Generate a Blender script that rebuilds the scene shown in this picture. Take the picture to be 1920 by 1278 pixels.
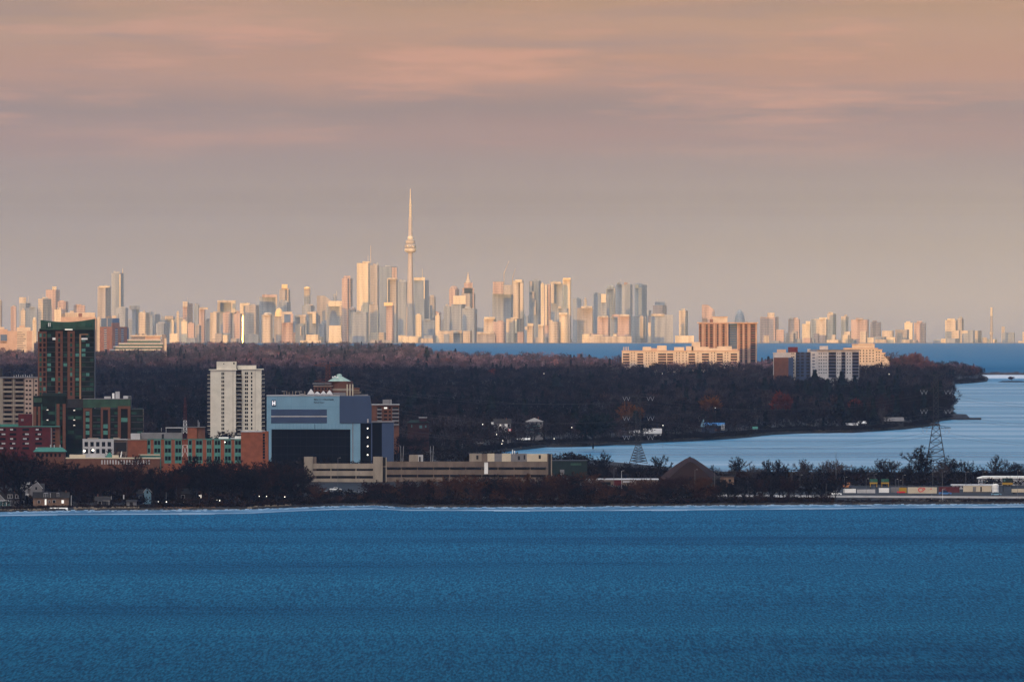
import bpy, bmesh, math, random
import numpy as np
from mathutils import Vector, Matrix
for o in list(bpy.data.objects): bpy.data.objects.remove(o)
scene = bpy.context.scene
COL = scene.collection
R = math.radians
rng = random.Random(7)

# ------------------------------------------------------------------ camera, sky, sun, exposure
F = 27100.0            # focal length in photo pixels (1920 wide)
EYE = 462.0            # photo row of the true eye level
HC = 167.0             # camera height above the water
RE2 = 1.486e7          # twice the effective earth radius
cam_data = bpy.data.cameras.new('camera')
cam = bpy.data.objects.new('camera', cam_data); COL.objects.link(cam)
cam.location = (0, 0, HC); cam.rotation_euler = (R(90), 0, 0)
cam_data.sensor_width = 36.0; cam_data.lens = F / 1920 * 36.0
cam_data.shift_y = -(639.0 - EYE) / 1920.0
cam_data.clip_start = 1.0; cam_data.clip_end = 420000.0
scene.camera = cam

HAZE_D = 0.62e-5       # density of the air
SUN_AZ = 18.0          # sun behind the camera, this far round to the left
SUN_EL = math.degrees(math.atan(0.0165))
world = bpy.data.worlds.new('World'); scene.world = world; world.use_nodes = True
WT = world.node_tree; WT.nodes.clear()
def wn(t, **k):
    n = WT.nodes.new(t)
    for a, b in k.items(): setattr(n, a, b)
    return n
def wl(a, b): WT.links.new(a, b)
sky = wn('ShaderNodeTexSky', sky_type='NISHITA', sun_disc=False)
sky.sun_elevation = R(max(SUN_EL, 0.9)); sky.sun_rotation = R(180 + SUN_AZ)
sky.altitude = 170; sky.air_density = 1.0; sky.dust_density = 1.2; sky.ozone_density = 3.0
tc = wn('ShaderNodeTexCoord'); sep = wn('ShaderNodeSeparateXYZ'); wl(tc.outputs['Generated'], sep.inputs[0])
def wmath(op, a, b=None, clamp=False):
    n = wn('ShaderNodeMath', operation=op, use_clamp=clamp)
    for i, v in enumerate((a, b)):
        if v is None: continue
        if isinstance(v, (int, float)): n.inputs[i].default_value = v
        else: wl(v, n.inputs[i])
    return n.outputs[0]
def wramp(fac, stops):
    n = wn('ShaderNodeValToRGB'); cr = n.color_ramp
    while len(cr.elements) < len(stops): cr.elements.new(0.5)
    for e, (p, c) in zip(cr.elements, stops):
        e.position = p; e.color = (*c, 1)
    wl(fac, n.inputs[0]); return n.outputs[0]
def wmix(f, a, b, mode='MIX'):
    n = wn('ShaderNodeMix', data_type='RGBA', blend_type=mode)
    for s, v in ((n.inputs[0], f), (n.inputs[6], a), (n.inputs[7], b)):
        if isinstance(v, (int, float)): s.default_value = v
        elif isinstance(v, tuple): s.default_value = (*v, 1)
        else: wl(v, s)
    return n.outputs[2]
def wnoise(scale_xyz, scale, detail, rough=0.5, off=(0, 0, 0)):
    m = wn('ShaderNodeMapping'); wl(tc.outputs['Generated'], m.inputs[0])
    m.inputs['Scale'].default_value = scale_xyz; m.inputs['Location'].default_value = off
    n = wn('ShaderNodeTexNoise'); n.inputs['Scale'].default_value = scale
    n.inputs['Detail'].default_value = detail; n.inputs['Roughness'].default_value = rough
    wl(m.outputs[0], n.inputs['Vector']); return n.outputs['Fac']
zz = sep.outputs[2]
lowfac = wmath('DIVIDE', wmath('ADD', zz, 0.008), 0.026, True)          # 0 at the horizon .. 1 just above the frame
wig = wnoise((1, 1, 5), 40, 3, 0.55, (3.1, 0, 1.7))
def s2l(c): return tuple((v / 255 / 12.92 if v < 10.3 else ((v / 255 + .055) / 1.055) ** 2.4) for v in c)
SKYT = [(0, (187, 152, 132)), (50, (190, 155, 136)), (100, (189, 153, 136)), (150, (185, 152, 139)), (200, (177.5, 151, 142.7)), (250, (174.5, 151, 144.7)), (300, (173.5, 155, 148.7)), (350, (174.5, 159, 151.7)), (380, (175.5, 161, 152.7)), (390, (176.5, 162, 153.7)), (398, (177.3, 162.8, 154.5)), (402, (177.7, 163.2, 154.89999999999998)), (405, (178.0, 163.5, 155.2)), (408, (178.3, 163.8, 155.5)), (411, (178.6, 164.1, 155.79999999999998)), (414, (178.9, 164.4, 156.1)), (418, (179.3, 164.8, 156.5)), (424, (179.8, 165.3, 156.89999999999998)), (460, (182.5, 168, 158.7)), (500, (185.5, 171, 161.7)), (560, (188.5, 174, 164.7)), (610, (186.5, 174, 166.7)), (660, (180.5, 172, 167.7))]
AIRT = [(2, (0.0776, 0.0545, 0.0526)), (50, (0.0665, 0.0572, 0.0491)), (100, (0.078, 0.0719, 0.0634)), (150, (0.0668, 0.0753, 0.0705)), (200, (0.1749, 0.1191, 0.086)), (250, (0.1329, 0.1257, 0.1024)), (300, (0.1862, 0.1584, 0.1264)), (350, (0.2377, 0.2113, 0.1743)), (380, (0.3201, 0.2863, 0.2344)), (390, (0.3459, 0.3104, 0.2507)), (398, (0.3379, 0.3027, 0.2492)), (402, (0.3441, 0.3106, 0.2568)), (405, (0.3382, 0.3041, 0.2438)), (408, (0.3355, 0.2923, 0.2374)), (411, (0.331, 0.2949, 0.2419)), (414, (0.3398, 0.3081, 0.2561)), (418, (0.328, 0.2903, 0.2359)), (424, (0.3306, 0.2947, 0.2419)), (440, (0.3283, 0.2975, 0.2542)), (500, (0.3088, 0.2794, 0.2371)), (560, (0.2854, 0.2619, 0.2303)), (660, (0.2854, 0.2619, 0.2303))]
stops = []
for y_, c_ in SKYT:                       # the sky beyond the haze, so that the air in front of it brings it to what is seen
    th_ = (EYE - y_) / F; T_ = math.exp(-HAZE_D * min(95000.0, 263.0 / max(th_, 1e-6)))
    k_ = next(i for i in range(len(AIRT) - 1) if AIRT[i + 1][0] >= y_ or i == len(AIRT) - 2)
    (ya, ca), (yb, cb_) = AIRT[k_], AIRT[k_ + 1]; w_ = (y_ - ya) / (yb - ya)
    air = [p + (q - p) * w_ for p, q in zip(ca, cb_)]
    stops.append(((th_ + .008) / .026, tuple(max(.01, (t_ - a_) / T_) for t_, a_ in zip(s2l(c_), air))))
hi = wramp(lowfac, [(0.42, (0, 0, 0)), (0.70, (1, 1, 1))])
lf2 = wmath('ADD', lowfac, wmath('MULTIPLY', wmath('MULTIPLY', wmath('SUBTRACT', wig, 0.5), 0.16), hi))
LOW = wramp(lf2, sorted(stops, key=lambda q: q[0]))
c1 = wnoise((1, 1, 10), 52, 7, 0.58, (0.3, 0, 4.2))
c2 = wnoise((1, 1, 11), 40, 7, 0.58, (5.3, 0, 0.4))
hi2 = wramp(lowfac, [(0.50, (0, 0, 0)), (0.72, (1, 1, 1)), (.88, (1, 1, 1)), (.98, (.35, .35, .35))])
pinkm = wmath('MULTIPLY', wramp(c1, [(0.50, (0, 0, 0)), (0.64, (1, 1, 1))]), hi2)
greym = wmath('MULTIPLY', wramp(c2, [(0.50, (0, 0, 0)), (0.62, (1, 1, 1))]), hi2)
LOW = wmix(wmath('MULTIPLY', pinkm, 0.62), LOW, (.68, .345, .25))
LOW = wmix(wmath('MULTIPLY', greym, 0.6), LOW, (.36, .255, .245))
leftm = wmath('MULTIPLY', wmath('SUBTRACT', 0.0, sep.outputs[0]), 22.0, True)
LOW = wmix(wmath('MULTIPLY', leftm, 0.25), LOW, (.34, .30, .33))
SKYK = 0.13; LOWK = 0.165; GLOWK = 1.42
hs = wn('ShaderNodeHueSaturation'); hs.inputs['Saturation'].default_value = 1.0; hs.inputs['Value'].default_value = 1.0
wl(sky.outputs[0], hs.inputs['Color'])
skyc = wmix(1.0, hs.outputs[0], (SKYK, SKYK, SKYK), 'MULTIPLY')
front = wmath('MULTIPLY', wmath('ADD', sep.outputs[1], 0.25), 2.5, True)
band = wramp(zz, [(0.016, (1, 1, 1)), (0.12, (0, 0, 0))])
LOW = wmix(1.0, LOW, (LOWK, LOWK, LOWK), 'MULTIPLY')
# glow added high in the sky behind the camera, lights walls facing it
vd = wn('ShaderNodeVectorMath', operation='DOT_PRODUCT'); wl(tc.outputs['Generated'], vd.inputs[0])
vd.inputs[1].default_value = Vector((-math.sin(R(SUN_AZ)), -math.cos(R(SUN_AZ)), 1.65)).normalized()
gl = wmath('MULTIPLY', wmath('POWER', wmath('MAXIMUM', vd.outputs['Value'], 0.0), 14.0), GLOWK)
glc = wmix(1.0, wramp(zz, [(0.0, (1.0, .80, .56)), (0.35, (1.0, .86, .68)), (0.8, (1.0, .88, .72))]), (1, 1, 1), 'MULTIPLY')
gm = wn('ShaderNodeVectorMath', operation='SCALE'); wl(glc, gm.inputs[0]); wl(gl, gm.inputs['Scale'])
skyc = wmix(1.0, skyc, gm.outputs[0], 'ADD')
LOWB = wmix(wmath('MULTIPLY', band, front), skyc, LOW)
bg = wn('ShaderNodeBackground'); bg.inputs['Strength'].default_value = 1.0
wl(LOWB, bg.inputs['Color'])
wo = wn('ShaderNodeOutputWorld'); wl(bg.outputs[0], wo.inputs['Surface'])

sun_d = bpy.data.lights.new('sun', 'SUN'); sun_d.energy = 0.76; sun_d.angle = R(0.12); sun_d.color = (1.0, 0.47, 0.11)
sun = bpy.data.objects.new('sun', sun_d); COL.objects.link(sun)
a, e = R(SUN_AZ), R(SUN_EL)
LDIR = Vector((math.sin(a) * math.cos(e), math.cos(a) * math.cos(e), -math.sin(e)))   # the way the light travels
sun.rotation_euler = LDIR.to_track_quat('-Z', 'Y').to_euler(); sun.location = (-2000, -3000, 600)

vs = scene.view_settings; vs.view_transform = 'Standard'; vs.look = 'None'; vs.exposure = 2.6; vs.gamma = 1.0
cy = scene.cycles
cy.max_bounces = 5; cy.diffuse_bounces = 2; cy.glossy_bounces = 2; cy.volume_bounces = 0; cy.transmission_bounces = 2
cy.use_denoising = True; cy.use_adaptive_sampling = False

# ------------------------------------------------------------------ helpers
def sag(Y): return -Y * Y / RE2
def wx(x, Y): return (x - 960.0) / F * Y
def wz(y, Y): return HC - (y - EYE) * Y / F
def gY(y):                                   # distance of the water seen at photo row y
    t = (y - EYE) / F
    return (t - math.sqrt(max(t * t - 4 * HC / RE2, 0))) / 2 * RE2
def lerp(pts, x):
    if x <= pts[0][0]: return pts[0][1]
    for (a0, b0), (a1, b1) in zip(pts, pts[1:]):
        if x <= a1: return b0 + (b1 - b0) * (x - a0) / (a1 - a0)
    return pts[-1][1]

MATS = {}
def mat(name, col, rough=0.8, var=0.0, scale=0.2, stretch=(1, 1, 1), metal=0.0, spec=0.3, col2=None, emit=0.0, attr=False):
    if name in MATS: return MATS[name]
    m = bpy.data.materials.new(name); m.use_nodes = True; nt = m.node_tree
    b = nt.nodes['Principled BSDF']; b.inputs['Roughness'].default_value = rough; b.inputs['Metallic'].default_value = metal
    b.inputs['Specular IOR Level'].default_value = spec
    b.inputs['Base Color'].default_value = (*col, 1)
    if var or col2:
        t = nt.nodes.new('ShaderNodeTexCoord'); mp = nt.nodes.new('ShaderNodeMapping'); nz = nt.nodes.new('ShaderNodeTexNoise')
        mp.inputs['Scale'].default_value = stretch; nz.inputs['Scale'].default_value = scale; nz.inputs['Detail'].default_value = 5
        nt.links.new(t.outputs['Object'], mp.inputs[0]); nt.links.new(mp.outputs[0], nz.inputs['Vector'])
        rp = nt.nodes.new('ShaderNodeValToRGB')
        ca = tuple(max(0, c * (1 - var)) for c in col); cb = col2 or tuple(min(1, c * (1 + var)) for c in col)
        rp.color_ramp.elements[0].position = .35; rp.color_ramp.elements[1].position = .65
        rp.color_ramp.elements[0].color = (*ca, 1); rp.color_ramp.elements[1].color = (*cb, 1)
        nt.links.new(nz.outputs['Fac'], rp.inputs[0])
        out = rp.outputs[0]
        nt.links.new(out, b.inputs['Base Color'])
    if attr:
        at = nt.nodes.new('ShaderNodeAttribute'); at.attribute_name = 'tint'
        nt.links.new(at.outputs['Color'], b.inputs['Base Color'])
    if emit:
        b.inputs['Emission Color'].default_value = (*col, 1); b.inputs['Emission Strength'].default_value = emit
    MATS[name] = m; return m

class MB:
    """collects shapes, builds ONE mesh object"""
    def __init__(s): s.v = []; s.f = []
    def add(s, vs, fs):
        n = len(s.v); s.v += [tuple(p) for p in vs]; s.f += [tuple(i + n for i in f) for f in fs]; return s
    def box(s, x0, x1, y0, y1, z0, z1):
        return s.add([(x0, y0, z0), (x1, y0, z0), (x1, y1, z0), (x0, y1, z0), (x0, y0, z1), (x1, y0, z1), (x1, y1, z1), (x0, y1, z1)],
                     [(0, 3, 2, 1), (4, 5, 6, 7), (0, 1, 5, 4), (1, 2, 6, 5), (2, 3, 7, 6), (3, 0, 4, 7)])
    def rbox(s, cx, cy, z0, z1, a, b, th):      # box turned by th about z: a along its left-hand front face, b along the other
        c, sn = math.cos(th), math.sin(th)
        u = (c, -sn); w = (sn, c)
        q = [(cx - a * u[0] / 2 - b * w[0] / 2, cy - a * u[1] / 2 - b * w[1] / 2), (cx + a * u[0] / 2 - b * w[0] / 2, cy + a * u[1] / 2 - b * w[1] / 2),
             (cx + a * u[0] / 2 + b * w[0] / 2, cy + a * u[1] / 2 + b * w[1] / 2), (cx - a * u[0] / 2 + b * w[0] / 2, cy - a * u[1] / 2 + b * w[1] / 2)]
        return s.prism(q, z0, z1)
    def prism(s, q, z0, z1, q1=None):
        n = len(q); q1 = q1 or q
        vs = [(x, y, z0) for x, y in q] + [(x, y, z1) for x, y in q1]
        fs = [tuple(range(n - 1, -1, -1)), tuple(range(n, 2 * n))] + [(i, (i + 1) % n, n + (i + 1) % n, n + i) for i in range(n)]
        return s.add(vs, fs)
    def xprism(s, prof, y0, y1):                # profile in x,z extruded along y
        n = len(prof)
        vs = [(x, y0, z) for x, z in prof] + [(x, y1, z) for x, z in prof]
        fs = [tuple(range(n)), tuple(range(2 * n - 1, n - 1, -1))] + [((i + 1) % n, i, n + i, n + (i + 1) % n) for i in range(n)]
        return s.add(vs, fs)
    def yprism(s, prof, x0, x1):                # profile in y,z extruded along x
        n = len(prof)
        vs = [(x0, y, z) for y, z in prof] + [(x1, y, z) for y, z in prof]
        fs = [tuple(range(n)), tuple(range(2 * n - 1, n - 1, -1))] + [((i + 1) % n, i, n + i, n + (i + 1) % n) for i in range(n)]
        return s.add(vs, fs)
    def lathe(s, prof, cx=0, cy=0, n=16):       # (radius, z) pairs
        vs = []
        for r, z in prof:
            for i in range(n): vs.append((cx + r * math.cos(2 * math.pi * i / n), cy + r * math.sin(2 * math.pi * i / n), z))
        fs = [(k * n + i, k * n + (i + 1) % n, (k + 1) * n + (i + 1) % n, (k + 1) * n + i) for k in range(len(prof) - 1) for i in range(n)]
        fs += [tuple(range(n - 1, -1, -1)), tuple((len(prof) - 1) * n + i for i in range(n))]
        return s.add(vs, fs)
    def bar(s, p, q, r0, r1=None, n=5):
        r1 = r0 if r1 is None else r1
        p, q = Vector(p), Vector(q); d = q - p
        if d.length < 1e-6: return s
        d.normalize(); u = d.orthogonal().normalized(); w = d.cross(u)
        vs = []
        for c, r in ((p, r0), (q, r1)):
            for i in range(n):
                t = 2 * math.pi * i / n; vs.append(c + u * (r * math.cos(t)) + w * (r * math.sin(t)))
        return s.add(vs, [(i, (i + 1) % n, n + (i + 1) % n, n + i) for i in range(n)] + [tuple(range(n - 1, -1, -1)), tuple(range(n, 2 * n))])
    def sphere(s, c, rx, ry, rz, n=10, m=6):
        prof = [(math.sin(math.pi * k / m), -math.cos(math.pi * k / m)) for k in range(m + 1)]
        prof[0] = (0.02, -1); prof[-1] = (0.02, 1)
        t = MB().lathe(prof, n=n)
        return s.add([(c[0] + x * rx, c[1] + y * ry, c[2] + z * rz) for x, y, z in t.v], t.f)
    def build(s, name, m, parent=None, smooth=False, loc=None):
        me = bpy.data.meshes.new(name); me.from_pydata(s.v, [], s.f)
        if m is not None: me.materials.append(m)
        if smooth: me.polygons.foreach_set('use_smooth', [True] * len(me.polygons))
        me.update()
        o = bpy.data.objects.new(name, me); COL.objects.link(o)
        if parent is not None: o.parent = parent
        if loc is not None: o.location = loc
        return o
def tag(o, label, cat, group=None):
    o['label'] = label; o['category'] = cat
    if group: o['group'] = group
    return o
def thing(name, label, cat, loc=(0, 0, 0), group=None, rz=0):
    o = bpy.data.objects.new(name, None); COL.objects.link(o); o.location = loc; o.rotation_euler.z = rz
    o.empty_display_size = 1.0
    return tag(o, label, cat, group)
def struct(o, kind='structure'): o['kind'] = kind; return o
def dup(root, loc, label=None, group=None, rz=None, scale=None, cat=None):
    r = root.copy(); COL.objects.link(r); r.location = loc
    if rz is not None: r.rotation_euler.z = rz
    if scale is not None: r.scale = scale if isinstance(scale, tuple) else (scale,) * 3
    if label: r['label'] = label
    if group: r['group'] = group
    if cat: r['category'] = cat
    for ch in list(root.children):
        c = ch.copy(); COL.objects.link(c); c.parent = r
        for g in list(ch.children):
            d = g.copy(); COL.objects.link(d); d.parent = c
    return r

# ------------------------------------------------------------------ water, land, shores
def sheet(name, m, us, Ys, zf, kind='structure'):
    """grid in photo column x distance; Ys may be a function of the column giving a list"""
    v, f = [], []
    rows = [Ys(u) if callable(Ys) else Ys for u in us]; n = len(rows[0])
    for u, ys in zip(us, rows):
        for Y in ys: v.append((wx(u, Y), Y, zf(u, Y)))
    for i in range(len(us) - 1):
        for j in range(n - 1): f.append((i * n + j, (i + 1) * n + j, (i + 1) * n + j + 1, i * n + j + 1))
    b = MB(); b.add(v, f); return struct(b.build(name, m), kind)

def water_mat():
    m = bpy.data.materials.new('lake_water'); m.use_nodes = True; nt = m.node_tree; L = nt.links.new
    b = nt.nodes['Principled BSDF']
    tcn = nt.nodes.new('ShaderNodeTexCoord')
    def nz(scale, st, det=4, rough=.55, off=(0, 0, 0)):
        mp = nt.nodes.new('ShaderNodeMapping'); mp.inputs['Scale'].default_value = st; mp.inputs['Location'].default_value = off
        L(tcn.outputs['Object'], mp.inputs[0])
        n = nt.nodes.new('ShaderNodeTexNoise'); n.inputs['Scale'].default_value = scale; n.inputs['Detail'].default_value = det; n.inputs['Roughness'].default_value = rough
        L(mp.outputs[0], n.inputs['Vector']); return n.outputs['Fac']
    def ramp(fac, stops):
        r = nt.nodes.new('ShaderNodeValToRGB')
        while len(r.color_ramp.elements) < len(stops): r.color_ramp.elements.new(.5)
        for e_, (p, c) in zip(r.color_ramp.elements, stops): e_.position = p; e_.color = (*c, 1)
        L(fac, r.inputs[0]); return r.outputs[0]
    def mx(f, A, B, mode='MIX'):
        n = nt.nodes.new('ShaderNodeMix'); n.data_type = 'RGBA'; n.blend_type = mode
        for s_, v_ in ((n.inputs[0], f), (n.inputs[6], A), (n.inputs[7], B)):
            if isinstance(v_, (int, float)): s_.default_value = v_
            elif isinstance(v_, tuple): s_.default_value = (*v_, 1)
            else: L(v_, s_)
        return n.outputs[2]
    sp = nt.nodes.new('ShaderNodeSeparateXYZ'); L(tcn.outputs['Object'], sp.inputs[0])
    def mr(lo, hi):
        q = nt.nodes.new('ShaderNodeMapRange'); q.inputs['From Min'].default_value = lo; q.inputs['From Max'].default_value = hi; L(sp.outputs[1], q.inputs['Value']); return q.outputs[0]
    mm = nt.nodes.new('ShaderNodeMath'); mm.operation = 'MULTIPLY'; L(mr(10400, 10900), mm.inputs[0]); L(mr(24500, 20500), mm.inputs[1]); calm = mm.outputs[0]   # the sheltered bay lies calm
    chop = nz(1.0, (1.0, .036, 1), 3, .6)                  # wind chop, drawn out along the wind
    streak = nz(1.0, (.0009, .0021, 1), 5, .62, (3, 8, 0))     # long wind lanes
    lanes2 = nz(1.0, (.0011, .0026, 1), 4, .6, (7, 1, 0))
    col = ramp(chop, [(.36, (.005, .040, .098)), (.5, (.009, .082, .174)), (.64, (.016, .140, .268))])
    lane = ramp(streak, [(.37, (.30, .48, .60)), (.48, (.85, .9, .92)), (.58, (1, 1, 1)), (.68, (1.25, 1.15, 1.1))])
    col = mx(.9, col, lane, 'MULTIPLY')
    ccol = ramp(lanes2, [(.34, (.02, .12, .25)), (.5, (.065, .22, .38)), (.66, (.20, .34, .50))])
    near = nt.nodes.new('ShaderNodeMix'); near.data_type = 'RGBA'; L(mr(5700, 9300), near.inputs[0]); near.inputs[6].default_value = (.76, .78, .74, 1); near.inputs[7].default_value = (1.22, 1.12, 1.12, 1)   # colour darkens towards the viewer, painting the weaker reflection of a steeper view
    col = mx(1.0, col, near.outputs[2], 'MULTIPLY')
    col = mx(calm, col, ccol)
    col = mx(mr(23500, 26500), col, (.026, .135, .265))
    L(col, b.inputs['Base Color'])
    b.inputs['IOR'].default_value = 1.33
    ro = mx(calm, (.85,) * 3, (.25,) * 3); L(ro, b.inputs['Roughness'])
    b.inputs['Specular IOR Level'].default_value = 0.05
    bp = nt.nodes.new('ShaderNodeBump'); bp.inputs['Distance'].default_value = 1.0
    st = nt.nodes.new('ShaderNodeMath'); st.operation = 'MULTIPLY_ADD'; L(calm, st.inputs[0]); st.inputs[1].default_value = -.36; st.inputs[2].default_value = .4
    L(st.outputs[0], bp.inputs['Strength'])
    L(chop, bp.inputs['Height']); L(bp.outputs[0], b.inputs['Normal'])
    return m
WATER = water_mat()
wy = [-7000, -3000, 0] + [1000 * i for i in range(2, 82, 2)]
vv, ff = [], []
for i, X in enumerate((-12000, -6000, -2000, -500, 500, 2000, 6000, 12000)):
    for Y in wy: vv.append((X, Y, sag(Y)))
n = len(wy)
for i in range(7):
    for j in range(n - 1): ff.append((i * n + j, (i + 1) * n + j, (i + 1) * n + j + 1, i * n + j + 1))
struct(MB().add(vv, ff).build('water', WATER))

# escarpment the camera stands on; its ridge throws the evening shadow over the bay
RIDGE = 415.0
hv, hf = [], []
hx = [-12000 + 400 * i for i in range(61)]
prof = [(-6000, 300), (-4200, 385), (-3000, 1.0), (-2000, 360), (-900, 235), (-120, 172), (-6, 165.2), (2, 164.6), (40, 140), (300, 30), (700, -3)]
hr = random.Random(3)
for X in hx:
    rz = RIDGE + 5 * math.sin(X / 900.0) + hr.uniform(-3, 3)
    for (Y, Z) in prof:
        z = rz if Z == 1.0 else Z
        hv.append((X, Y, z))
n = len(prof)
for i in range(len(hx) - 1):
    for j in range(n - 1): hf.append((i * n + j, (i + 1) * n + j, (i + 1) * n + j + 1, i * n + j + 1))
struct(MB().add(hv, hf).build('hill', mat('escarpment_ground', (.05, .05, .035), var=.4, scale=.01)))

SHORE_A = [(-900, 962), (0, 960), (130, 957), (300, 956), (470, 955), (560, 951), (640, 948.5), (700, 947.5), (760, 951), (1000, 951), (1300, 948), (1600, 946), (1920, 944.5), (2900, 942)]
REAR_A = [(-900, 842), (640, 842), (800, 868), (900, 884), (1100, 889), (1920, 893), (2900, 893)]
FRONT_B = [(-900, 868), (640, 866), (700, 866), (830, 861), (960, 845), (1020, 838), (1100, 837), (1150, 834), (1200, 831), (1330, 825), (1400, 820), (1440, 815), (1500, 812), (1600, 811), (1660, 807),
           (1700, 804), (1742, 799), (1750, 793), (1765, 789), (1783, 786.5), (1787, 783), (1790, 720), (1830, 717.5), (1850, 715), (1853, 711)]
FAR_B = [(-900, 33500), (300, 33000), (700, 32500), (790, 31500), (815, 27500), (900, 25600), (1165, 24600), (1420, 23600), (1700, 23400), (1760, 23300), (1812, 23000), (1840, 22000), (1853, 21600)]
def elevA(x, Y):
    d = min(max(Y - gY(lerp(SHORE_A, x)), 0), 1500) / 1500
    k = min(max((x - 1100) / 250.0, 0), 1)                # the rail yard lies low
    return 1.5 + d * (10 * (1 - k) + 1.5 * k) if x > 800 else 1.5 + d * 10
def zA(x, Y): return sag(Y) + elevA(x, Y)
def zB(x, Y):
    d = Y - gY(lerp(FRONT_B, x)); return sag(Y) + 2.0 + min(max(d, 0), 2500) / 2500 * 6
xs_A = [-900 + 20 * i for i in range(191)]
LANDM = mat('winter_ground', (.014, .011, .008), var=.5, scale=.03, stretch=(1, .15, 1))
def landstrip(name, xs, near, far, zf, m, n=14, jit=0.0):
    jr = random.Random(11); nearj = {}
    def ys(x):
        a0 = near(x) * (1 + jr.uniform(-jit, jit)); b0 = max(far(x), a0 + 30)
        return [a0] + [a0 + (b0 - a0) * (t / n) ** 1.3 for t in range(1, n + 1)]
    v, f = [], []
    for x in xs:
        q = ys(x)
        v.append((wx(x, q[0] - 3), q[0] - 3, sag(q[0]) - 1.0))
        for Y in q: v.append((wx(x, Y), Y, zf(x, Y)))
        v.append((wx(x, q[-1] + 3), q[-1] + 3, sag(q[-1]) - 1.0))
    k = n + 3
    for i in range(len(xs) - 1):
        for j in range(k - 1): f.append((i * k + j, (i + 1) * k + j, (i + 1) * k + j + 1, i * k + j + 1))
    return struct(MB().add(v, f).build(name, m))
landstrip('ground', xs_A, lambda x: gY(lerp(SHORE_A, x)), lambda x: gY(lerp(REAR_A, x)), zA, LANDM, jit=.0004)
xs_B = sorted(set([-900 + 25 * i for i in range(109)] + [1742, 1750, 1765, 1783, 1787, 1790, 1806, 1812, 1820, 1830, 1840, 1850, 1853]))
landstrip('terrain', [x for x in xs_B if x <= 1853], lambda x: gY(lerp(FRONT_B, x)), lambda x: lerp(FAR_B, x), zB, LANDM, n=30, jit=.0012)
# ice shelf frozen to the near shore
ICE = mat('shore_ice', (.022, .10, .20), rough=.7, var=.25, scale=.02, stretch=(1, .2, 1), col2=(.075, .19, .32))
def iceedge(x): return lerp(SHORE_A, x) + 7.5 + 1.0 * math.sin(x / 170.0)
xs_i = [-900 + 12 * i for i in range(317)]
ir = random.Random(5)
def ice_strip(name, top, bot, zoff, m):
    v, f = [], []
    for x in xs_i:
        Yt, Yb = gY(top(x)), gY(bot(x))
        v += [(wx(x, Yb), Yb, sag(Yb) - .2), (wx(x, Yb), Yb, sag(Yb) + zoff), (wx(x, Yt), Yt, sag(Yt) + zoff), (wx(x, Yt), Yt, sag(Yt) - .2)]
    for i in range(len(xs_i) - 1):
        for j in range(3): f.append((i * 4 + j, i * 4 + 4 + j, i * 4 + 5 + j, i * 4 + 1 + j))
    return struct(MB().add(v, f).build(name, m))
ice_strip('shore_ice', lambda x: lerp(SHORE_A, x) - .6, iceedge, .25, ICE)
ice_strip('shore_snow', lambda x: iceedge(x) - .95 - .5 * math.sin(x / 31.0) * math.sin(x / 83.0), lambda x: iceedge(x) - .15 + .2 * math.sin(x / 47.0), .45, mat('shore_snow', (.30, .42, .55), rough=.7, var=.15, scale=.05))
# ------------------------------------------------------------------ forest across the bay (one mass nobody could count)
def scatter_mesh(name, m, protos, inst, smooth=False):
    """protos: list of (verts Nx3, tris Mx3, shade N); inst: list of (k, x, y, z, sxy, sz, rot, (r,g,b))"""
    V, T, Cc = [], [], []; off = 0
    byk = {}
    for it in inst: byk.setdefault(it[0], []).append(it)
    for k, lst in byk.items():
        pv, pt, sh = protos[k]
        A = np.array([it[1:7] for it in lst], dtype=np.float64); C_ = np.array([it[7] for it in lst])
        c, s = np.cos(A[:, 5])[:, None], np.sin(A[:, 5])[:, None]
        x = (pv[None, :, 0] * c - pv[None, :, 1] * s) * A[:, 3:4] + A[:, 0:1]
        y = (pv[None, :, 0] * s + pv[None, :, 1] * c) * A[:, 3:4] + A[:, 1:2]
        z = pv[None, :, 2] * A[:, 4:5] + A[:, 2:3]
        V.append(np.stack([x, y, z], -1).reshape(-1, 3))
        nv = len(pv)
        T.append((pt[None] + (np.arange(len(lst)) * nv)[:, None, None]).reshape(-1, 3) + off)
        col = C_[:, None, :] * sh[None, :, None]
        Cc.append(np.concatenate([col, np.ones(col.shape[:2] + (1,))], -1).reshape(-1, 4)); off += nv * len(lst)
    V = np.concatenate(V); T = np.concatenate(T); Cc = np.concatenate(Cc)
    me = bpy.data.meshes.new(name); me.vertices.add(len(V)); me.vertices.foreach_set('co', V.astype(np.float32).ravel())
    me.loops.add(len(T) * 3); me.loops.foreach_set('vertex_index', T.astype(np.int32).ravel())
    me.polygons.add(len(T)); me.polygons.foreach_set('loop_start', np.arange(0, len(T) * 3, 3, dtype=np.int32))
    me.polygons.foreach_set('loop_total', np.full(len(T), 3, dtype=np.int32))
    at = me.color_attributes.new('tint', 'FLOAT_COLOR', 'POINT'); at.data.foreach_set('color', Cc.astype(np.float32).ravel())
    me.materials.append(m); me.update(calc_edges=True)
    o = bpy.data.objects.new(name, me); COL.objects.link(o); return o
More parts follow.
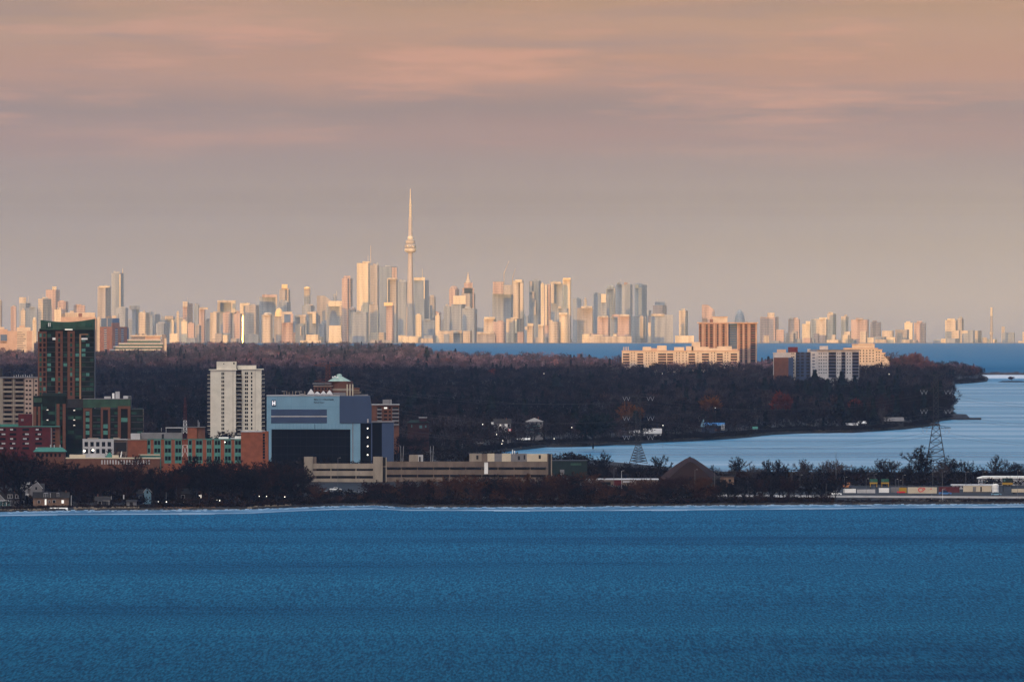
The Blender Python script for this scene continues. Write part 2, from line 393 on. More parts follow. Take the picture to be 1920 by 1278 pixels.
def sliver_crown(r, n, seed, conifer=False, size=.16, trunk=True):
    """crown of many small twig-clump faces filling an uneven volume; unit height"""
    q = np.random.default_rng(seed); V, T, S = [], [], []
    def tri(p, d, w, sh):
        k = len(V); V.extend([p - w, p + w, p + d]); T.append((k, k + 1, k + 2)); S.extend([sh] * 3)
    lobes = [(q.normal(0, .35 * r, 3) * np.array([1, 1, .5]) + np.array([0, 0, .62]), q.uniform(.5, .8)) for _ in range(6)]
    for i in range(n):
        if conifer:
            t = q.uniform(.02, 1) ** .75; zc = .08 + .9 * t; rad = r * (1 - t) * (.8 + .35 * math.sin(t * 40))
            a_ = q.uniform(0, 6.283); p = np.array([math.cos(a_) * rad * .35, math.sin(a_) * rad * .35, zc])
            d = np.array([math.cos(a_) * rad * 1.1, math.sin(a_) * rad * 1.1, -.09]); w = np.array([-math.sin(a_), math.cos(a_), 0]) * (.05 + .05 * (1 - t)) * q.uniform(.6, 1.5)
            w[2] += q.uniform(-.03, .05)
            tri(p, d, w, q.uniform(.7, 1.25))
        else:
            c, lr = lobes[q.integers(0, 6)]
            u = q.normal(0, 1, 3); u /= np.linalg.norm(u); rr = q.uniform(.25, 1) ** .5
            p = c + u * np.array([r * lr, r * lr, .34 * lr]) * rr
            p[2] = max(p[2], .12)
            d = (u * .9 + np.array([0, 0, .35]) + q.normal(0, .35, 3)); d = d / np.linalg.norm(d) * size * q.uniform(.6, 1.5)
            w = np.cross(d, q.normal(0, 1, 3)); w = w / np.linalg.norm(w) * size * q.uniform(.16, .36)
            tri(p, d, w, q.uniform(.65, 1.35))
    if trunk:
        for a_ in (0, 2.1, 4.2): tri(np.array([0, 0, 0.0]), np.array([0, 0, .7]), np.array([math.cos(a_), math.sin(a_), 0]) * .02, .8)
    return np.array(V, dtype=float), np.array(T), np.array(S)
FPROT = [sliver_crown(.34, 120, 1, size=.10), sliver_crown(.40, 135, 2, size=.10), sliver_crown(.31, 110, 3, size=.11), sliver_crown(.37, 125, 4, size=.10), sliver_crown(.44, 140, 5, size=.10),
         sliver_crown(.20, 70, 6, True), sliver_crown(.24, 80, 7, True), sliver_crown(.16, 60, 8, True)]
TREE = mat('winter_trees', (.04, .03, .03), rough=.9, spec=.05, attr=True)
fr = random.Random(21)
inst = []
KEEP = []                                   # photo boxes (x0, x1, ymin, Ymin, Ymax) to leave open
def clear(x, Y):
    for (x0, x1, Y0, Y1) in KEEP:
        if x0 < x < x1 and Y0 < Y < Y1: return True
    return False
def nz2(x, y): return math.sin(x * 1.3 + 2.1 * math.sin(y * .7)) * math.sin(y * 1.1 + 1.7 * math.sin(x * .6 + 1.3))
def forest_tree(x, Y, hscale=1.0):
    X = wx(x, Y); zb = zB(x, Y)
    dens = nz2(X / 130.0, Y / 900.0)
    con = fr.random() < (.035 + .20 * max(0, nz2(X / 140.0 + 5, Y / 600.0) - .35))
    if con:
        k = fr.choice((5, 6, 6)); h = fr.uniform(13, 22) * hscale; w = h * fr.uniform(1.1, 1.6)
        g = fr.uniform(.6, 1.2); col = (.003 * g, .0055 * g, .005 * g)
    else:
        k = fr.randrange(5); h = fr.uniform(9, 20) * (1 + .18 * dens) * hscale; w = h * fr.uniform(.85, 1.15)
        g = fr.choice((.35, .6, .8, 1.0, 1.3, 1.9)) * fr.uniform(.8, 1.2) * (1 + .7 * dens) * (4.2 if Y > 21500 else 1.0); t = fr.random()  # far trees get a brighter tint, painting low sunlight onto them
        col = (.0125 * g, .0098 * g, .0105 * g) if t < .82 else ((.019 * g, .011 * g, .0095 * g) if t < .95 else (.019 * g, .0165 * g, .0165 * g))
    if Y > 21500 and not con: col = (col[0] * .98, col[1] * .9, col[2] * 1.12)  # pinker as well, part of the painted sunlight
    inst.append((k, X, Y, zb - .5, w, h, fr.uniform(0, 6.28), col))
Y = 11700.0
while Y < 33500:
    step = 2.2 * Y * Y / (F * 160)
    x = -120.0 + fr.uniform(0, 10)
    while x < 2040:
        yj = Y + fr.uniform(-.6, .6) * step
        nb = gY(lerp(FRONT_B, x)) + 6 if x < 1853 else 1e9
        if x < 640: nb = 11700
        if nb < yj < lerp(FAR_B, x) - 20 and x < 1846 and not clear(x, yj):
            if not (x > 1783 and yj < 20000):
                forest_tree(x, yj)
        x += (7.5 * F / Y) * fr.uniform(.55, 1.3)
    Y += step
for i in range(9000):                       # brush down to the waterline
    x = fr.uniform(-60, 1846); Y = gY(lerp(FRONT_B, x)) + (1.5 if x > 640 else 300) + fr.expovariate(1 / 70.0); h = fr.uniform(2, 6); g = fr.uniform(.4, 1.3)
    if Y < lerp(FAR_B, x) - 10: inst.append((fr.randrange(5), wx(x, Y), Y, zB(x, Y) - 1, h * 1.6, h, fr.uniform(0, 6.28), (.010 * g, .008 * g, .008 * g)))
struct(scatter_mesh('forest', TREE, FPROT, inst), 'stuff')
print('forest trees', len(inst))
# ------------------------------------------------------------------ skyline across the lake
def facade(name, c1, c2, sx=.07, rough=.7, spec=.3, metal=0.0):
    """wall with upright bays and faint storeys, in the building's own space, shifted per object"""
    if name in MATS: return MATS[name]
    m = bpy.data.materials.new(name); m.use_nodes = True; nt = m.node_tree; L = nt.links.new
    b = nt.nodes['Principled BSDF']; b.inputs['Roughness'].default_value = rough; b.inputs['Specular IOR Level'].default_value = spec; b.inputs['Metallic'].default_value = metal
    t = nt.nodes.new('ShaderNodeTexCoord'); oi = nt.nodes.new('ShaderNodeObjectInfo'); va = nt.nodes.new('ShaderNodeVectorMath'); va.operation = 'ADD'
    vm = nt.nodes.new('ShaderNodeVectorMath'); vm.operation = 'SCALE'; cb = nt.nodes.new('ShaderNodeCombineXYZ')
    for i in range(2): L(oi.outputs['Random'], cb.inputs[i])
    L(cb.outputs[0], vm.inputs[0]); vm.inputs['Scale'].default_value = 700
    L(t.outputs['Object'], va.inputs[0]); L(vm.outputs[0], va.inputs[1])
    mp = nt.nodes.new('ShaderNodeMapping'); mp.inputs['Scale'].default_value = (sx, sx, .004); L(va.outputs[0], mp.inputs[0])
    nz = nt.nodes.new('ShaderNodeTexNoise'); nz.inputs['Scale'].default_value = 1; nz.inputs['Detail'].default_value = 3; L(mp.outputs[0], nz.inputs['Vector'])
    wv = nt.nodes.new('ShaderNodeTexWave'); wv.bands_direction = 'Z'; wv.inputs['Scale'].default_value = .035; L(t.outputs['Object'], wv.inputs['Vector'])
    ad = nt.nodes.new('ShaderNodeMath'); ad.operation = 'MULTIPLY_ADD'; L(wv.outputs['Fac'], ad.inputs[0]); ad.inputs[1].default_value = .12; L(nz.outputs['Fac'], ad.inputs[2])
    rp = nt.nodes.new('ShaderNodeValToRGB'); rp.color_ramp.elements[0].position = .45; rp.color_ramp.elements[1].position = .66
    rp.color_ramp.elements[0].color = (*c1, 1); rp.color_ramp.elements[1].color = (*c2, 1); L(ad.outputs[0], rp.inputs[0]); L(rp.outputs[0], b.inputs['Base Color'])
    MATS[name] = m; return m
FK = {
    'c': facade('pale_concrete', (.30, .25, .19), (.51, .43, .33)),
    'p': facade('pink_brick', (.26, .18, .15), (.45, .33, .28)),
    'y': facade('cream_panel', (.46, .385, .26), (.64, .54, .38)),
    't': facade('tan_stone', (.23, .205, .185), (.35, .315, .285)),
    'g': facade('blue_glass', (.165, .195, .24), (.27, .30, .335), rough=.35, spec=.4),
    'k': facade('dark_glass', (.12, .16, .22), (.20, .24, .295), rough=.3, spec=.4),
    'm': facade('mirror_glass', (.95, .80, .52), (1.0, .86, .6), rough=.22, metal=1.0),
    'o': facade('gold_panel', (.72, .50, .22), (.80, .58, .28), rough=.6),
}
CITYY = 52300.0
sheet('shore_land', mat('city_ground', (.12, .10, .08), var=.3, scale=.002), [-1600 + 100 * i for i in range(51)],
      [CITYY - 60, CITYY, 54000, 57000, 61000, 66000], lambda u, Y: sag(Y) + (3 if Y > CITYY - 30 else -1))
def city_tower(label, x0, x1, yt, d, k, split=.7, ex=(), shape='box', cat='tower', group=None, name='city_tower', yb=None):
    Y = CITYY + 60 + d * 100.0
    px = Y / F                                   # metres per photo pixel there
    xc = (x0 + x1) / 2; zb = sag(Y) - 1.0 + (0 if yb is None else 0)
    th = thing(name, label, cat, (wx(xc, Y), Y, zb), group)
    W = (x1 - x0) * px; H = wz(yt, Y) - zb
    th_ang = R(24); lx = lambda x: (x - xc) * px; lz = lambda y: wz(y, Y) - zb
    b = MB()
    if shape == 'round':
        b.lathe([(W / 2, 0), (W / 2, H)], n=20); dep = W
    elif shape == 'dome':
        b.lathe([(W / 2, 0), (W / 2, H * .62), (W * .47, H * .74), (W * .36, H * .87), (W * .2, H * .96), (W * .03, H)], n=20); dep = W
    elif shape == 'slant':
        a = W; b.xprism([(-W / 2, 0), (W / 2, 0), (W / 2, H * .86), (-W * .05, H), (-W / 2, H)], -W * .3, W * .3); dep = W * .6
    elif shape == 'flare':
        q0 = [(-W * .56, -W * .3), (W * .62, -W * .3), (W * .62, W * .3), (-W * .56, W * .3)]; q1 = [(-W / 2, -W * .3), (W / 2, -W * .3), (W / 2, W * .3), (-W / 2, W * .3)]
        b.prism(q0, 0, H * .35, q1); b.prism(q1, H * .35, H); dep = W * .6
    else:
        a = split * W / math.cos(th_ang); c = (1 - split) * W / math.sin(th_ang)
        if split >= .97: b.box(-W / 2, W / 2, -W * .25, W * .25, 0, H); dep = W * .5
        else: b.rbox(0, 0, 0, H, a, c, th_ang); dep = max(a, c)
    b.build('body', FK[k], th, smooth=False)
    if shape in ('box', 'round') and not any(e_[0] in ('cap', 'dome', 'crown') for e_ in ex) and yt < 612:
        hh = rng.uniform(3, 7); s = rng.uniform(.35, .6); o_ = rng.uniform(-.12, .12) * W
        MB().box(o_ - W * s / 2, o_ + W * s / 2, -dep * .15, dep * .15, H, H + hh).build('penthouse', FK[k], th)
    if shape == 'box' and yt < 600 and rng.random() < .6:
        s = rng.uniform(.12, .25); o_ = rng.uniform(-.3, .3) * W; MB().box(o_ - W * s / 2, o_ + W * s / 2, -dep * .2, dep * .05, H, H + rng.uniform(4, 10)).build('roof_plant', FK[rng.choice('gtk')], th)
        if rng.random() < .35: MB().bar((-o_, 0, H), (-o_, 0, H + rng.uniform(12, 26)), .9, .4).build('roof_mast', FK['t'], th)
    for e_ in ex:
        if e_[0] == 'cap':
            _, xa, xb, yc, kk = e_; MB().box(lx(xa), lx(xb), -dep * .3, dep * .3, H - .5, lz(yc)).build('roof_block', FK[kk], th)
        elif e_[0] == 'crown':                    # a top storey in another colour, proud of the body; some paint sunlit tops
            _, xa, xb, y0, y1, kk = e_; MB().box(lx(xa), lx(xb), -dep * .55 - 2, dep * .3, lz(y1), lz(y0)).build('crown', FK[kk], th)
        elif e_[0] == 'strip':                    # a bay in another colour, proud of the front; bright ones paint sunlit strips
            _, xa, xb, y0, y1, kk = e_; MB().box(lx(xa), lx(xb), -dep * .62 - 3, -dep * .1, lz(y1) if y1 < 642 else 0, lz(y0)).build('pier', FK[kk], th)
        elif e_[0] == 'spire':
            _, x, y, r = e_; MB().bar((lx(x), 0, H - 1), (lx(x), 0, lz(y)), r, r * .45).build('spire', FK['c'], th)
        elif e_[0] == 'step':                     # stepped upper stages
            for (xa, xb, yc) in e_[1]:
                MB().box(lx(xa), lx(xb), -dep * .25, dep * .25, H * .5, lz(yc)).build('stage', FK[e_[2]], th)
        elif e_[0] == 'dome':
            _, xa, xb, y0, y1, kk = e_; r = (xb - xa) / 2 * px; z0, z1 = lz(y0), lz(y1)
            MB().lathe([(r, z0), (r * .92, z0 + (z1 - z0) * .45), (r * .6, z0 + (z1 - z0) * .85), (r * .05, z1)], lx((xa + xb) / 2), 0, 14).build('dome', FK[kk], th)
        elif e_[0] == 'cone':
            _, xa, xb, y0, y1, kk = e_; r = (xb - xa) / 2 * px
            MB().lathe([(r, lz(y0)), (r * .55, lz(y0 - (y0 - y1) * .4)), (r * .12, lz(y1))], lx((xa + xb) / 2), 0, 8).build('steeple', FK[kk], th)
        elif e_[0] == 'mastcrane':
            _, x, y0, y1, xe, ye = e_
            MB().bar((lx(x), 0, lz(y0)), (lx(x), 0, lz(y1)), 1.6).build('crane_mast', FK['c'], th)
            MB().bar((lx(x), 0, lz(y1)), (lx(xe), 0, lz(ye)), 1.3, .8).build('crane_jib', FK['c'], th)
    return th
T = city_tower
T('thin pale sliver of a tower cut by the left picture edge', -6, 4, 563, 26, 'c')
T('narrow pinkish tower standing alone near the left picture edge', 20, 31, 575, 24, 'p', .9)
T('grey tower with a small sunlit top, behind the blue-grey block at far left', 36, 57, 568, 30, 'g', .6, [('cap', 36, 49, 557, 'c'), ('spire', 53, 555, 1.2)])
T('dark blue-grey block below the sunlit-topped grey tower, far left', 46, 71, 577, 18, 'k', .95)
T('low pale slab in front of the blue-grey block at far left', 39, 48, 582, 14, 'c', .9)
T('tower half pale, half grey, just left of the two-stage pink tower', 72, 96, 560, 16, 'c', .38)
T('pinkish tower with a raised lighter half, tallest of the far left cluster', 86, 112, 543, 28, 'p', .72, [('crown', 98, 106, 537, 543, 'y')])
T('broad pink tower right of the two-stage pink tower at left', 108, 128, 565, 22, 'p', .78)
T('bright cream tower showing just above the green condominium roof', 102, 116, 580, 4, 'y', .9)
T('small bright domed block left of the green condominium roof', 61, 69, 600, 6, 'y', .9, [('dome', 61, 69, 601, 594, 'y')])
T('faint pink slab above the long cream roof behind the green condominium', 138, 160, 572, 34, 'p', .95)
T('wide pale grey tower left of the tallest tower in the left cluster', 183, 208, 537, 40, 't', .6, [('crown', 186, 206, 536, 539, 'y')])
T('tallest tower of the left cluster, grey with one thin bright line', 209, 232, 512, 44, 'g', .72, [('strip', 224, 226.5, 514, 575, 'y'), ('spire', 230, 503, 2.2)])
T('low blue-grey block at the foot of the left cluster tallest tower', 216, 240, 577, 26, 'g', .8)
T('slim grey tower with a dark flat cap left of the terraced white building', 248, 261, 580, 30, 'g', .5, [('crown', 243, 262, 573, 580, 't')])
T('stout peach tower with a bright rounded top above the terraced white building', 260, 281, 586, 12, 'c', .62, [('dome', 261, 274, 587, 584, 'y')])
T('low blue slab right beside the stout peach tower at left', 280, 287, 594, 16, 'k', .9)
T('hazy grey block with a bright roof line, left of the pink corner tower', 302, 334, 593, 36, 'g', .95, [('crown', 310, 325, 592, 598, 'c')])
T('small white tower with red band beside the hazy grey block', 320, 327, 602, 18, 'y', .8)
T('thin cream mast-like block left of the pink corner tower', 331, 336, 585, 20, 'c', .9)
T('squat peach block with a slanting roof at the skyline foot, left side', 318, 334, 625, 2, 'y', .95)
T('pink corner tower with a higher left half, behind the bright orange slab', 343, 361, 569, 20, 'p', .45, [('crown', 343, 352, 565, 575, 'c')])
T('bright orange slab in front of the pink corner tower', 340, 352, 602, 3, 'y', .9)
T('ribbed pink slab right of the bright orange slab', 352, 365, 606, 6, 'p', .9)
T('dark blue tower standing between two pink towers at left', 364, 374, 572, 24, 'k', .8)
T('pink tower with a jutting roof cap right of the dark blue tower', 373, 385, 578, 16, 'p', .82, [('crown', 374, 390, 576, 580, 'c')])
T('ribbed grey block below the jutting roof cap pink tower', 366, 377, 610, 5, 't', .7)
T('pale tower with a thin bright edge right of the jutting roof cap tower', 394, 411, 586, 10, 'c', .7)
T('wide frame-like tower with grey centre and sunlit right edge', 408, 442, 566, 26, 'g', .9, [('crown', 408, 442, 563, 567, 'c'), ('strip', 408, 413, 566, 584, 'c'), ('strip', 434, 442, 563, 586, 'y')])
T('pink ribbed tower in front of the frame-like tower', 418, 436, 586, 12, 'p', .8)
T('dark blue low block at the foot of the frame-like tower', 414, 432, 624, 4, 'k', .95)
T('pale tower left of the glaring glass column', 438, 454, 588, 8, 'p', .75)
T('glass corner column glaring white in the sun, left part of the skyline', 453.2, 457.4, 592, 1.0, 'm', .9, shape='round')
T('tower with a bright L-shaped cream corner above the glaring glass column', 450, 469, 569, 22, 'g', .6, [('crown', 450, 468, 568, 573, 'y'), ('strip', 450, 457, 568, 588, 'y')])
T('plain pinkish-tan slab right of the bright L-shaped corner', 460, 486, 572, 14, 't', .75)
T('dark blue low block right of the glaring glass column', 460, 486, 626, 3, 'k', .95)
T('tall blue-grey tower with pink roof edge and one thin sunlit edge', 486, 520, 556, 30, 'g', .95, [('crown', 492, 520, 552, 557, 'p'), ('strip', 517, 520, 553, 580, 'c')])
T('bright peach ribbed tower with rounded upper left corner', 490, 511, 590, 3, 'c', .82, [('dome', 493, 511, 591, 585, 'c')])
T('stepped tower with a golden lantern top', 524, 544, 543, 34, 't', .55, [('step', [(527, 541, 540)], 'c'), ('crown', 528.5, 539, 533, 540, 'o')])
T('blue-grey slab under the golden lantern tower', 522, 545, 566, 18, 'g', .7)
T('small gold-domed block between the peach ribbed tower and the arched tower', 514, 531, 592, 10, 't', .8, [('dome', 515, 531, 593, 577, 'o')])
T('pink ribbed tower under a cream arch, with a dark square opening', 528, 550, 604, 3, 'p', .95, [('strip', 528, 533, 587, 605, 'c'), ('strip', 545, 550, 588, 605, 'p'), ('crown', 530, 548, 584, 589, 'c')])
T('dark square block framed by the cream arch', 533, 545, 590, 5, 'k', .95)
T('slender peach tower with a rounded gold cap', 570, 582, 540, 34, 'c', .85, [('dome', 569.5, 582.5, 541, 537, 'o')])
T('grey crowded block under the slender gold-capped tower', 566, 590, 573, 22, 'g', .7)
T('low stepped block right of the arched tower', 552, 578, 591, 12, 'g', .9, [('crown', 554, 576, 590, 594, 'c'), ('strip', 563, 573, 592, 606, 'c')])
T('blue slab in front of the low stepped block', 554, 572, 609, 3, 'k', .9, [('strip', 563, 565, 612, 628, 'c')])
T('grey ribbed block with a bright orange upper bay', 574, 596, 586, 7, 'g', .85, [('crown', 576, 593, 584, 588, 'c'), ('strip', 586, 592.5, 588, 606, 'y'), ('strip', 572, 575, 600, 642, 'c')])
T('wide faint tan slab with sloping roof, left of the antenna mast', 594, 626, 554, 40, 't', .97, shape='slant')
T('grey post-like tower with a thin antenna beside the faint tan slab', 624, 631, 554, 36, 'g', .8, [('spire', 631, 545, 1.2)])
T('grey tower with a wide bright orange cap and sunlit right edge', 612, 641, 570, 16, 'g', .95, [('crown', 616, 641, 564, 574, 'y'), ('strip', 637, 641, 573, 610, 'c')])
T('big bright cream block with flared foot, brightest low building', 617, 640, 610, 1, 'y', .97, shape='flare')
T('low bright block left of the flared cream block', 574, 599, 627, 1, 'y', .9)
T('low bright ridge of a building under the grey ribbed block', 563, 602, 638, .5, 'y', .97, cat='building')
T('tall pinkish tower with ragged top, left of the big white slab', 641, 661, 522, 24, 'p', .55, [('step', [(645, 657, 517)], 'p')])
T('low pink round-topped block at the foot of the ragged pink tower', 654, 668, 580, 18, 't', .8, [('dome', 655, 667, 581, 575, 'p')])
T('huge bright white-cream slab left of the needle tower', 669, 694, 493, 20, 'y', .86, [('cap', 680, 693, 490, 'y'), ('spire', 695, 460, 1.6), ('spire', 690, 478, 1.0)])
T('tan-grey slab pressed against the huge bright slab', 694, 711, 497, 26, 't', .8)
T('large dark blue-grey tower with a pinkish right third', 712, 745, 500, 32, 'k', .68, [('strip', 735, 744, 501, 530, 'p')])
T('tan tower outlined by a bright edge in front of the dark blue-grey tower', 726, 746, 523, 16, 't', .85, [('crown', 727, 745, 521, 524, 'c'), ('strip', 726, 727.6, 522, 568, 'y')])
T('pale tan tower with one glinting point, below the huge bright slab', 692, 711, 571, 8, 't', .85, [('strip', 707.5, 709, 578, 636, 'y')])
T('pinkish tower under a bright yellow roof bar, left of the needle tower', 724, 739, 573, 4, 'p', .8, [('crown', 720, 736, 567, 573, 'o')])
T('grey-blue block under the ragged pink tower', 660, 690, 585, 6, 'g', .9)
T('grey slab immediately left of the needle tower shaft', 746, 766, 528, 26, 'g', .8)
T('grey tower with a bright cream cap right of the needle tower', 776, 804, 525, 24, 'k', .7, [('crown', 776, 797, 520, 525.5, 'y'), ('strip', 794.5, 796.5, 522, 560, 'y'), ('spire', 792, 503, 1.4)])
T('pale grey tower in haze right of the bright cream cap tower', 803, 817, 556, 36, 't', .8)
T('brilliant glass cylinder at the foot of the needle tower', 779, 791, 590, 2, 'y', .9, shape='round', ex=[('strip', 786, 790, 591, 632, 'y')])
T('low blue glass block behind the brilliant cylinder', 790, 816, 600, 12, 'k', .95)
T('wide bright cream block at the foot of the needle tower', 754, 784, 630, .5, 'y', .97)
T('wide peach block right of the brilliant cylinder foot', 784, 812, 634, .8, 'c', .97)
T('small bright tapered block right of the needle tower', 816, 825, 591, 6, 'y', .9)
T('domed pinkish tower left of the steepled tower', 842, 861, 542, 34, 'p', .6, [('dome', 843, 859, 543, 535, 'p')])
T('square tower with a bright ribbed crown, between dome and steeple', 846, 873, 570, 14, 'g', .7, [('crown', 850, 873, 554, 570, 'y')])
T('pointed tower stepping up to a steeple', 865, 891, 550, 26, 't', .62, [('step', [(867, 889, 540), (870, 886, 530)], 'p'), ('cone', 872, 883, 531, 511, 'c')])
T('wide grey slab in front of the steepled tower', 866, 892, 578, 9, 'g', .9)
T('dim blue slab left of the square ribbed-crown tower', 832, 848, 574, 24, 'g', .8)
T('low peach frame with a dark opening, left of the wide tan block', 821, 850, 620, 1.5, 'c', .97, [('strip', 832, 842, 626, 650, 'k')])
T('bright low peach tower right of the dark-openings frame', 868, 885, 620, 1, 'c', .78)
T('pale low tower between the two openings right of the needle', 846, 868, 623, 2.2, 'g', .9, [('crown', 846, 866, 619, 624, 'c')])
T('wide low tan block with a bright roof band', 894, 928, 626, 1, 't', .97, [('crown', 894, 926, 622, 626, 'c')])
T('cream framed tower behind the wide low tan block', 907, 930, 597, 4, 'c', .8, [('crown', 908, 928, 594, 598, 'y')])
T('stout peach ribbed tower in front of the unfinished tower', 925, 948, 603, 1, 'p', .82)
T('unfinished tower with pink netted top and two cranes', 923, 962, 548, 20, 'g', .9,
  [('crown', 924, 944, 528, 551, 'p'), ('crown', 945, 963, 534, 552, 't'), ('mastcrane', 945, 540, 512, 954.5, 489), ('mastcrane', 961, 545, 520, 966.5, 503)])
T('cream tower with the brightest right edge, right of the cranes', 962, 982, 526, 16, 'c', .5, [('crown', 966, 979, 524, 529, 'y'), ('strip', 975, 981, 530, 597, 'c')])
T('pale pink tower with a bright vertical bay near the shore', 949, 975, 597, 3, 'c', .6, [('strip', 965.5, 969, 598, 624, 'y')])
T('small pink rounded tower at the shore right of the bright bay tower', 970, 983, 622, 1, 'p', .8)
T('dark blue-grey glass tower with a pale zigzag down its front', 992, 1014, 526, 22, 'k', .8, [('strip', 993, 998, 527, 548, 't'), ('strip', 998, 1002, 546, 566, 't'), ('strip', 1001, 1005, 562, 590, 't')])
T('slim cream strip tower, left one of two bright upright neighbours', 1014, 1020.5, 532, 14, 'y', .9)
T('cream tower ribbed with one bright pier, right one of two bright upright neighbours', 1021, 1033, 535, 12, 'p', .9, [('strip', 1022, 1025.5, 534, 610, 'y')])
T('portal-like tower with a cream left pier and grey centre', 1033, 1057, 531, 18, 'g', .9, [('crown', 1032, 1052, 528, 532, 'c'), ('strip', 1033, 1039, 530, 568, 'c')])
T('high cream slab with a jagged lit face, right of the portal-like tower', 1055, 1071, 523, 14, 'y', .88, [('crown', 1056, 1070, 521, 524, 'o')])
T('grey block with pale cap in front of the portal-like tower', 1044, 1066, 578, 8, 'g', .9, [('crown', 1046, 1052, 574, 578, 'c')])
T('bright waterfront cylinder tower with a crowned top, tallest of its row', 1048, 1066, 588, 1.5, 'y', .4, shape='round', ex=[('crown', 1048, 1064, 586, 590, 'y')])
T('slim grey lit-edged slab right of the crowned waterfront cylinder', 1064, 1071, 592, 4, 't', .6)
T('waterfront cylinder tower with a small bright knob on top', 1029, 1048, 603, 1.2, 'c', .6, shape='round', ex=[('cap', 1030, 1036, 600, 'y')])
T('pinkish waterfront tower left of the knob-topped cylinder', 1009, 1021, 610, 1.2, 'c', .8, [('crown', 1009, 1019, 608, 611, 'y')])
T('peach waterfront tower with a stepped bright top, left end of its row', 988, 1001, 610, 1.2, 'c', .8, [('crown', 989, 1000, 606, 611, 'y'), ('strip', 984, 989, 612, 618, 'c')])
T('dim blue tower with ragged roof right of the tall cream slab', 1074, 1090, 560, 30, 'g', .9)
T('tiny cream turret tower above the wide tan block', 1094, 1100, 561, 26, 'c', .9)
T('wide tan block with slanted bright roof edge', 1082, 1112, 577, 14, 't', .96, [('crown', 1089, 1110, 574, 577.5, 'c')])
T('blue-violet tower left of the bright curved tower', 1113, 1128, 551, 22, 'k', .9)
T('short tower with a brilliant orange upper face', 1126, 1143, 562, 14, 'g', .7, [('crown', 1127, 1136, 551, 567, 'y'), ('strip', 1137, 1142, 552, 592, 'k')])
T('bright peach tower with curved shoulder, right part of the skyline', 1136, 1154, 541, 24, 'c', .9, [('dome', 1138, 1153, 542, 534, 'c')])
T('grey-green glass tower with two small roof horns', 1155, 1186, 533, 20, 'g', .85, [('cap', 1157, 1163, 529, 't'), ('cap', 1170, 1176, 529, 'p')])
T('tower with a zigzag golden face and grey side', 1190, 1213, 534, 22, 'g', .55, [('strip', 1191, 1197, 533, 540, 'y'), ('strip', 1197, 1203, 539, 590, 'c')])
T('wide ribbed peach tower at the shore, left of two alike', 1120, 1144, 594, 2, 'p', .84, [('crown', 1122, 1140, 592, 595, 'c')])
T('wide ribbed peach tower at the shore, right of two alike', 1158, 1183, 592, 2, 'p', .86, [('crown', 1160, 1180, 589, 593, 'c')])
T('grey block between the two wide ribbed peach towers', 1145, 1158, 596, 4, 'g', .9, [('crown', 1148, 1162, 589, 595, 'p')])
T('long low peach podium below the two wide ribbed towers', 1104, 1184, 630, .4, 'c', .985, [('cap', 1150, 1156, 626, 'y'), ('cap', 1108, 1130, 627, 'c')], cat='building')
T('blue slab with one thin orange edge, right of the ribbed towers', 1184, 1214, 593, 3, 'g', .9, [('strip', 1200, 1206, 592, 634, 'c')])
T('small dark-capped tower with a pink front near the skyline right end', 1224, 1250, 572, 24, 'p', .7, [('cap', 1228, 1248, 566, 'k')])
T('broad blue slab below the pink-fronted small tower', 1221, 1262, 590, 4, 'g', .97, [('crown', 1222, 1246, 588, 592, 'c')])
T('thin orange strip tower left of the broad blue slab', 1215, 1221, 605, 6, 'c', .9)
T('cream tower with grey right side, left of the brown apartment tower', 1273, 1290, 582, 10, 'c', .7)
T('low bright wide block left of the brown apartment tower', 1266, 1301, 629, 1, 'y', .97, cat='building')
T('pink tower with slanted roof rising over the brown apartment tower', 1316, 1340, 571, 14, 'p', .97, shape='slant')
T('faint blue domed tower right of the brown apartment tower roof', 1377, 1397, 580, 40, 'g', .9, shape='dome')
T('peach twin-humped tower right of the brown apartment tower', 1425, 1460, 594, 16, 'p', .8, [('cap', 1439, 1452, 586, 'c')])
T('pink slab right of the twin-humped peach tower', 1478, 1500, 598, 18, 'p', .9)
T('bright low twin blocks right of the pink slab', 1504, 1520, 607, 16, 'y', .9, [('cap', 1511, 1519, 602, 'y')])
T('long peach stepped block with a higher left end', 1520, 1552, 598, 20, 'c', .9, [('cap', 1536, 1550, 595, 'y')])
T('tallest pale tower of the hazy right-hand cluster', 1551, 1568, 588, 24, 'c', .6, [('cap', 1553, 1562, 585, 'c')])
T('thin pale tower right of the hazy cluster tallest tower', 1577, 1591, 593, 24, 'c', .6)
T('wide pink block right of the thin pale tower', 1596, 1629, 599, 18, 'p', .92)
T('small pink block right of the wide pink block', 1632, 1652, 604, 20, 'p', .9)
T('lone cream block with a tail of low roofs, far right', 1696, 1712, 605, 14, 'y', .9)
T('low pink block beside the lone cream block, far right', 1714, 1736, 605, 16, 'p', .9)
T('peach block left of the lone chimney', 1772, 1796, 600, 12, 'c', .8, [('cap', 1776, 1790, 597, 'y')])
T('faint grey tower beside the peach block near the chimney', 1795, 1807, 597, 18, 't', .7)
T('tiny pale tower right of the lone chimney', 1878, 1884, 612, 20, 'c', .9)
# low blocks along the foot of the skyline
LOWG = 'low blocks along the foot of the skyline'
lr = random.Random(17)
for i in range(92):
    x = lr.uniform(-8, 1330) if i < 46 else lr.uniform(1420, 1920)
    w = lr.uniform(8, 30); yt = lr.uniform(622, 638) if x < 1330 else lr.uniform(617, 640)
    T('low hazy block among many along the foot of the far skyline', x, x + w, yt, lr.uniform(2, 9), lr.choice('cccptgyg'), lr.uniform(.7, .95), group=LOWG, name='low_block', cat='building')
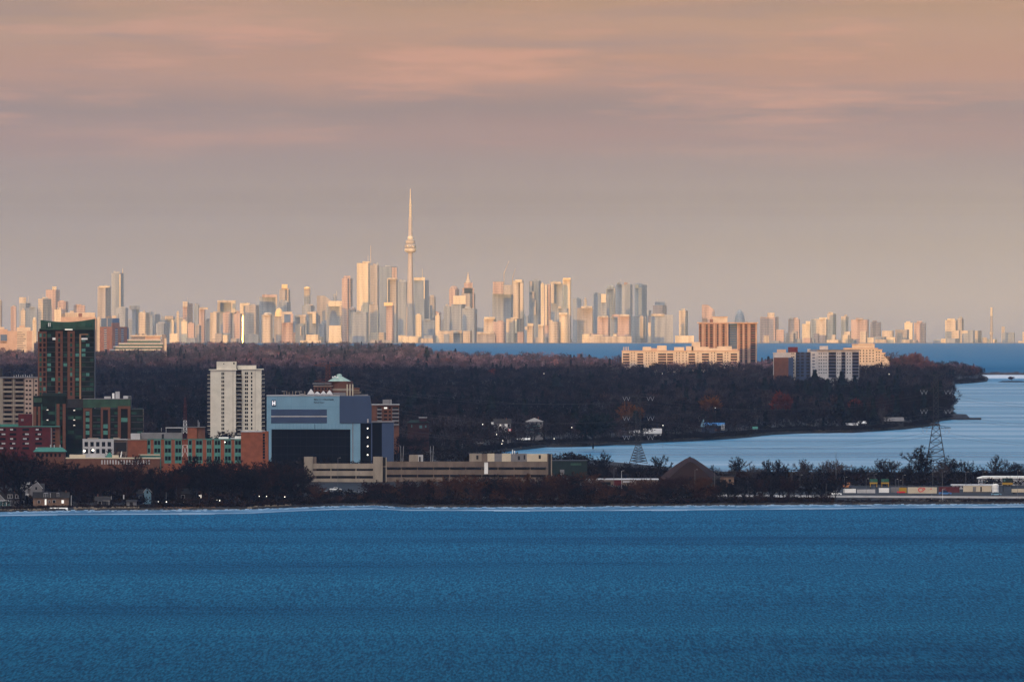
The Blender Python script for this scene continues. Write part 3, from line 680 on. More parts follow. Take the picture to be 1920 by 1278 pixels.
# hazy mid-height blocks filling the back of the city
for i in range(120):
    x = lr.uniform(100, 1255); w = lr.uniform(9, 26); yt = lr.uniform(582, 620) - (14 * math.exp(-((x - 720) / 260) ** 2) if i % 3 == 0 else 0)
    T('dim hazy mid-height block behind the front rows of the city', x, x + w, yt, lr.uniform(28, 48), lr.choice('gggtkgp'), lr.uniform(.6, .95), group='dim blocks at the back of the city', name='hazy_block', cat='building')
# needle tower
Y = CITYY + 700.0; px = Y / F
nt_ = thing('needle_tower', 'very tall concrete needle tower with a round pod, above all the skyline', 'tower', (wx(769.5, Y), Y, sag(Y) - 1))
nz_ = lambda y: wz(y, Y) - sag(Y) + 1
r_ = lambda p: p * px / 2
sh = MB()
prof = [(r_(19), 0), (r_(17.5), nz_(615)), (r_(15.5), nz_(590)), (r_(13), nz_(560)), (r_(11), nz_(525)), (r_(9.3), nz_(495)), (r_(8.2), nz_(470)), (r_(8), nz_(445)), (r_(7.4), nz_(420)), (r_(6.8), nz_(407))]
sh.lathe(prof, n=6).build('shaft', facade('needle_concrete', (.36, .31, .27), (.44, .38, .33), sx=.05), nt_)
MB().lathe([(r_(12), nz_(474)), (r_(21.5), nz_(471)), (r_(22.5), nz_(469)), (r_(22), nz_(466)), (r_(18), nz_(465))], n=24).build('pod_ring', FK['y'], nt_)
MB().lathe([(r_(18), nz_(465)), (r_(22), nz_(463)), (r_(22), nz_(460)), (r_(19.5), nz_(457.5)), (r_(14), nz_(457))], n=24).build('pod', FK['t'], nt_)
for a_ in range(12):
    t_ = 2 * math.pi * a_ / 12
    MB().sphere((math.cos(t_) * r_(20.5), math.sin(t_) * r_(20.5), nz_(462)), 2.4, 2.4, 4.0).build('pod_window', FK['m'], nt_, smooth=True)
MB().lathe([(r_(14), nz_(457)), (r_(17.5), nz_(455)), (r_(17), nz_(450.5)), (r_(10), nz_(449))], n=24).build('observation_deck', FK['c'], nt_)
MB().lathe([(r_(9), nz_(449)), (r_(11), nz_(447.5)), (r_(10.5), nz_(444.5)), (r_(7.6), nz_(442.5))], n=18).build('sky_pod', FK['y'], nt_)
MB().lathe([(r_(5.2), nz_(407)), (r_(4.2), nz_(382)), (r_(3.4), nz_(381)), (r_(2.9), nz_(373)), (r_(2.2), nz_(372)), (r_(1.3), nz_(354))], n=10).build('antenna', FK['y'], nt_)
# lone chimney at the far right
Y = CITYY + 500.0; px = Y / F
ch = thing('chimney_stack', 'lone tall white-topped chimney at the far right of the skyline', 'chimney', (wx(1859, Y), Y, sag(Y) - 1))
zc_ = lambda y: wz(y, Y) - sag(Y) + 1
MB().lathe([(3.0 * px, 0), (2.1 * px, zc_(592))], n=14).build('stack', FK['t'], ch)
MB().lathe([(2.15 * px, zc_(592)), (2.1 * px, zc_(576))], n=14).build('white_top', FK['y'], ch)
MB().lathe([(3.4 * px, zc_(627)), (3.4 * px, zc_(622))], n=14).build('collar', FK['c'], ch)
# ------------------------------------------------------------------ town on the near shore
M = dict(
    white=mat('cream_render', (.60, .55, .46), var=.08, scale=.15), beige=mat('beige_concrete', (.25, .21, .165), var=.15, scale=.2, stretch=(1, 1, .3)),
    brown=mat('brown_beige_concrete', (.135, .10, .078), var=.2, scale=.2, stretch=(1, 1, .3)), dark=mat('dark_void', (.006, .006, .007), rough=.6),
    glass=mat('dark_window_glass', (.006, .008, .010), rough=.15, spec=.12), black=mat('black_curtain_glass', (.003, .004, .006), rough=.3, spec=.03),
    blue=mat('pale_blue_panel', (.145, .275, .375), var=.06, scale=.12, rough=.6), slate=mat('slate_blue_panel', (.028, .050, .105), var=.08, scale=.1, rough=.6),
    orange=mat('orange_brick', (.21, .062, .028), var=.15, scale=.3), teal=mat('teal_spandrel', (.055, .19, .165), var=.15, scale=.4, rough=.4),
    red=mat('dark_red_brick', (.068, .006, .008), var=.18, scale=.3), brick=mat('brown_brick', (.115, .045, .025), var=.15, scale=.3),
    pier=mat('tan_pier', (.30, .165, .09), var=.1, scale=.3), gglass=mat('green_glass', (.012, .050, .038), rough=.25, spec=.2, var=.5, scale=.12),
    dglass=mat('dark_green_glass', (.005, .012, .010), rough=.25, spec=.12, var=.6, scale=.15), gcap=mat('green_metal', (.020, .060, .036), var=.35, scale=.2, rough=.5),
    copper=mat('green_copper_roof', (.045, .16, .13), var=.15, scale=.3), grey=mat('light_grey_panel', (.40, .40, .41), var=.1, scale=.2),
    mgrey=mat('mid_grey_metal', (.16, .155, .16), var=.15, scale=.2), paint=mat('white_paint', (.74, .74, .72), var=.05, scale=.3),
    cream=mat('cream_metal', (.50, .43, .32), var=.06, scale=.3), navy=mat('navy_sign', (.010, .025, .06), rough=.5), roof=mat('dark_roof', (.022, .020, .020), var=.3, scale=.3),
    maroon=mat('maroon_metal', (.085, .014, .015), var=.2, scale=.4), yellow=mat('yellow_metal', (.34, .20, .02), rough=.5), signred=mat('sign_red', (.55, .02, .03), rough=.5),
    green=mat('machine_green', (.014, .085, .05), rough=.5), dkgreen=mat('dark_green_metal', (.006, .016, .013), var=.2, scale=.2), carblue=mat('car_blue', (.03, .14, .36), rough=.3, spec=.5),
    steel=mat('grey_steel', (.13, .13, .135), rough=.55, metal=.3), dsteel=mat('dark_steel', (.045, .045, .05), rough=.6, metal=.3), rust=mat('rusty_steel', (.11, .035, .022), var=.3, scale=.5),
    tyre=mat('tyre_rubber', (.015, .015, .015)), lamp=mat('lit_lamp', (1.0, .93, .78), emit=.7), wlamp=mat('lit_window', (1.0, .95, .85), emit=.09), stone=mat('shore_stone', (.22, .18, .14), var=.5, scale=.5),
    brownwall=mat('brown_house_wall', (.17, .105, .07), var=.2, scale=.5), insul=mat('white_insulator', (.33, .35, .38), rough=.3), salt=mat('brown_cover', (.024, .009, .006), var=.3, scale=.1),
    snow=mat('old_snow', (.55, .58, .63), var=.15, scale=.1), road=mat('asphalt', (.035, .035, .037), var=.2, scale=.2), yglass=mat('bluegreen_glass', (.05, .12, .13), rough=.2, spec=.5),
    midbrick=mat('rose_brick', (.17, .085, .072), var=.15, scale=.2), mbeige=mat('rose_beige_wall', (.38, .285, .23), var=.1, scale=.1), mwhite=mat('pale_wall', (.45, .395, .33), var=.1, scale=.1), mblue=mat('deep_blue_glass', (.03, .09, .20), rough=.3))
class Bld:
    """a building whose front faces the bay: parts are placed by photo rows and columns on its own front plane"""
    def __init__(s, name, label, cat, x0, x1, Y, land=zA, group=None, rz=0):
        s.Y = Y; s.xc = (x0 + x1) / 2; s.zb = land(s.xc, Y) - .3; s.px = Y / F
        s.o = thing(name, label, cat, (wx(s.xc, Y), Y, s.zb), group, rz)
    def lx(s, x): return (x - s.xc) * s.px
    def lz(s, y): return 0.0 if y is None else wz(y, s.Y) - s.zb
    def box(s, part, x0, x1, y0, y1, d0, d1, m, parent=None):
        b = MB().box(s.lx(x0), s.lx(x1), d0, d1, s.lz(y1), s.lz(y0)); return b.build(part, M[m] if isinstance(m, str) else m, parent or s.o)
    def mb(s, part, b, m, parent=None, smooth=False): return b.build(part, M[m] if isinstance(m, str) else m, parent or s.o, smooth)
    def wins(s, rects, m='glass', part='window', d0=-.12, d1=.05, frame=None, limit=100):
        big = sorted(rects, key=lambda r: -(r[1] - r[0]) * (r[3] - r[2]))
        for (a, b_, c, d) in big[:limit]:
            w = s.box(part, a, b_, c, d, d0, d1, m)
            if frame:
                t = .10 / s.px; f = MB()
                f.box(s.lx(a) , s.lx(b_), d0 - .06, d0 - .005, s.lz(d) - .14, s.lz(d)); f.box(s.lx(a), s.lx(b_), d0 - .06, d0 - .005, s.lz(c), s.lz(c) + .14)
                f.build('frame', M[frame], w)
        if big[limit:]:
            b = MB()
            for (a, b_, c, d) in big[limit:]: b.box(s.lx(a), s.lx(b_), d0, d1, s.lz(d), s.lz(c))
            struct(b.build(part, M[m], s.o), 'stuff')

# --- cream apartment tower
b = Bld('apartment_tower', 'cream slab apartment tower with stacked dark balconies, left of the pale blue hospital', 'building', 390, 495, 11350)
b.box('wall', 394.5, 442.5, 694, None, 0, 16, 'white'); b.box('wall', 453, 490, 693, None, 4, 20, 'white'); b.box('wall', 442.5, 453, 695, None, 9, 18, 'brown')
b.box('roof_edge', 391.5, 444.5, 692.2, 694, -.6, 16.5, 'white'); b.box('roof_edge', 446, 494, 691.4, 693, 3.4, 20.5, 'white')
b.box('penthouse', 406, 443, 678, 692.2, 2, 12, 'white'); b.box('penthouse', 444.5, 480, 685, 691.4, 7, 16, 'white')
b.box('penthouse_window', 437, 440, 679.5, 682.5, 1.9, 2.1, 'glass'); b.box('penthouse_window', 418.5, 420.5, 681, 683, 1.9, 2.1, 'glass')
for x, yt in ((422, 664), (443.5, 672), (480.5, 675)): b.mb('antenna', MB().bar((b.lx(x), 8, b.lz(693)), (b.lx(x), 8, b.lz(yt)), .12), 'steel')
P_ = 7.35
for i in range(19):
    y = 697 + i * P_
    for (xa, xb, d0, d1) in ((388.8, 394.8, 3, 13), (442.2, 453.2, 1.5, 9), (489.6, 495.6, 6, 17)):
        bal = b.box('balcony', xa, xb, y + 2.6, y + 5.6, d0, d1, 'dsteel'); b.box('slab', xa - .2, xb + .2, y + 5.6, y + 6.4, d0 - .2, d1, 'white', bal)
w1 = [(415.2 + k * 3.0, 417.4 + k * 3.0, 698 + i * P_, 702.6 + i * P_) for i in range(17) for k in (0, 1)]
b.wins(w1)
w2 = [(xa, xb, 697.5 + i * P_, 702 + i * P_) for i in range(17) for xa, xb in ((459, 461.6), (462.2, 464.8), (470.4, 473))]
for r in w2: b.box('window', *r, 3.88, 4.05, 'glass')
b.box('concrete_rib', 436.5, 437.1, 694, None, -.15, 0, 'beige'); b.box('concrete_rib', 478, 478.6, 693, None, 3.85, 4, 'beige')

# --- pale blue hospital
b = Bld('hospital', 'pale blue hospital block with a white H and a black glass front', 'building', 500, 738, 10900)
b.box('wall', 500, 509, 742, None, 0, 30, 'blue'); b.box('wall', 509, 636.7, 742, 804.5, 0, 30, 'blue'); b.box('wall', 636.7, 657, 793, 804.5, 0, 30, 'blue')
b.box('glass_front', 509, 657, 804.5, None, .8, 30, 'black'); b.box('wall', 657, 675.6, 793, None, 0, 30, 'blue')
q = [(b.lx(636.7), b.lz(793)), (b.lx(696), b.lz(793)), (b.lx(696), b.lz(760)), (b.lx(693), b.lz(742)), (b.lx(636.7), b.lz(742))]
b.mb('slate_wall', MB().xprism(q, -.4, 30), 'slate')
b.box('stair_glass', 675.6, 695.5, 793, None, .6, 30, 'black'); b.box('corner_post', 695.5, 698, 792, None, .1, 30, 'slate')
b.box('side_glass', 698, 716, 792, None, 1.2, 30, 'black'); b.box('slate_wing', 716, 738, 791.5, None, .7, 30, 'slate'); b.box('roof_edge', 696, 739, 790, 791.5, .2, 30, 'mgrey')
b.box('roof_edge', 499.4, 637, 740.8, 742, -.3, 30, 'grey')
b.box('window_band', 508.3, 613, 767, 779.4, -.18, .05, 'slate'); b.box('window_band', 508.3, 613, 781.2, 793, -.18, .05, 'slate')
b.box('sill_line', 508.3, 613.5, 779.4, 781.2, -.3, .02, 'grey')
b.box('downpipe', 660.8, 662.4, 793, None, -.25, -.02, 'mgrey'); b.box('downpipe', 590, 590.8, 794.5, 803.5, -.25, -.02, 'dark')
g = MB()
for i in range(22): x = 510 + i * 6.6; g.box(b.lx(x), b.lx(x) + .22, -.03, .01, b.lz(804), b.lz(794))
for y in (762.5, 804.2): g.box(b.lx(501), b.lx(636), -.03, .01, b.lz(y), b.lz(y) + .2)
for x in (520, 546, 572, 598, 630): g.box(b.lx(x), b.lx(x) + .16, -.03, .01, b.lz(766), b.lz(743))
b.mb('panel_joints', g, mat('panel_joint', (.10, .21, .30)))
g = MB()
for i in range(12): x = 515 + i * 12; g.box(b.lx(x), b.lx(x) + .12, .7, .82, b.lz(868), b.lz(805))
for y in (820, 836, 852): g.box(b.lx(509), b.lx(657), .7, .82, b.lz(y), b.lz(y) + .25)
b.mb('mullions', g, mat('dark_mullion', (.010, .012, .018)))
for y in (802.7, 819.4, 836, 852.4): b.mb('lit_lamp', MB().sphere((b.lx(689.3), .2, b.lz(y)), .46, .3, .46), 'lamp', smooth=True)
sg = b.box('letter_sign', 509.3, 517.6, 749.6, 761, -.45, -.02, 'navy')
hx0, hx1, hy0, hy1 = b.lx(510.7), b.lx(516.2), b.lz(759.4), b.lz(751.2); t = (hx1 - hx0) * .27
g = MB().box(hx0, hx0 + t, -.62, -.45, hy0, hy1).box(hx1 - t, hx1, -.62, -.45, hy0, hy1).box(hx0 + t, hx1 - t, -.62, -.45, (hy0 + hy1) / 2 - t * .45, (hy0 + hy1) / 2 + t * .45)
b.mb('letter', g, mat('sign_white', (.85, .87, .9), emit=.12), sg)
def lettering(text, width, m, parent, x, y, z, part='lettering', bold=.0, depth=.05):
    cu = bpy.data.curves.new('t', 'FONT'); cu.body = text; cu.size = 1.0; cu.offset = bold; cu.extrude = .03
    to = bpy.data.objects.new('t', cu); COL.objects.link(to); bpy.context.view_layer.update()
    me = bpy.data.meshes.new_from_object(to.evaluated_get(bpy.context.evaluated_depsgraph_get())); bpy.data.objects.remove(to)
    co = np.array([v.co[:] for v in me.vertices]); k = width / (co[:, 0].max() - co[:, 0].min())
    me.transform(Matrix(((k, 0, 0, x - co[:, 0].min() * k), (0, 0, -depth / .06, y), (0, k, 0, z), (0, 0, 0, 1))))
    me.materials.clear(); me.materials.append(M[m]); me.name = part
    o = bpy.data.objects.new(part, me); COL.objects.link(o); o.parent = parent; return o
lettering('Michael Lee-Chin & Family', (626 - 588.5) * b.px, 'dark', b.o, b.lx(588.5), -.08, b.lz(749.6), bold=.035)
lettering('Patient Tower', (608.5 - 588.5) * b.px, 'dark', b.o, b.lx(588.5), -.08, b.lz(755.2), bold=.035)
for i, (x, yt) in enumerate(((532.5, 735), (537.5, 733), (541.8, 735), (548.8, 733), (554, 734), (561.5, 733.5), (571.5, 733))):
    b.mb('vent_pipe', MB().bar((b.lx(x), 4 + i % 3, b.lz(742)), (b.lx(x), 4 + i % 3, b.lz(yt)), .24, n=8), 'beige')
for x0, x1, y0, y1 in ((528, 535.5, 732.6, 734.2), (553, 557, 733.2, 735), (558, 566, 733, 734.6), (561, 570, 737.5, 741.5), (543, 547, 739, 741.8)): b.box('duct', x0, x1, y0, y1, 5, 7, 'mgrey')
for x in (650.8, 656.1, 661.2): b.mb('boiler_stack', MB().bar((b.lx(x), 9, b.lz(742)), (b.lx(x), 9, b.lz(720.2)), .48, n=8), 'cream')
for xa, xb, yt in ((575.5, 590, 729.5), (588, 601, 734), (600, 612, 733), (611, 624, 731.5)):
    q = [(b.lx(xa), 6), (b.lx(xb), 6), (b.lx(xb), 13), (b.lx(xa), 13)]; cx_, cy_ = b.lx((xa + xb) / 2), 9.5
    b.mb('tent_roof', MB().prism(q, b.lz(739), b.lz(yt), [(cx_ - .3, cy_ - .3), (cx_ + .3, cy_ - .3), (cx_ + .3, cy_ + .3), (cx_ - .3, cy_ + .3)]), 'grey')
b.box('plant_box', 624, 648, 736, 742, 7, 13, 'mgrey'); b.box('plant_box', 664, 690, 739.5, 742, 7, 13, 'mgrey')
for x, yt in ((516.5, 727), (519, 739), (680, 738)): b.mb('antenna', MB().bar((b.lx(x), 3, b.lz(742)), (b.lx(x), 3, b.lz(yt)), .1), 'steel')
b.box('camera_box', 688.5, 691, 785, 792, -.8, -.4, 'grey')

# --- orange brick hospital wing
b = Bld('brick_wing', 'long orange brick wing with teal window strips, beside the pale blue hospital', 'building', 235, 503, 10500)
b.box('wall', 236, 276, 824.5, None, -1.5, 20, 'orange'); b.box('wall', 276, 453, 823.5, None, 0, 20, 'orange'); b.box('wall', 452, 492, 809.5, None, -.9, 20, 'orange'); b.box('wall', 492, 503, 808.5, None, -1.6, 20, 'orange')
b.box('roof_edge', 235.5, 276.5, 823.4, 824.6, -1.9, 18, 'beige'); b.box('roof_edge', 276.5, 452, 822.4, 823.6, -.3, 18, 'copper'); b.box('roof_edge', 451, 497, 808, 809.6, -1.2, 18, 'grey')
b.box('plant_room', 264, 341.5, 811, 822.5, 4, 14, 'mgrey'); b.box('plant_room', 245, 262.5, 812.5, 823.4, 1, 12, 'grey'); b.box('louvre', 303, 307, 813.5, 822, 3.9, 4.1, 'dark')
b.box('canopy', 310, 342, 801, 802.6, 6, 14, 'grey'); b.box('canopy_back', 314, 341, 803.4, 811, 8, 13, 'dark')
for x in (311, 341): b.mb('canopy_post', MB().bar((b.lx(x), 6.5, b.lz(812)), (b.lx(x), 6.5, b.lz(802.6)), .18), 'grey')
b.box('penthouse', 351, 369, 802, 822.5, 5, 14, 'orange'); b.box('penthouse', 369, 384, 801, 822.5, 6, 14, 'brick'); b.box('penthouse_roof', 350, 385, 800, 801, 4.6, 14.5, 'mgrey')
for x, yt in ((371, 787), (373, 791), (302, 809)): b.mb('antenna', MB().bar((b.lx(x), 8, b.lz(802)), (b.lx(x), 8, b.lz(yt)), .16), 'grey')
for k, (xa, xb) in enumerate(((277, 281.5), (289, 301), (309, 320.5), (328.5, 340), (353.5, 359.5), (367.5, 379), (388, 396), (402.5, 413), (421.5, 433), (440.5, 452), (459, 470))):
    if k < 10: b.box('teal_strip', xa - .8, xb + .8, 824.2, 868, -.10, .02, 'teal')
    nw = 2 if xb - xa > 7 else 1; wd = (xb - xa) / nw
    for y in (825.8, 840.2, 854.8):
        for j in range(nw):
            if k < 10: b.box('window', xa + j * wd + .5, xa + (j + 1) * wd - .5, y, y + 7.6, -.22, -.08, 'glass')
b.wins([(492.8 + .0, 496.8, 812 + i * 5.4, 816.4 + i * 5.4) for i in range(9)], d0=-1.75, d1=-1.55)
b.box('lean_to_wall', 262, 302, 853, None, -3, -1.52, 'copper'); b.box('awning_roof', 260, 300, 851, 853.2, -3.4, -1.52, 'cream')
b.box('roof_equipment', 410, 428, 819, 822.4, 3, 9, 'paint'); b.box('roof_equipment', 440, 463, 817.5, 822.4, 3, 9, 'paint'); b.box('roof_equipment', 432, 440, 820, 822.4, 3, 8, 'grey')
b.box('lit_window', 420.5, 422.5, 827.5, 829.2, -.26, -.23, 'lamp')
b.box('side_wall', 232, 236, 834, 850, -1.4, 12, 'grey')

# --- parking garage
b = Bld('parking_garage', 'three deck beige concrete parking garage with pale stair towers', 'building', 570, 1034, 10330)
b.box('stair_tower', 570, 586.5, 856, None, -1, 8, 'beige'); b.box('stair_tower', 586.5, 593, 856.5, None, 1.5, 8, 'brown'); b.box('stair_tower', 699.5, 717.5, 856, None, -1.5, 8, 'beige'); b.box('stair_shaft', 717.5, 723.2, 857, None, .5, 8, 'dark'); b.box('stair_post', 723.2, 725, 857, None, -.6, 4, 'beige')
for i, (y0, y1) in enumerate(((868.5, 878.2), (882.2, 891.6), (896.6, 905))): b.box('deck_parapet', 587, 699.5, y0, y1, -.4, .3, 'beige')
for i, (y0, y1) in enumerate(((864.6, 875.4), (880.4, 889.4), (894.2, 903), (907.5, 914))): b.box('deck_parapet', 725, 1026, y0, y1, -.4, .3, 'brown')
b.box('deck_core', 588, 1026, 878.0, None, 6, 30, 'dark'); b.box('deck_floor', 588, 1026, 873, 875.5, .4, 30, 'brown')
for x in (620.5, 667.5): b.box('column', x - 1, x + 1, 878, 905, .0, .9, 'beige')
for i in range(10): x = 752.5 + i * 30.2; b.box('column', x - 1, x + 1, 875, 912, .0, .9, 'brown')
b.box('ground_wall', 587, 725, 905, None, .8, 3, 'brown'); b.box('ground_wall', 725, 1026, 914, None, .8, 3, 'brown')
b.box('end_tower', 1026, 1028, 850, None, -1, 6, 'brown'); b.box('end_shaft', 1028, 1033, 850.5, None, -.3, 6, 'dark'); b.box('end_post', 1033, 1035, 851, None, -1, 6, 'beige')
for k, (x0, x1, m) in enumerate(((880, 903, 'beige'), (903, 914, 'brown'), (914, 927, 'cream'), (927, 941, 'mgrey'), (941, 958, 'cream'), (958, 969, 'mgrey'), (969, 988, 'mgrey'), (988, 1026, 'cream'))): b.box('roof_room', x0, x1, 850.4 + (k % 2) * .6, 866, 9, 16, m)
b.box('roof_room', 767, 784, 852.5, 867, 7, 13, 'beige'); b.box('roof_room', 784, 793, 852.8, 867, 7.4, 13, 'grey')
for (x0, x1, y0, y1) in ((785.5, 788.5, 856, 865), (893, 897, 853.5, 861), (971, 975, 855, 862), (982, 985, 853, 861), (1010, 1014, 853, 860)): b.box('door', x0, x1, y0, y1, 6.8 if x0 < 800 else 8.8, 7.45 if x0 < 800 else 9.1, 'dark')
b.box('roof_stack', 908, 915, 866, 888, -1.4, -.42, 'paint'); b.box('stack_cap', 906, 917, 864.5, 866, -1.7, -.3, 'brown')
for x, yt in ((634, 855), (633, 858)): pass
for x in (752, 755, 811, 808): b.mb('roof_antenna', MB().bar((b.lx(x), 6, b.lz(868)), (b.lx(x + (1.6 if x in (755, 811) else -1)), 6, b.lz(836)), .16, .1), 'grey')
b.mb('roof_antenna', MB().bar((b.lx(961), 12, b.lz(852)), (b.lx(961), 12, b.lz(843)), .35), 'paint'); b.mb('roof_antenna', MB().bar((b.lx(965), 12, b.lz(852)), (b.lx(965), 12, b.lz(845)), .3), 'paint')
b = Bld('green_shed', 'dark green windowless box building at the garage far end', 'building', 1035, 1102, 10450)
b.box('wall', 1035.6, 1101, 864, None, 0, 20, 'dkgreen'); b.box('roof_edge', 1035.2, 1101.5, 862.6, 864, -.3, 20, 'dsteel'); b.box('door', 1050, 1058, 880, None, -.1, .05, 'mgrey'); b.box('sign_board', 1070, 1090, 868, 872, -.15, .05, 'gcap')

# --- green glass condominium
b = Bld('condominium_tower', 'dark green glass condominium tower with brown brick piers, tallest in town', 'building', 70, 178, 10950)
b.box('glass_wall', 73.5, 176.5, 616, None, 1.2, 26, 'dglass')
cr = [(b.lx(76), b.lz(618))] + [(b.lx(177), b.lz(618)), (b.lx(177), b.lz(597.5))] + [(b.lx(177 - 101 * t / 10), b.lz(597.5 + 2.5 * t / 10 + 5.0 * math.sin(math.pi * t / 10))) for t in range(1, 10)] + [(b.lx(76), b.lz(600))]
b.mb('glass_crown', MB().xprism(cr, .6, 24), 'gcap')
for x, y in ((86, 608), (160, 605)): b.box('crown_panel', x, x + 13, y, y + 8, .45, .6, 'gglass')
b.box('crown_vent', 90.5, 92, 605, 612, .42, .62, 'paint'); b.box('crown_vent', 93.5, 94.6, 605, 612, .42, .62, 'paint')
b.box('roof_light', 121.5, 136, 616.8, 618.4, .3, .6, 'wlamp')
for x0, x1, y0, y1 in ((71, 87.5, 621, None), (104, 117.5, 620.5, None), (126.5, 140, 620.5, None)):
    b.box('brick_pier', x0, x1, y0, y1, 0, 8, 'brick')
b.box('tan_pier', 149, 152, 626, None, -.3, 6, 'pier'); b.box('tan_lintel', 152, 165, 626, 627.6, .2, 6, 'pier')
b.box('white_balcony', 98.5, 104, 633, 637, -.2, 1.2, 'paint'); b.box('white_balcony', 152.5, 164, 633.5, 636.6, -.2, 1.2, 'paint')
gr = random.Random(4); wlist, glist = [], []
for i in range(13):
    y = 625 + i * 9.15
    for xa, xb in ((74, 78), (81, 85.5), (109, 113), (131.5, 135.5)):
        (glist if gr.random() < .16 + (.5 if xa == 74 else 0) else wlist).append((xa, xb, y, y + 6.6))
    for xa, xb in ((88.5, 95.5), (96, 103), (119, 125.5), (141.5, 148), (153, 160), (161, 167.5), (168.5, 175.5)):
        pr = .30 + (.35 if xa in (141.5, 153) else 0)
        r = (xa, xb, y + .8, y + 6.4)
        if gr.random() < pr: glist.append(r)
rail = [(xa, xb, 625 + i * 9.15 + 7.0, 625 + i * 9.15 + 8.0) for i in range(13) for xa, xb in ((88, 103.6), (118, 126), (140.6, 148.6), (152.4, 176))]
for r in wlist: b.box('window', *r, -.15, .05, 'glass')
for r in glist: b.box('green_window', *r, -.2 if r[0] < 87 or 108 < r[0] < 114 or 131 < r[0] < 136 else .95, .05 if r[0] < 87 or 108 < r[0] < 114 or 131 < r[0] < 136 else 1.25, gr.choice(('gglass', 'gglass', 'teal')))
for r in rail: b.box('floor_edge', *r, .9, 1.25, 'dsteel')
b.box('side_edge', 176.5, 177.4, 618, None, 2, 26, 'mgrey')
b = Bld('condominium_wing', 'low green glass wing with brown brick piers in front of the condominium tower', 'building', 60, 268, 10780)
b.box('glass_wall', 62, 124, 742, None, 1, 18, 'dglass'); b.box('glass_wall', 124, 156, 752, None, 3, 18, 'dglass'); b.box('glass_wall', 156, 268, 766, None, 1, 18, 'dglass')
b.box('cornice', 63, 78, 746, 754, .3, 14, 'gcap'); b.box('dark_top', 79, 124, 737, 757, 1.5, 16, 'dkgreen'); b.box('cornice', 156, 245, 748, 764, .4, 14, 'gcap'); b.box('cornice_line', 155, 246, 747, 748.2, .1, 14, 'mgrey'); b.box('dark_top', 124, 156, 748, 764, 2.2, 16, 'roof')
for x0, x1, y0 in ((62.5, 68, 762), (71, 75.5, 762), (106, 111.5, 757), (117.5, 123, 757), (156, 160, 768), (168, 172.5, 768), (189, 193, 766), (202.5, 206.5, 766), (221, 226.5, 765), (239.5, 244.5, 765)): b.box('brick_pier', x0, x1, y0, None, 0, 5, 'brick')
for x0, x1, y0 in ((156, 172.5, 765), (189, 206.5, 763), (221, 244.5, 761)): b.box('brick_head', x0, x1, y0, y0 + 5, -.1, 5, 'brick')
for i in range(5):
    y = 771 + i * 12
    for xa, xb in ((160.6, 167.6), (193.6, 202), (227, 239)):
        b.box('window', xa, xb, y, y + 7.5, .7, 1.1, 'teal' if gr.random() < .45 else 'glass')
    for xa, xb in ((174, 181), (181.5, 188), (207.5, 214), (214.5, 220.5), (246, 256), (257, 267)):
        b.box('balcony_glass', xa, xb, y + 1, y + 5.5, .2, 1.02, 'gglass' if gr.random() < .55 else 'dglass'); b.box('floor_edge', xa, xb, y + 7.6, y + 8.8, .1, 1.05, 'dsteel')
for i in range(9):
    y = 762 + i * 9
    for xa, xb in ((69, 70.6), (79, 88), (90, 103), (112, 117), (127, 138), (141, 153)):
        b.box('window', xa, xb, y, y + 6, .8 if xa < 124 else 2.8, 1.05 if xa < 124 else 3.05, 'gglass' if gr.random() < .35 else 'glass')
for x, y in ((89, 768), (89, 787), (139, 769), (139, 787), (139, 797)): b.box('lit_window', x - 1.6, x + 1.6, y - .7, y + .7, .6 if x < 124 else 2.6, .75 if x < 124 else 2.75, 'wlamp')
b.box('post_line', 78, 78.8, 757, None, .4, 1, 'copper'); b.box('post_line', 104.4, 105, 757, None, .4, 1, 'copper')
for x0, x1, y0, y1, m in ((195, 207, 743, 748, 'grey'), (210, 214, 737, 748, 'paint'), (216, 224, 734, 748, 'grey'), (231, 245, 742, 748, 'grey'), (240, 246, 742.5, 764, 'mgrey')): b.box('roof_equipment', x0, x1, y0, y1, 5, 9, m)
# --- left edge buildings
b = Bld('apartment_block', 'beige apartment block with brown balcony rows at the left picture edge', 'building', -40, 73, 11250)
b.box('wall', -40, 73, 709, None, 1.5, 16, 'brown'); b.box('white_pier', -2, 5.5, 708, None, 0, 8, 'beige'); b.box('wall_bay', 46, 62, 708, None, .4, 8, 'mbeige'); b.box('wall_bay', 64, 72, 708, None, .2, 8, 'mbeige'); b.box('wall_bay', 24, 27, 708, None, .4, 8, 'beige')
b.box('roof_edge', -41, 74, 706.5, 708.5, -.2, 16, 'mgrey'); b.box('penthouse', -30, 4, 690, 706, 3, 10, 'roof')
for i in range(10):
    y = 711 + i * 8.5
    for xa, xb in ((6, 23.5), (27.5, 45.5)):
        q = b.box('balcony', xa, xb, y + 3.8, y + 7.8, -.3, 1.5, 'beige' if (i + int(xa)) % 3 else 'brown'); b.box('railing', xa, xb, y + 3.3, y + 3.8, -.35, -.2, 'dsteel', q)
        b.box('window', xa + 2, xb - 2, y, y + 3.6, 1.3, 1.55, 'glass')
    for xa in (48, 54.5, 65.5): b.box('window', xa, xa + 4.2, y + 1.5, y + 4.5, .1 if xa < 64 else -.1, .45 if xa < 64 else .25, 'glass')
for i in range(9): b.mb('roof_vent', MB().bar((b.lx(26 + i * 4.2), 4, b.lz(707)), (b.lx(26 + i * 4.2), 4, b.lz(703.5 - i % 3)), .25), 'grey')
b = Bld('red_building', 'dark red brick building with grey window strips at the left picture edge', 'building', -40, 112, 10620)
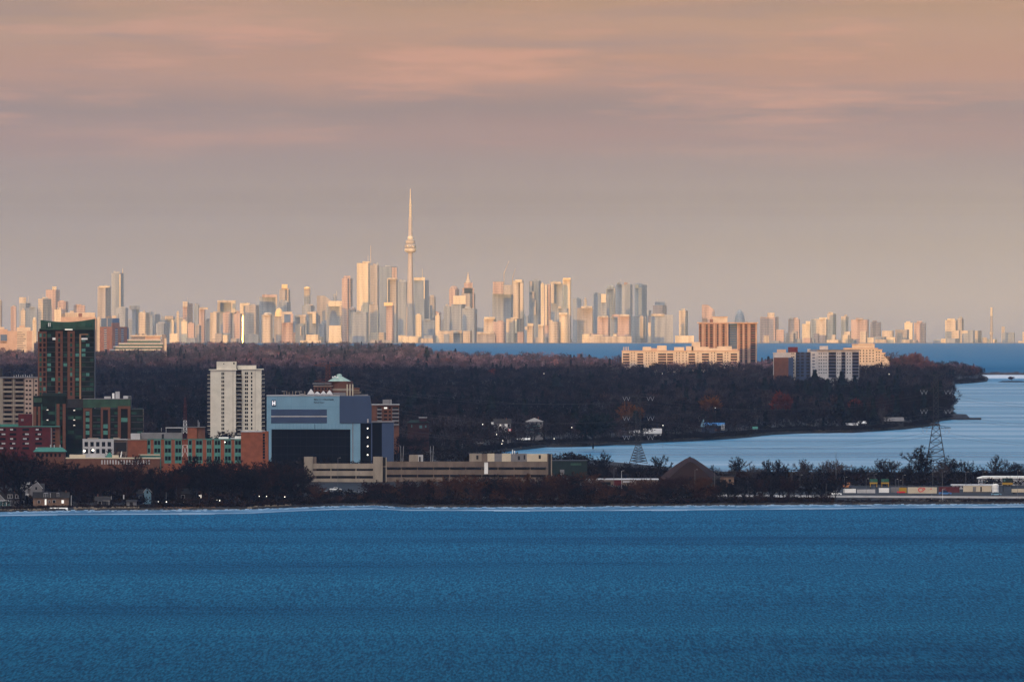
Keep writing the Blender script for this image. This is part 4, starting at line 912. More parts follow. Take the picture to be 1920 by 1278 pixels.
b.box('wall', -40, 96, 800, None, 0, 16, 'red'); b.box('wall', 96, 112, 801, None, 1.5, 16, 'brick'); b.box('penthouse', 34, 60, 776, 800, 4, 12, 'red'); b.box('green_cladding', -40, 34, 795, 800, 3, 10, 'copper'); b.box('roof_edge', -40, 112, 798.6, 800, -.25, 14, 'copper')
b.box('penthouse_vent', 39, 44, 785, 789, 3.9, 4.1, 'mgrey')
for i in range(5):
    for j, xa in enumerate((-18, -2, 18, 42, 66)):
        y = 803 + i * 8.7; w_ = 12.5
        q = b.box('window', xa, xa + w_, y, y + 4.2, -.12, .03, 'glass')
        if (i * 7 + j * 3) % 4 != 1: b.box('blind', xa + 1 + (i % 2) * 4, xa + 6.5 + (i % 2) * 4 + (j % 2) * 1.5, y + .5, y + 3.2, -.2, -.12, 'grey', q)
for i in range(6): b.box('side_window', 98.5, 103.5, 804 + i * 6.6, 808 + i * 6.6, 1.35, 1.55, 'glass')
b.box('corner_trim', 95.6, 96.4, 801, None, -.1, .05, 'grey')
b = Bld('grid_office', 'small pale office block with a grid of dark windows below the condominium', 'building', 155, 240, 10460)
b.box('wall', 155, 213, 824, None, 0, 12, 'grey'); b.box('wall', 213, 238, 825, None, .8, 12, 'brown'); b.box('roof_edge', 154.5, 239, 822.8, 824, -.2, 12, 'grey'); b.box('roof_box', 164, 184, 820.5, 823, 3, 8, 'beige'); b.box('roof_box', 212, 224, 820, 823, 3, 8, 'beige')
b.wins([(158.5 + i * 10.8, 165 + i * 10.8, y, y + 8.5) for i in range(5) for y in (828, 841)]); b.box('dark_bay', 213.5, 237, 829, 846, .6, .85, 'dark')
b = Bld('green_roof_hall', 'low brick hall under a green hipped copper roof near the left shore', 'building', 62, 124, 10300)
b.box('wall', 65, 121, 846, None, 0, 18, 'brick')
q = [(b.lx(61.5), -1.5), (b.lx(124.5), -1.5), (b.lx(124.5), 20), (b.lx(61.5), 20)]; q1 = [(b.lx(70), 7), (b.lx(116), 7), (b.lx(116), 11), (b.lx(70), 11)]
b.mb('roof', MB().prism(q, b.lz(846.5), b.lz(838.5), q1), 'copper')
for x in (94, 101, 112): b.mb('roof_pipe', MB().bar((b.lx(x), 8, b.lz(839)), (b.lx(x), 8, b.lz(833.5)), .3), 'grey')
b.wins([(70 + i * 8, 74 + i * 8, 850, 856) for i in range(6)])
b = Bld('long_brick_school', 'long low red brick building with a pale roof behind the bare shore trees', 'building', 124, 300, 10280)
b.box('wall', 124, 300, 859.5, None, 0, 14, 'brick'); b.box('roof_edge', 123, 300.5, 857.6, 859.5, -.3, 14, 'cream'); b.box('roof_plant', 168, 196, 850.5, 857.6, 4, 10, 'grey'); b.box('roof_plant', 130, 160, 852, 857.6, 4, 10, 'cream'); b.box('roof_plant', 210, 222, 853, 857.6, 4, 9, 'cream')
b.mb('roof_turret', MB().prism([(b.lx(197), 5), (b.lx(213), 5), (b.lx(213), 10), (b.lx(197), 10)], b.lz(857), b.lz(848), [(b.lx(204), 7), (b.lx(206), 7), (b.lx(206), 8), (b.lx(204), 8)]), 'copper')
b.mb('roof_vane', MB().bar((b.lx(226), 5, b.lz(857)), (b.lx(228), 5, b.lz(846)), .5, .25), 'paint')
b.wins([(190 + i * 5.2, 192.4 + i * 5.2, 862, 870) for i in range(18)], m='grey')
for x, y in ((158, 845), (174, 843.8)): b.mb('lit_lamp', MB().sphere((b.lx(x), 3, b.lz(y)), .9, .5, .65), 'lamp', smooth=True)

# --- behind the hospital
b = Bld('turret_apartments', 'brown apartment block with a round turret and pale conical roof behind the hospital', 'building', 588, 678, 11500)
b.box('wall', 588, 622, 724, None, 2, 14, 'brick'); b.box('roof_rail', 586, 622, 718, 720, 2, 12, 'mgrey'); b.box('roof_edge', 587.5, 624, 722.6, 724, 1.6, 14, 'beige')
r = b.px * 21
b.mb('turret', MB().lathe([(r, 0), (r, b.lz(714.5))], b.lx(641), 8, 16), 'brick'); b.mb('turret_band', MB().lathe([(r * 1.02, b.lz(732)), (r * 1.02, b.lz(728))], b.lx(641), 8, 16), 'beige')
b.mb('roof', MB().lathe([(r * 1.05, b.lz(714.5)), (r * .25, b.lz(705.5)), (r * .22, b.lz(702)), (.1, b.lz(700.5))], b.lx(636), 8, 16), mat('pale_green_roof', (.30, .42, .38), var=.1, scale=.3))
for x in (664, 668): b.box('balcony_slab', x - 6, x + 9, 731 + (x - 664), 732.4 + (x - 664), 2, 8, 'beige')
b.box('wall', 660, 674, 727, None, 4, 14, 'brick')
for x, y in ((624, 707), (628, 706), (632.5, 707.5)): b.mb('dish', MB().sphere((b.lx(x), 2, b.lz(y)), .8, .4, .8), 'paint', smooth=True)
b.wins([(591 + i * 6, 594.5 + i * 6, 727 + j * 6, 730.5 + j * 6) for i in range(5) for j in range(3)], d0=1.85, d1=2.05)
b = Bld('brick_apartments', 'orange brick apartment block with stacked balconies just right of the hospital', 'building', 697, 748, 11300)
b.box('wall', 697, 706, 760, None, 0, 12, 'brick'); b.box('wall', 706, 748, 758.6, None, 1.2, 12, 'brick'); b.box('roof_edge', 696, 749, 757.4, 758.8, -.3, 12, 'grey'); b.box('penthouse', 717.5, 731, 749, 757.4, 3, 9, 'mgrey'); b.mb('flue', MB().bar((b.lx(733), 5, b.lz(758)), (b.lx(733), 5, b.lz(749)), .4), 'grey')
for i in range(5):
    y = 763 + i * 7
    for xa, xb in ((707, 716), (735, 748)):
        q = b.box('balcony', xa, xb, y + 3, y + 6, -.2, 1.2, 'mgrey'); b.box('window', xa + 1, xb - 1, y, y + 2.8, 1.0, 1.25, 'glass')
    b.box('window', 720, 726, y, y + 3, 1.0, 1.25, 'glass' if i else 'wlamp'); b.box('window', 729, 733, y, y + 3, 1.0, 1.25, 'glass')
b = Bld('red_manor', 'dark red brick house with a bay window among the trees right of the hospital', 'house', 762, 806, 11600)
b.box('wall', 764, 804, 792, None, 0, 12, mat('manor_brick', (.022, .005, .005), var=.2, scale=.3)); b.mb('roof', MB().prism([(b.lx(762), -.8), (b.lx(806), -.8), (b.lx(806), 13), (b.lx(762), 13)], b.lz(792.3), b.lz(787), [(b.lx(770), 5), (b.lx(798), 5), (b.lx(798), 7), (b.lx(770), 7)]), 'dkgreen')
b.box('dormer', 786, 800, 783, 790, -.3, 5, MATS['manor_brick']); b.box('dormer_edge', 785, 801, 781.8, 783, -.6, 5, 'grey')
q = b.box('bay_window', 785, 800, 795, 807, -1.2, .02, MATS['manor_brick']); b.box('window', 786.5, 791.5, 797, 802.5, -1.35, -1.15, 'yglass', q); b.box('window', 797, 799.6, 797, 801, -1.35, -1.15, 'yglass', q); b.box('window', 771, 773, 796, 801, -.12, .05, 'yglass')
# ------------------------------------------------------------------ buildings beyond the forest, along the lake shore
def grid(xs, y0, dy, n, w, h): return [(x, x + w, y0 + i * dy, y0 + i * dy + h) for i in range(n) for x in xs]
b = Bld('beige_slab', 'wide beige slab with white window bands beyond the forest at far left', 'building', 14, 63, 28000, land=zB)
b.box('wall', 14, 63, 620, None, 0, 25, 'mbeige'); b.box('penthouse', 31, 57, 613.5, 620, 3, 18, 'mwhite'); b.box('penthouse', 36, 46, 610.5, 613.5, 6, 15, 'mbeige'); b.box('bay', 32, 50, 620.5, None, -.5, 1, 'mwhite')
for i in range(9): b.box('window_band', 32, 42 + (i * 5) % 8, 622 + i * 4.1, 623.6 + i * 4.1, -.9, -.45, 'mgrey')
b.box('side_pier', 60, 63.6, 619, None, -.4, 2, 'mwhite')
b = Bld('blue_sign_building', 'pink building with a deep blue glass box at the left edge beyond the forest', 'building', -8, 14, 28300, land=zB)
b.box('wall', -8, 14, 617, None, 0, 20, 'mbeige'); b.box('roof_box', 0, 8, 613, 617, 3, 12, 'mwhite'); b.box('glass_box', .8, 13, 627, 639, -2, 1, 'mblue')
for i in range(5): b.box('window', 1 + i * 2.4, 2.2 + i * 2.4, 640.5, 643, -.5, .1, 'glass')
b = Bld('long_cream_building', 'long cream roofed block seen just over the green condominium roof', 'building', 114, 180, 27500, land=zB)
b.box('wall', 114, 180, 594, None, 0, 25, 'mbeige'); b.box('upper_wall', 122, 178, 586, 594, 1, 22, 'mwhite'); b.box('red_panel', 147, 154, 587, 594, .4, 1.2, 'midbrick'); b.box('dark_panel', 115, 121, 588, 594, 2, 10, 'mgrey'); b.box('roof_box', 131, 138, 582.5, 586, 4, 14, 'mwhite')
b.wins(grid([123 + 3.2 * i for i in range(7)], 588.5, 3, 2, 1.2, 1.4), m='mgrey', d0=.6, d1=1.2)
b = Bld('rose_brick_tower', 'rose brick apartment tower topped by deep blue glass, right of the condominium', 'building', 177, 241, 27800, land=zB)
b.box('wall', 187, 238.5, 612.5, None, 0, 20, 'midbrick'); b.box('side_wall', 238.5, 241, 614, None, 3, 20, 'mblue'); b.box('glass_top', 189.5, 223.5, 596.5, 612.5, 2, 18, 'mblue'); b.box('brick_top', 209, 224, 605, 612.5, .5, 10, 'midbrick'); b.box('cream_pier', 182.5, 187, 594, None, -.8, 14, 'mwhite'); b.box('balcony_stack', 177, 182.5, 597, None, 1, 12, 'mgrey'); b.box('roof_box', 199, 209, 592.5, 596.5, 5, 12, 'mgrey'); b.box('roof_box', 210, 219, 591.5, 596.5, 5, 12, 'mwhite')
b.mb('roof_mast', MB().bar((b.lx(222), 6, b.lz(597)), (b.lx(222), 6, b.lz(588)), .5), 'mgrey'); b.box('glass_mullion', 200.5, 201.2, 597, 612, 1.6, 2.2, 'mwhite')
for x in (195, 216, 227): 
    for i in range(10): q = b.box('balcony', x, x + 5, 616 + i * 4.2, 618.2 + i * 4.2, -.6, .3, 'mblue'); b.box('rail', x, x + 5, 618.2 + i * 4.2, 619 + i * 4.2, -.9, -.2, 'mwhite', q)
b = Bld('terraced_building', 'white terraced building with stepped blue window bands, right of the rose brick tower', 'building', 205, 312, 27600, land=zB)
for i, (x0, x1, y0) in enumerate(((205, 300, 655), (212, 303, 649.5), (222, 305, 643.5), (238, 300, 637))):
    b.box('window_band', x0 + 1, x1, y0 + 1.6, y0 + (99 if i == 0 else 6.2), 6 - (3 - i) * 0 + i * 3, 40, 'yglass'); b.box('terrace', x0, x1 + 1, y0 - .6, y0 + 1.6, 5 + i * 3 - 1.5, 40, 'grey')
b.box('top_floor', 246, 271, 630.5, 636.6, 16, 34, 'mgrey'); b.box('top_floor', 272, 300, 630, 636.6, 17, 34, 'mbeige'); b.box('roof_terrace', 244, 304, 628.3, 630.4, 15, 36, 'mwhite'); b.box('dark_end', 303.5, 311, 627, None, 14, 30, 'mgrey'); b.box('end_trim', 308, 312, 634, None, 12, 20, 'mwhite')
for x in (253, 258, 266, 290): b.box('roof_box', x, x + 3, 625, 628.3, 20, 26, 'mgrey')
b = Bld('lakeside_tower', 'brown balconied apartment tower standing sunlit above the right-hand forest', 'building', 1308, 1421, 22300, land=zB)
b.box('wall', 1310.5, 1366, 606, None, 0, 18, mat('lakeside_brick', (.27, .17, .125), var=.12, scale=.2)); b.box('recess', 1366, 1382, 607, None, 6, 18, 'mblue'); b.box('wall', 1382, 1419.5, 606, None, 1.5, 18, mat('lakeside_brick', (.27, .17, .125), var=.12, scale=.2))
b.box('roof_slab', 1307, 1421.5, 604, 606, -1.4, 19, 'mbeige'); b.box('penthouse', 1336, 1364, 594.5, 604, 4, 14, 'mwhite'); b.box('penthouse', 1331, 1337, 598, 604, 3, 10, 'midbrick'); b.box('chiller', 1318, 1326.5, 597, 603.9, 5, 12, 'mgrey'); b.box('penthouse_rim', 1334, 1365, 593.2, 594.6, 3.5, 14.5, 'mbeige'); b.box('roof_vent', 1399, 1402, 602, 604, 5, 8, 'mgrey')
for x0, x1 in ((1311.5, 1315), (1323, 1327), (1331, 1336.5), (1344, 1347), (1354.5, 1358.5), (1388, 1391.5), (1397, 1401), (1407.5, 1416)):
    b.box('balcony_shaft', x0, x1, 608, None, -.25 if x0 < 1370 else 1.2, .3 if x0 < 1370 else 1.8, 'dark')
    for i in range(15): b.box('balcony', x0, x1, 610 + i * 4.4, 611.8 + i * 4.4, -1.3 if x0 < 1370 else .2, -.25 if x0 < 1370 else 1.2, 'midbrick' if (i + int(x0)) % 3 else 'brown')
for i in range(14): b.box('recess_floor', 1367, 1381.5, 611 + i * 4.4, 611.9 + i * 4.4, 5.6, 6.05, 'mgrey')
for x in (1318, 1339.5, 1350, 1364.5, 1383.5, 1394, 1404.5, 1418): b.box('pier', x - .9, x + .9, 606, None, -.7 if x < 1370 else .8, .1 if x < 1370 else 1.6, 'mbeige')
b = Bld('long_lakeside_block', 'long low cream block with dark balcony bays in front of the brown lakeside tower', 'building', 1165, 1387, 22000, land=zB)
b.box('wall', 1166, 1386, 658, None, 0, 20, 'mwhite'); b.box('roof_edge', 1165.5, 1386.5, 656.8, 658.1, -.8, 20, 'mbeige')
for x0, x1, y0, m in ((1205, 1221, 650, 'mwhite'), (1221, 1232, 652.5, 'mbeige'), (1232, 1250, 647.5, 'mwhite'), (1264, 1283, 650.5, 'mwhite'), (1286, 1300, 649, 'mwhite'), (1297, 1313, 641, 'mwhite'), (1313, 1329, 650, 'mwhite'), (1329, 1345, 652.5, 'mwhite'), (1345, 1372, 649, 'mwhite'), (1372, 1384, 654, 'mbeige')): b.box('roof_room', x0, x1, y0, 657, 3, 14, m)
for i in range(4): b.box('roof_post', 1168.5 + i * 3, 1169.6 + i * 3, 650, 657, 3, 4, 'mwhite')
for x0, x1 in ((1168, 1180), (1195, 1206), (1234, 1249), (1251, 1262), (1291, 1303), (1316, 1329), (1344, 1355), (1370, 1382)):
    for i in range(5): q = b.box('balcony_bay', x0, x1, 662.5 + i * 5, 665.4 + i * 5, -.4, .3, 'dark'); b.box('railing', x0, x1, 665.4 + i * 5, 667.4 + i * 5, -1.0, -.1, 'mbeige', q)
b.wins(grid([1184, 1188.5, 1211, 1216, 1222, 1227, 1268, 1273, 1280, 1286, 1308, 1334, 1339, 1359, 1364], 660, 5, 5, 1.3, 2.6))
b = Bld('shaded_lakeside_flats', 'grey white flats with dark balconies lying in shade, right of the brown lakeside tower', 'building', 1448, 1612, 18700, land=zB)
b.box('wall', 1450, 1482, 662, None, 2, 20, 'grey'); b.box('wall', 1482, 1492, 660.5, None, 0, 18, 'mwhite'); b.box('wall', 1492, 1520, 660, None, 3, 20, 'slate'); b.box('wall', 1520, 1532, 658, None, 0, 20, 'grey'); b.box('wall', 1532, 1611, 656.5, None, 1, 22, 'grey'); b.box('roof_edge', 1518, 1612, 655.2, 656.6, -.4, 22, 'mgrey'); b.box('low_block', 1451, 1478, 670, None, -12, 1.8, 'brick'); b.box('low_block_end', 1478, 1487, 670, None, -12, -.2, 'slate')
b.box('penthouse', 1478, 1496, 650.5, 662, 5, 14, 'maroon'); b.box('penthouse', 1457, 1474, 655, 662, 6, 14, 'mbeige'); b.box('penthouse', 1537, 1553, 648.5, 655.3, 6, 14, 'grey'); b.box('penthouse', 1514, 1520, 654, 660, 6, 12, 'grey'); b.box('roof_rail', 1449, 1482, 660.8, 662, 1.6, 18, 'grey')
for x0, x1 in ((1494, 1499), (1502, 1507), (1512, 1518), (1523, 1528), (1553.5, 1567.5), (1577.5, 1585), (1598, 1610)):
    for i in range(8): q = b.box('balcony_bay', x0, x1, 660 + i * 6, 663.6 + i * 6, .1 if x0 > 1519 else 2.6, 1.15 if x0 > 1519 else 3.1, 'dark'); b.box('railing', x0, x1, 663.6 + i * 6, 665.2 + i * 6, -.5 if x0 > 1519 else 2.1, .6 if x0 > 1519 else 2.7, 'slate', q)
for x in (1484, 1487.5, 1535, 1539, 1544, 1548, 1570, 1574, 1588, 1593):
    for i in range(7): b.box('window', x, x + 1.8, 661.5 + i * 6, 664 + i * 6, -.1 if x < 1500 else .9, .1 if x < 1500 else 1.1, 'glass')
b = Bld('stepped_lakeside_flats', 'cream flats stepping down to the right, catching the sun beside the lake', 'building', 1580, 1669, 21900, land=zB)
for x0, x1, y0, d in ((1582, 1646, 653, 2), (1598, 1640, 645.5, 5), (1610, 1638, 643.5, 8), (1640, 1654, 655.5, 1), (1650, 1660, 661.5, 0), (1658, 1668.5, 668.5, -1)): b.box('wall', x0, x1, y0, None, d, 26, 'mwhite')
for x0, x1, y0, d in ((1581, 1647, 652, 1.2), (1597, 1641, 644.7, 4.2), (1640, 1655, 654.6, .3), (1650, 1661, 660.7, -.7), (1658, 1669.5, 667.7, -1.7)): b.box('terrace_edge', x0, x1, y0, y0 + 1, d, 20, 'mbeige')
b.wins(grid([1612, 1618, 1624, 1630, 1636], 656, 5, 5, 2.4, 2.2), d0=1.7, d1=2.05); b.wins(grid([1642.5, 1647.5], 659, 5, 4, 2.2, 2.2), d0=.7, d1=1.05); b.wins(grid([1653, 1656.5], 665, 5, 3, 1.8, 2.0), d0=-.3, d1=.05)
# breakwater and islet
Yb = gY(702)
bw = MB()
for i in range(40):
    x0 = 1757 + i * 9; h = 3.4 + 1.2 * math.sin(i * 2.3) * math.sin(i * .7)
    bw.prism([(wx(x0, Yb), Yb - 9), (wx(x0 + 9.6, Yb), Yb - 9), (wx(x0 + 9.6, Yb), Yb + 9), (wx(x0, Yb), Yb + 9)], sag(Yb) - 1, sag(Yb) + h, [(wx(x0 + .5, Yb), Yb - 4), (wx(x0 + 9, Yb), Yb - 4), (wx(x0 + 9, Yb), Yb + 4), (wx(x0 + .5, Yb), Yb + 4)])
tag(bw.build('breakwater', mat('breakwater_stone', (.05, .042, .045), var=.4, scale=.2)), 'long dark stone breakwater running to the right edge of the lake', 'breakwater')
def islet(name, x0, x1, y, h, m, d=40):
    Yi = gY(y); n = 14; v = []
    for k in range(n):
        t = 2 * math.pi * k / n; v.append((wx((x0 + x1) / 2 + (x1 - x0) / 2 * math.cos(t), Yi), Yi + d * math.sin(t)))
    ctr = [(wx((x0 + x1) / 2, Yi) + (px_ - wx((x0 + x1) / 2, Yi)) * .6, Yi + (py_ - Yi) * .6) for px_, py_ in v]
    return struct(MB().prism(v, sag(Yi) - 1, sag(Yi) + h, ctr).build(name, m))
islet('islet', 1866, 1930, 716, 1.6, LANDM)
sheetm = mat('bay_ice', (.55, .60, .66), rough=.6, var=.12, scale=.02)
Yq = gY(707); struct(MB().box(wx(1835, Yq), wx(2100, Yq), Yq - 260, Yq + 300, sag(Yq) - 1, sag(Yq) + .8).build('shore_snow_bank', sheetm))
islet('rocky_point', 1772, 1822, 784.5, 4.5, mat('point_rock', (.020, .016, .014), var=.5, scale=.3), 90); islet('rocky_shoal', 1735, 1766, 797.5, 2.2, MATS['point_rock'], 40)
# piers and rubble of the forest shore
def quay(name, label, x0, x1, y, h, d, m='stone', yt=None):
    Yq = gY(y); o = thing(name, label, 'pier', (wx((x0 + x1) / 2, Yq), Yq, sag(Yq) - .8)); w = wx(x1, Yq) - wx(x0, Yq)
    MB().box(-w / 2, w / 2, 0, d, 0, h).build('deck', M[m], o)
    for k in range(max(2, int(w / 8))):
        xx = -w / 2 + (k + .5) * w / max(2, int(w / 8)); MB().bar((xx, -.3, -.5), (xx, -.3, h + .9), .22).build('bollard', M['dsteel'], o)
    return o
quay('stone_pier', 'dark stone pier reaching out from the tip of the forest point', 1776, 1840, 786.5, 2.6, 16, 'roof')
quay('low_jetty', 'low jetty with a pale edge below the orange shrub on the forest shore', 1584, 1626, 806, 2.2, 10, 'roof')
quay('boat_dock', 'small dark dock beside the white shore buildings behind the first pylon', 1150, 1200, 834, 1.8, 14, 'roof')
# houses across the bay
def house(label, x0, x1, ye, yr, y, wall, roof='roof', chim=True, name='shore_house', nwin=3, gable=False, lit=None):
    """house on the far shore: eaves at row ye, ridge at row yr, standing on the shore seen at row y"""
    Yh = gY(y) + 45; b = Bld(name, label, 'house', x0, x1, Yh, land=zB)
    b.box('wall', x0, x1, ye, None, 0, 9, wall)
    if gable: b.mb('roof', MB().xprism([(b.lx(x0 - 1.2), b.lz(ye)), (b.lx(x1 + 1.2), b.lz(ye)), (b.lx((x0 + x1) / 2), b.lz(yr))], -.7, 9.5), roof)
    else: b.mb('roof', MB().yprism([(-.9, b.lz(ye) - .05), (9.9, b.lz(ye) - .05), (4.5, b.lz(yr))], b.lx(x0 - 1), b.lx(x1 + 1)), roof)
    if chim: b.box('chimney', x1 - (x1 - x0) * .3, x1 - (x1 - x0) * .3 + 1.8, yr - 2, ye, 3, 4, 'brick')
    h = (ye - yr); w = (x1 - x0) / nwin
    for i in range(nwin):
        b.box('window', x0 + (i + .28) * w, x0 + (i + .72) * w, ye + 2.0, ye + 5.0, -.1, .06, 'glass' if lit is None or i != lit else 'wlamp')
    return b
hb = house('white gabled boathouse with a bright front behind the first pylon, far shore', 1207, 1240, 812, 803, 829, 'grey', 'grey', False, 'boathouse', 3, lit=None)
hb.box('boat_door', 1212, 1222, 815, None, -.15, .06, 'dark')
hb = house('low blue-grey shed left of the white boathouse on the far shore', 1166, 1184, 821, 816, 831, 'blue', 'slate', False, 'boat_shed', 2)
hb = house('pale shed with a white roof between the blue-grey shed and the white boathouse', 1180, 1199, 811, 806, 829, 'mgrey', 'grey', False, 'boat_shed', 2)
hb = house('tall pale house with a white gable and glass balconies on the far shore', 986, 1018, 790, 783, 836, 'mgrey', 'grey', True, 'shore_house', 4, True)
for i in range(3): hb.box('balcony', 988, 1012, 797 + i * 7, 799.5 + i * 7, -1.2, .02, 'yglass')
hb = house('dark house with a white side wall left of the tall white-gabled house', 926, 958, 793, 785, 838, 'mgrey', 'roof', True, 'shore_house', 4, lit=1)
hb.box('white_side', 946, 951.5, 794, 808, -.2, .05, 'paint'); hb.box('white_side', 921, 926, 791, 796, -.2, .6, 'paint')
hb = house('long low white roofed boathouse below the tall white-gabled house', 964, 993, 824, 821, 840, 'roof', 'paint', False, 'boathouse', 4)
hb = house('low dark house with small porch left of the flagpole on the far shore', 850, 878, 825, 820, 846, 'roof', 'roof', True, 'shore_house', 3)
hb.box('porch_post', 866, 868, 822, None, -.4, 0, 'mgrey')
hb = house('dark cottage at the water right of the low porch house', 884, 906, 831, 827, 846, 'roof', 'mgrey', False, 'cottage', 3)
hb = house('dark shingled house with four lit specks under the flagpole', 926, 950, 822, 816, 842, 'roof', 'mgrey', True, 'shore_house', 5, lit=3)
hb = house('blue roofed house with a tall white pointed turret on the far shore lawn', 1316, 1358, 797, 792, 822, 'navy', 'carblue', False, 'shore_house', 4)
hb.mb('turret', MB().prism([(hb.lx(1312), -1), (hb.lx(1321), -1), (hb.lx(1321), 4), (hb.lx(1312), 4)], hb.lz(800), hb.lz(784.5), [(hb.lx(1319.5), .8), (hb.lx(1321), .8), (hb.lx(1321), 2), (hb.lx(1319.5), 2)]), 'blue'); hb.box('white_porch', 1352, 1358.5, 795, 806, -.8, .4, 'grey'); hb.box('red_wall', 1340, 1350, 803, 808, -1, .3, 'brick')
hb.box('gutter', 1318, 1356, 796.4, 797.6, -1.2, -.8, 'blue')
hb = house('small pale roofed cottage between the orange shrub and the forest point', 1655, 1694, 789, 782, 806, 'roof', 'mgrey', False, 'cottage', 4)
hb = house('grey cottage at the shore below the leaning pale trunk', 1610, 1624, 793, 789.5, 808, 'mgrey', 'paint', False, 'cottage', 2)
hb = house('low grey cottage with a snow-white roof above the low jetty', 1586, 1608, 797, 793, 810, 'roof', 'grey', False, 'cottage', 3)
hb = house('tiny green-roofed gazebo on the lawn right of the blue roofed house', 1412, 1420, 804, 799.5, 818, 'mgrey', 'copper', False, 'gazebo', 1)
for i, (x, y) in enumerate(((931, 814), (941, 831.5), (1072, 801), (1039, 822), (1341, 764.5), (1243, 797), (905, 795), (1667, 701), (1575, 732), (1020, 700), (1242, 700), (828, 842), (842, 841))):
    Yl = 12600.0 if y > 780 else (13500 if y > 755 else 15800.0)
    if y < 740: Yl = 17000
    o = thing('porch_lamp', 'tiny lit porch lamp among the dark trees across the bay', 'lamp', (wx(x, Yl), Yl, zB(x, Yl)), 'porch lamps across the bay')
    hl = wz(y, Yl) - zB(x, Yl)
    MB().bar((0, .4, 0), (0, .4, hl), .1).build('post', M['dsteel'], o); MB().sphere((0, 0, hl), .30, .30, .34, 8, 5).build('bulb', M['lamp'], o)
Yf = gY(840) + 20; o = thing('flagpole', 'white flagpole flying a small red and white flag on the far shore', 'flagpole', (wx(953, Yf), Yf, zB(953, Yf)))
hz_ = wz(801, Yf) - zB(953, Yf); MB().bar((0, 0, 0), (0, 0, hz_), .14, .08).build('pole', M['grey'], o)
fl = MB().box(.15, .9, -.02, .02, hz_ - 3.1, hz_ - 1.2).box(1.9, 2.6, -.02, .02, hz_ - 3.1, hz_ - 1.2).build('flag', M['signred'], o); MB().box(.9, 1.9, -.02, .02, hz_ - 3.1, hz_ - 1.2).build('flag_centre', M['paint'], fl)
# rubble and lawns on the far shore
rb = random.Random(8); g = MB()
for i in range(900):
    x = rb.uniform(690, 1845); y = lerp(FRONT_B, x) - abs(rb.gauss(0, .8)); Yr = gY(min(y, lerp(FRONT_B, x) - .1)); s = rb.uniform(.5, 1.7); X = wx(x, Yr); z = zB(x, Yr)
    g.prism([(X - s, Yr - s), (X + s * .8, Yr - s), (X + s, Yr + s), (X - s * .7, Yr + s)], z - .6, z + s * rb.uniform(.5, 1.1), [(X - s * .5, Yr - s * .4), (X + s * .5, Yr - s * .5), (X + s * .4, Yr + s * .5), (X - s * .4, Yr + s * .3)])
struct(g.build('shore_rocks', mat('far_rock', (.035, .030, .028), var=.6, scale=.4)), 'stuff')
for x0, x1, ya, yb in ((1030, 1135, 826, 834.5), (1380, 1500, 803, 812.5), (1660, 1735, 795, 800.5)):
    Ya, Yb_ = gY(yb), gY(yb) + 180
    v = [(wx(x, Y_), Y_, zB(x, Y_) + .25) for x in np.linspace(x0, x1, 9) for Y_ in (max(Ya, gY(lerp(FRONT_B, x)) + 6), max(Ya, gY(lerp(FRONT_B, x)) + 6) + 90, max(Ya, gY(lerp(FRONT_B, x)) + 6) + 170)]
    f = [(i * 3 + j, i * 3 + 3 + j, i * 3 + 4 + j, i * 3 + 1 + j) for i in range(8) for j in range(2)]
    struct(MB().add(v, f).build('lawn', mat('winter_lawn', (.045, .028, .018), var=.4, scale=.05, stretch=(1, .1, 1))))
# ------------------------------------------------------------------ near shore: houses, road, rail yard, masts
def shore_house(label, x0, x1, ye, yr, Y, wall, roof, name='lakefront_house', gables=(), dorm=(), wins=(), chim=None, d=10):
    b = Bld(name, label, 'house', x0, x1, Y)
    b.box('wall', x0, x1, ye, None, 0, d, wall)
    b.mb('roof', MB().yprism([(-.8, b.lz(ye) - .05), (d + .8, b.lz(ye) - .05), (d / 2, b.lz(yr))], b.lx(x0 - 1.2), b.lx(x1 + 1.2)), roof)
    for (ga, gb, gy, gt, wall2) in gables:       # cross gables with pale barge boards
        g = b.mb('gable', MB().xprism([(b.lx(ga), 0), (b.lx(gb), 0), (b.lx(gb), b.lz(gy)), (b.lx((ga + gb) / 2), b.lz(gt)), (b.lx(ga), b.lz(gy))], -1.6, 3), wall2)
        for s_, e_ in (((ga - 1.3, gy + 1.2), ((ga + gb) / 2, gt - .6)), ((gb + 1.3, gy + 1.2), ((ga + gb) / 2, gt - .6))):
            MB().bar((b.lx(s_[0]), -1.75, b.lz(s_[1])), (b.lx(e_[0]), -1.75, b.lz(e_[1])), .20, n=4).build('barge_board', M['grey'], g)
        b.box('window', (ga + gb) / 2 - 1.6, (ga + gb) / 2 + 1.6, gy - 1.5, gy + 3.4, -1.75, -1.55, 'glass', g)
    for (da, db, y0, y1) in dorm:
        q = b.box('dormer', da, db, y0, y1, .2, 4, 'grey'); w = (db - da) / 3
        for k in range(2): b.box('window', da + (.35 + k * 1.4) * w, da + (1.25 + k * 1.4) * w, y0 + 1.4, y1 - .8, .08, .25, 'glass', q)
        b.mb('dormer_roof', MB().xprism([(b.lx(da - .6), b.lz(y0)), (b.lx(db + .6), b.lz(y0)), (b.lx((da + db) / 2), b.lz(y0 - 2.6))], -.1, 4.4), roof, q)
    for (wa, wb, y0, y1, m) in wins:
        q = b.box('window', wa, wb, y0, y1, -.12, .06, m); t = .5
        f = MB().box(b.lx(wa - t), b.lx(wa), -.18, .05, b.lz(y1), b.lz(y0)).box(b.lx(wb), b.lx(wb + t), -.18, .05, b.lz(y1), b.lz(y0)).box(b.lx(wa - t), b.lx(wb + t), -.18, .05, b.lz(y0), b.lz(y0 - t)); f.build('frame', M['grey'], q)
    if chim: b.box('chimney', chim[0], chim[1], chim[2], yr + 3, d / 2 - .5, d / 2 + .5, 'brick')
    return b
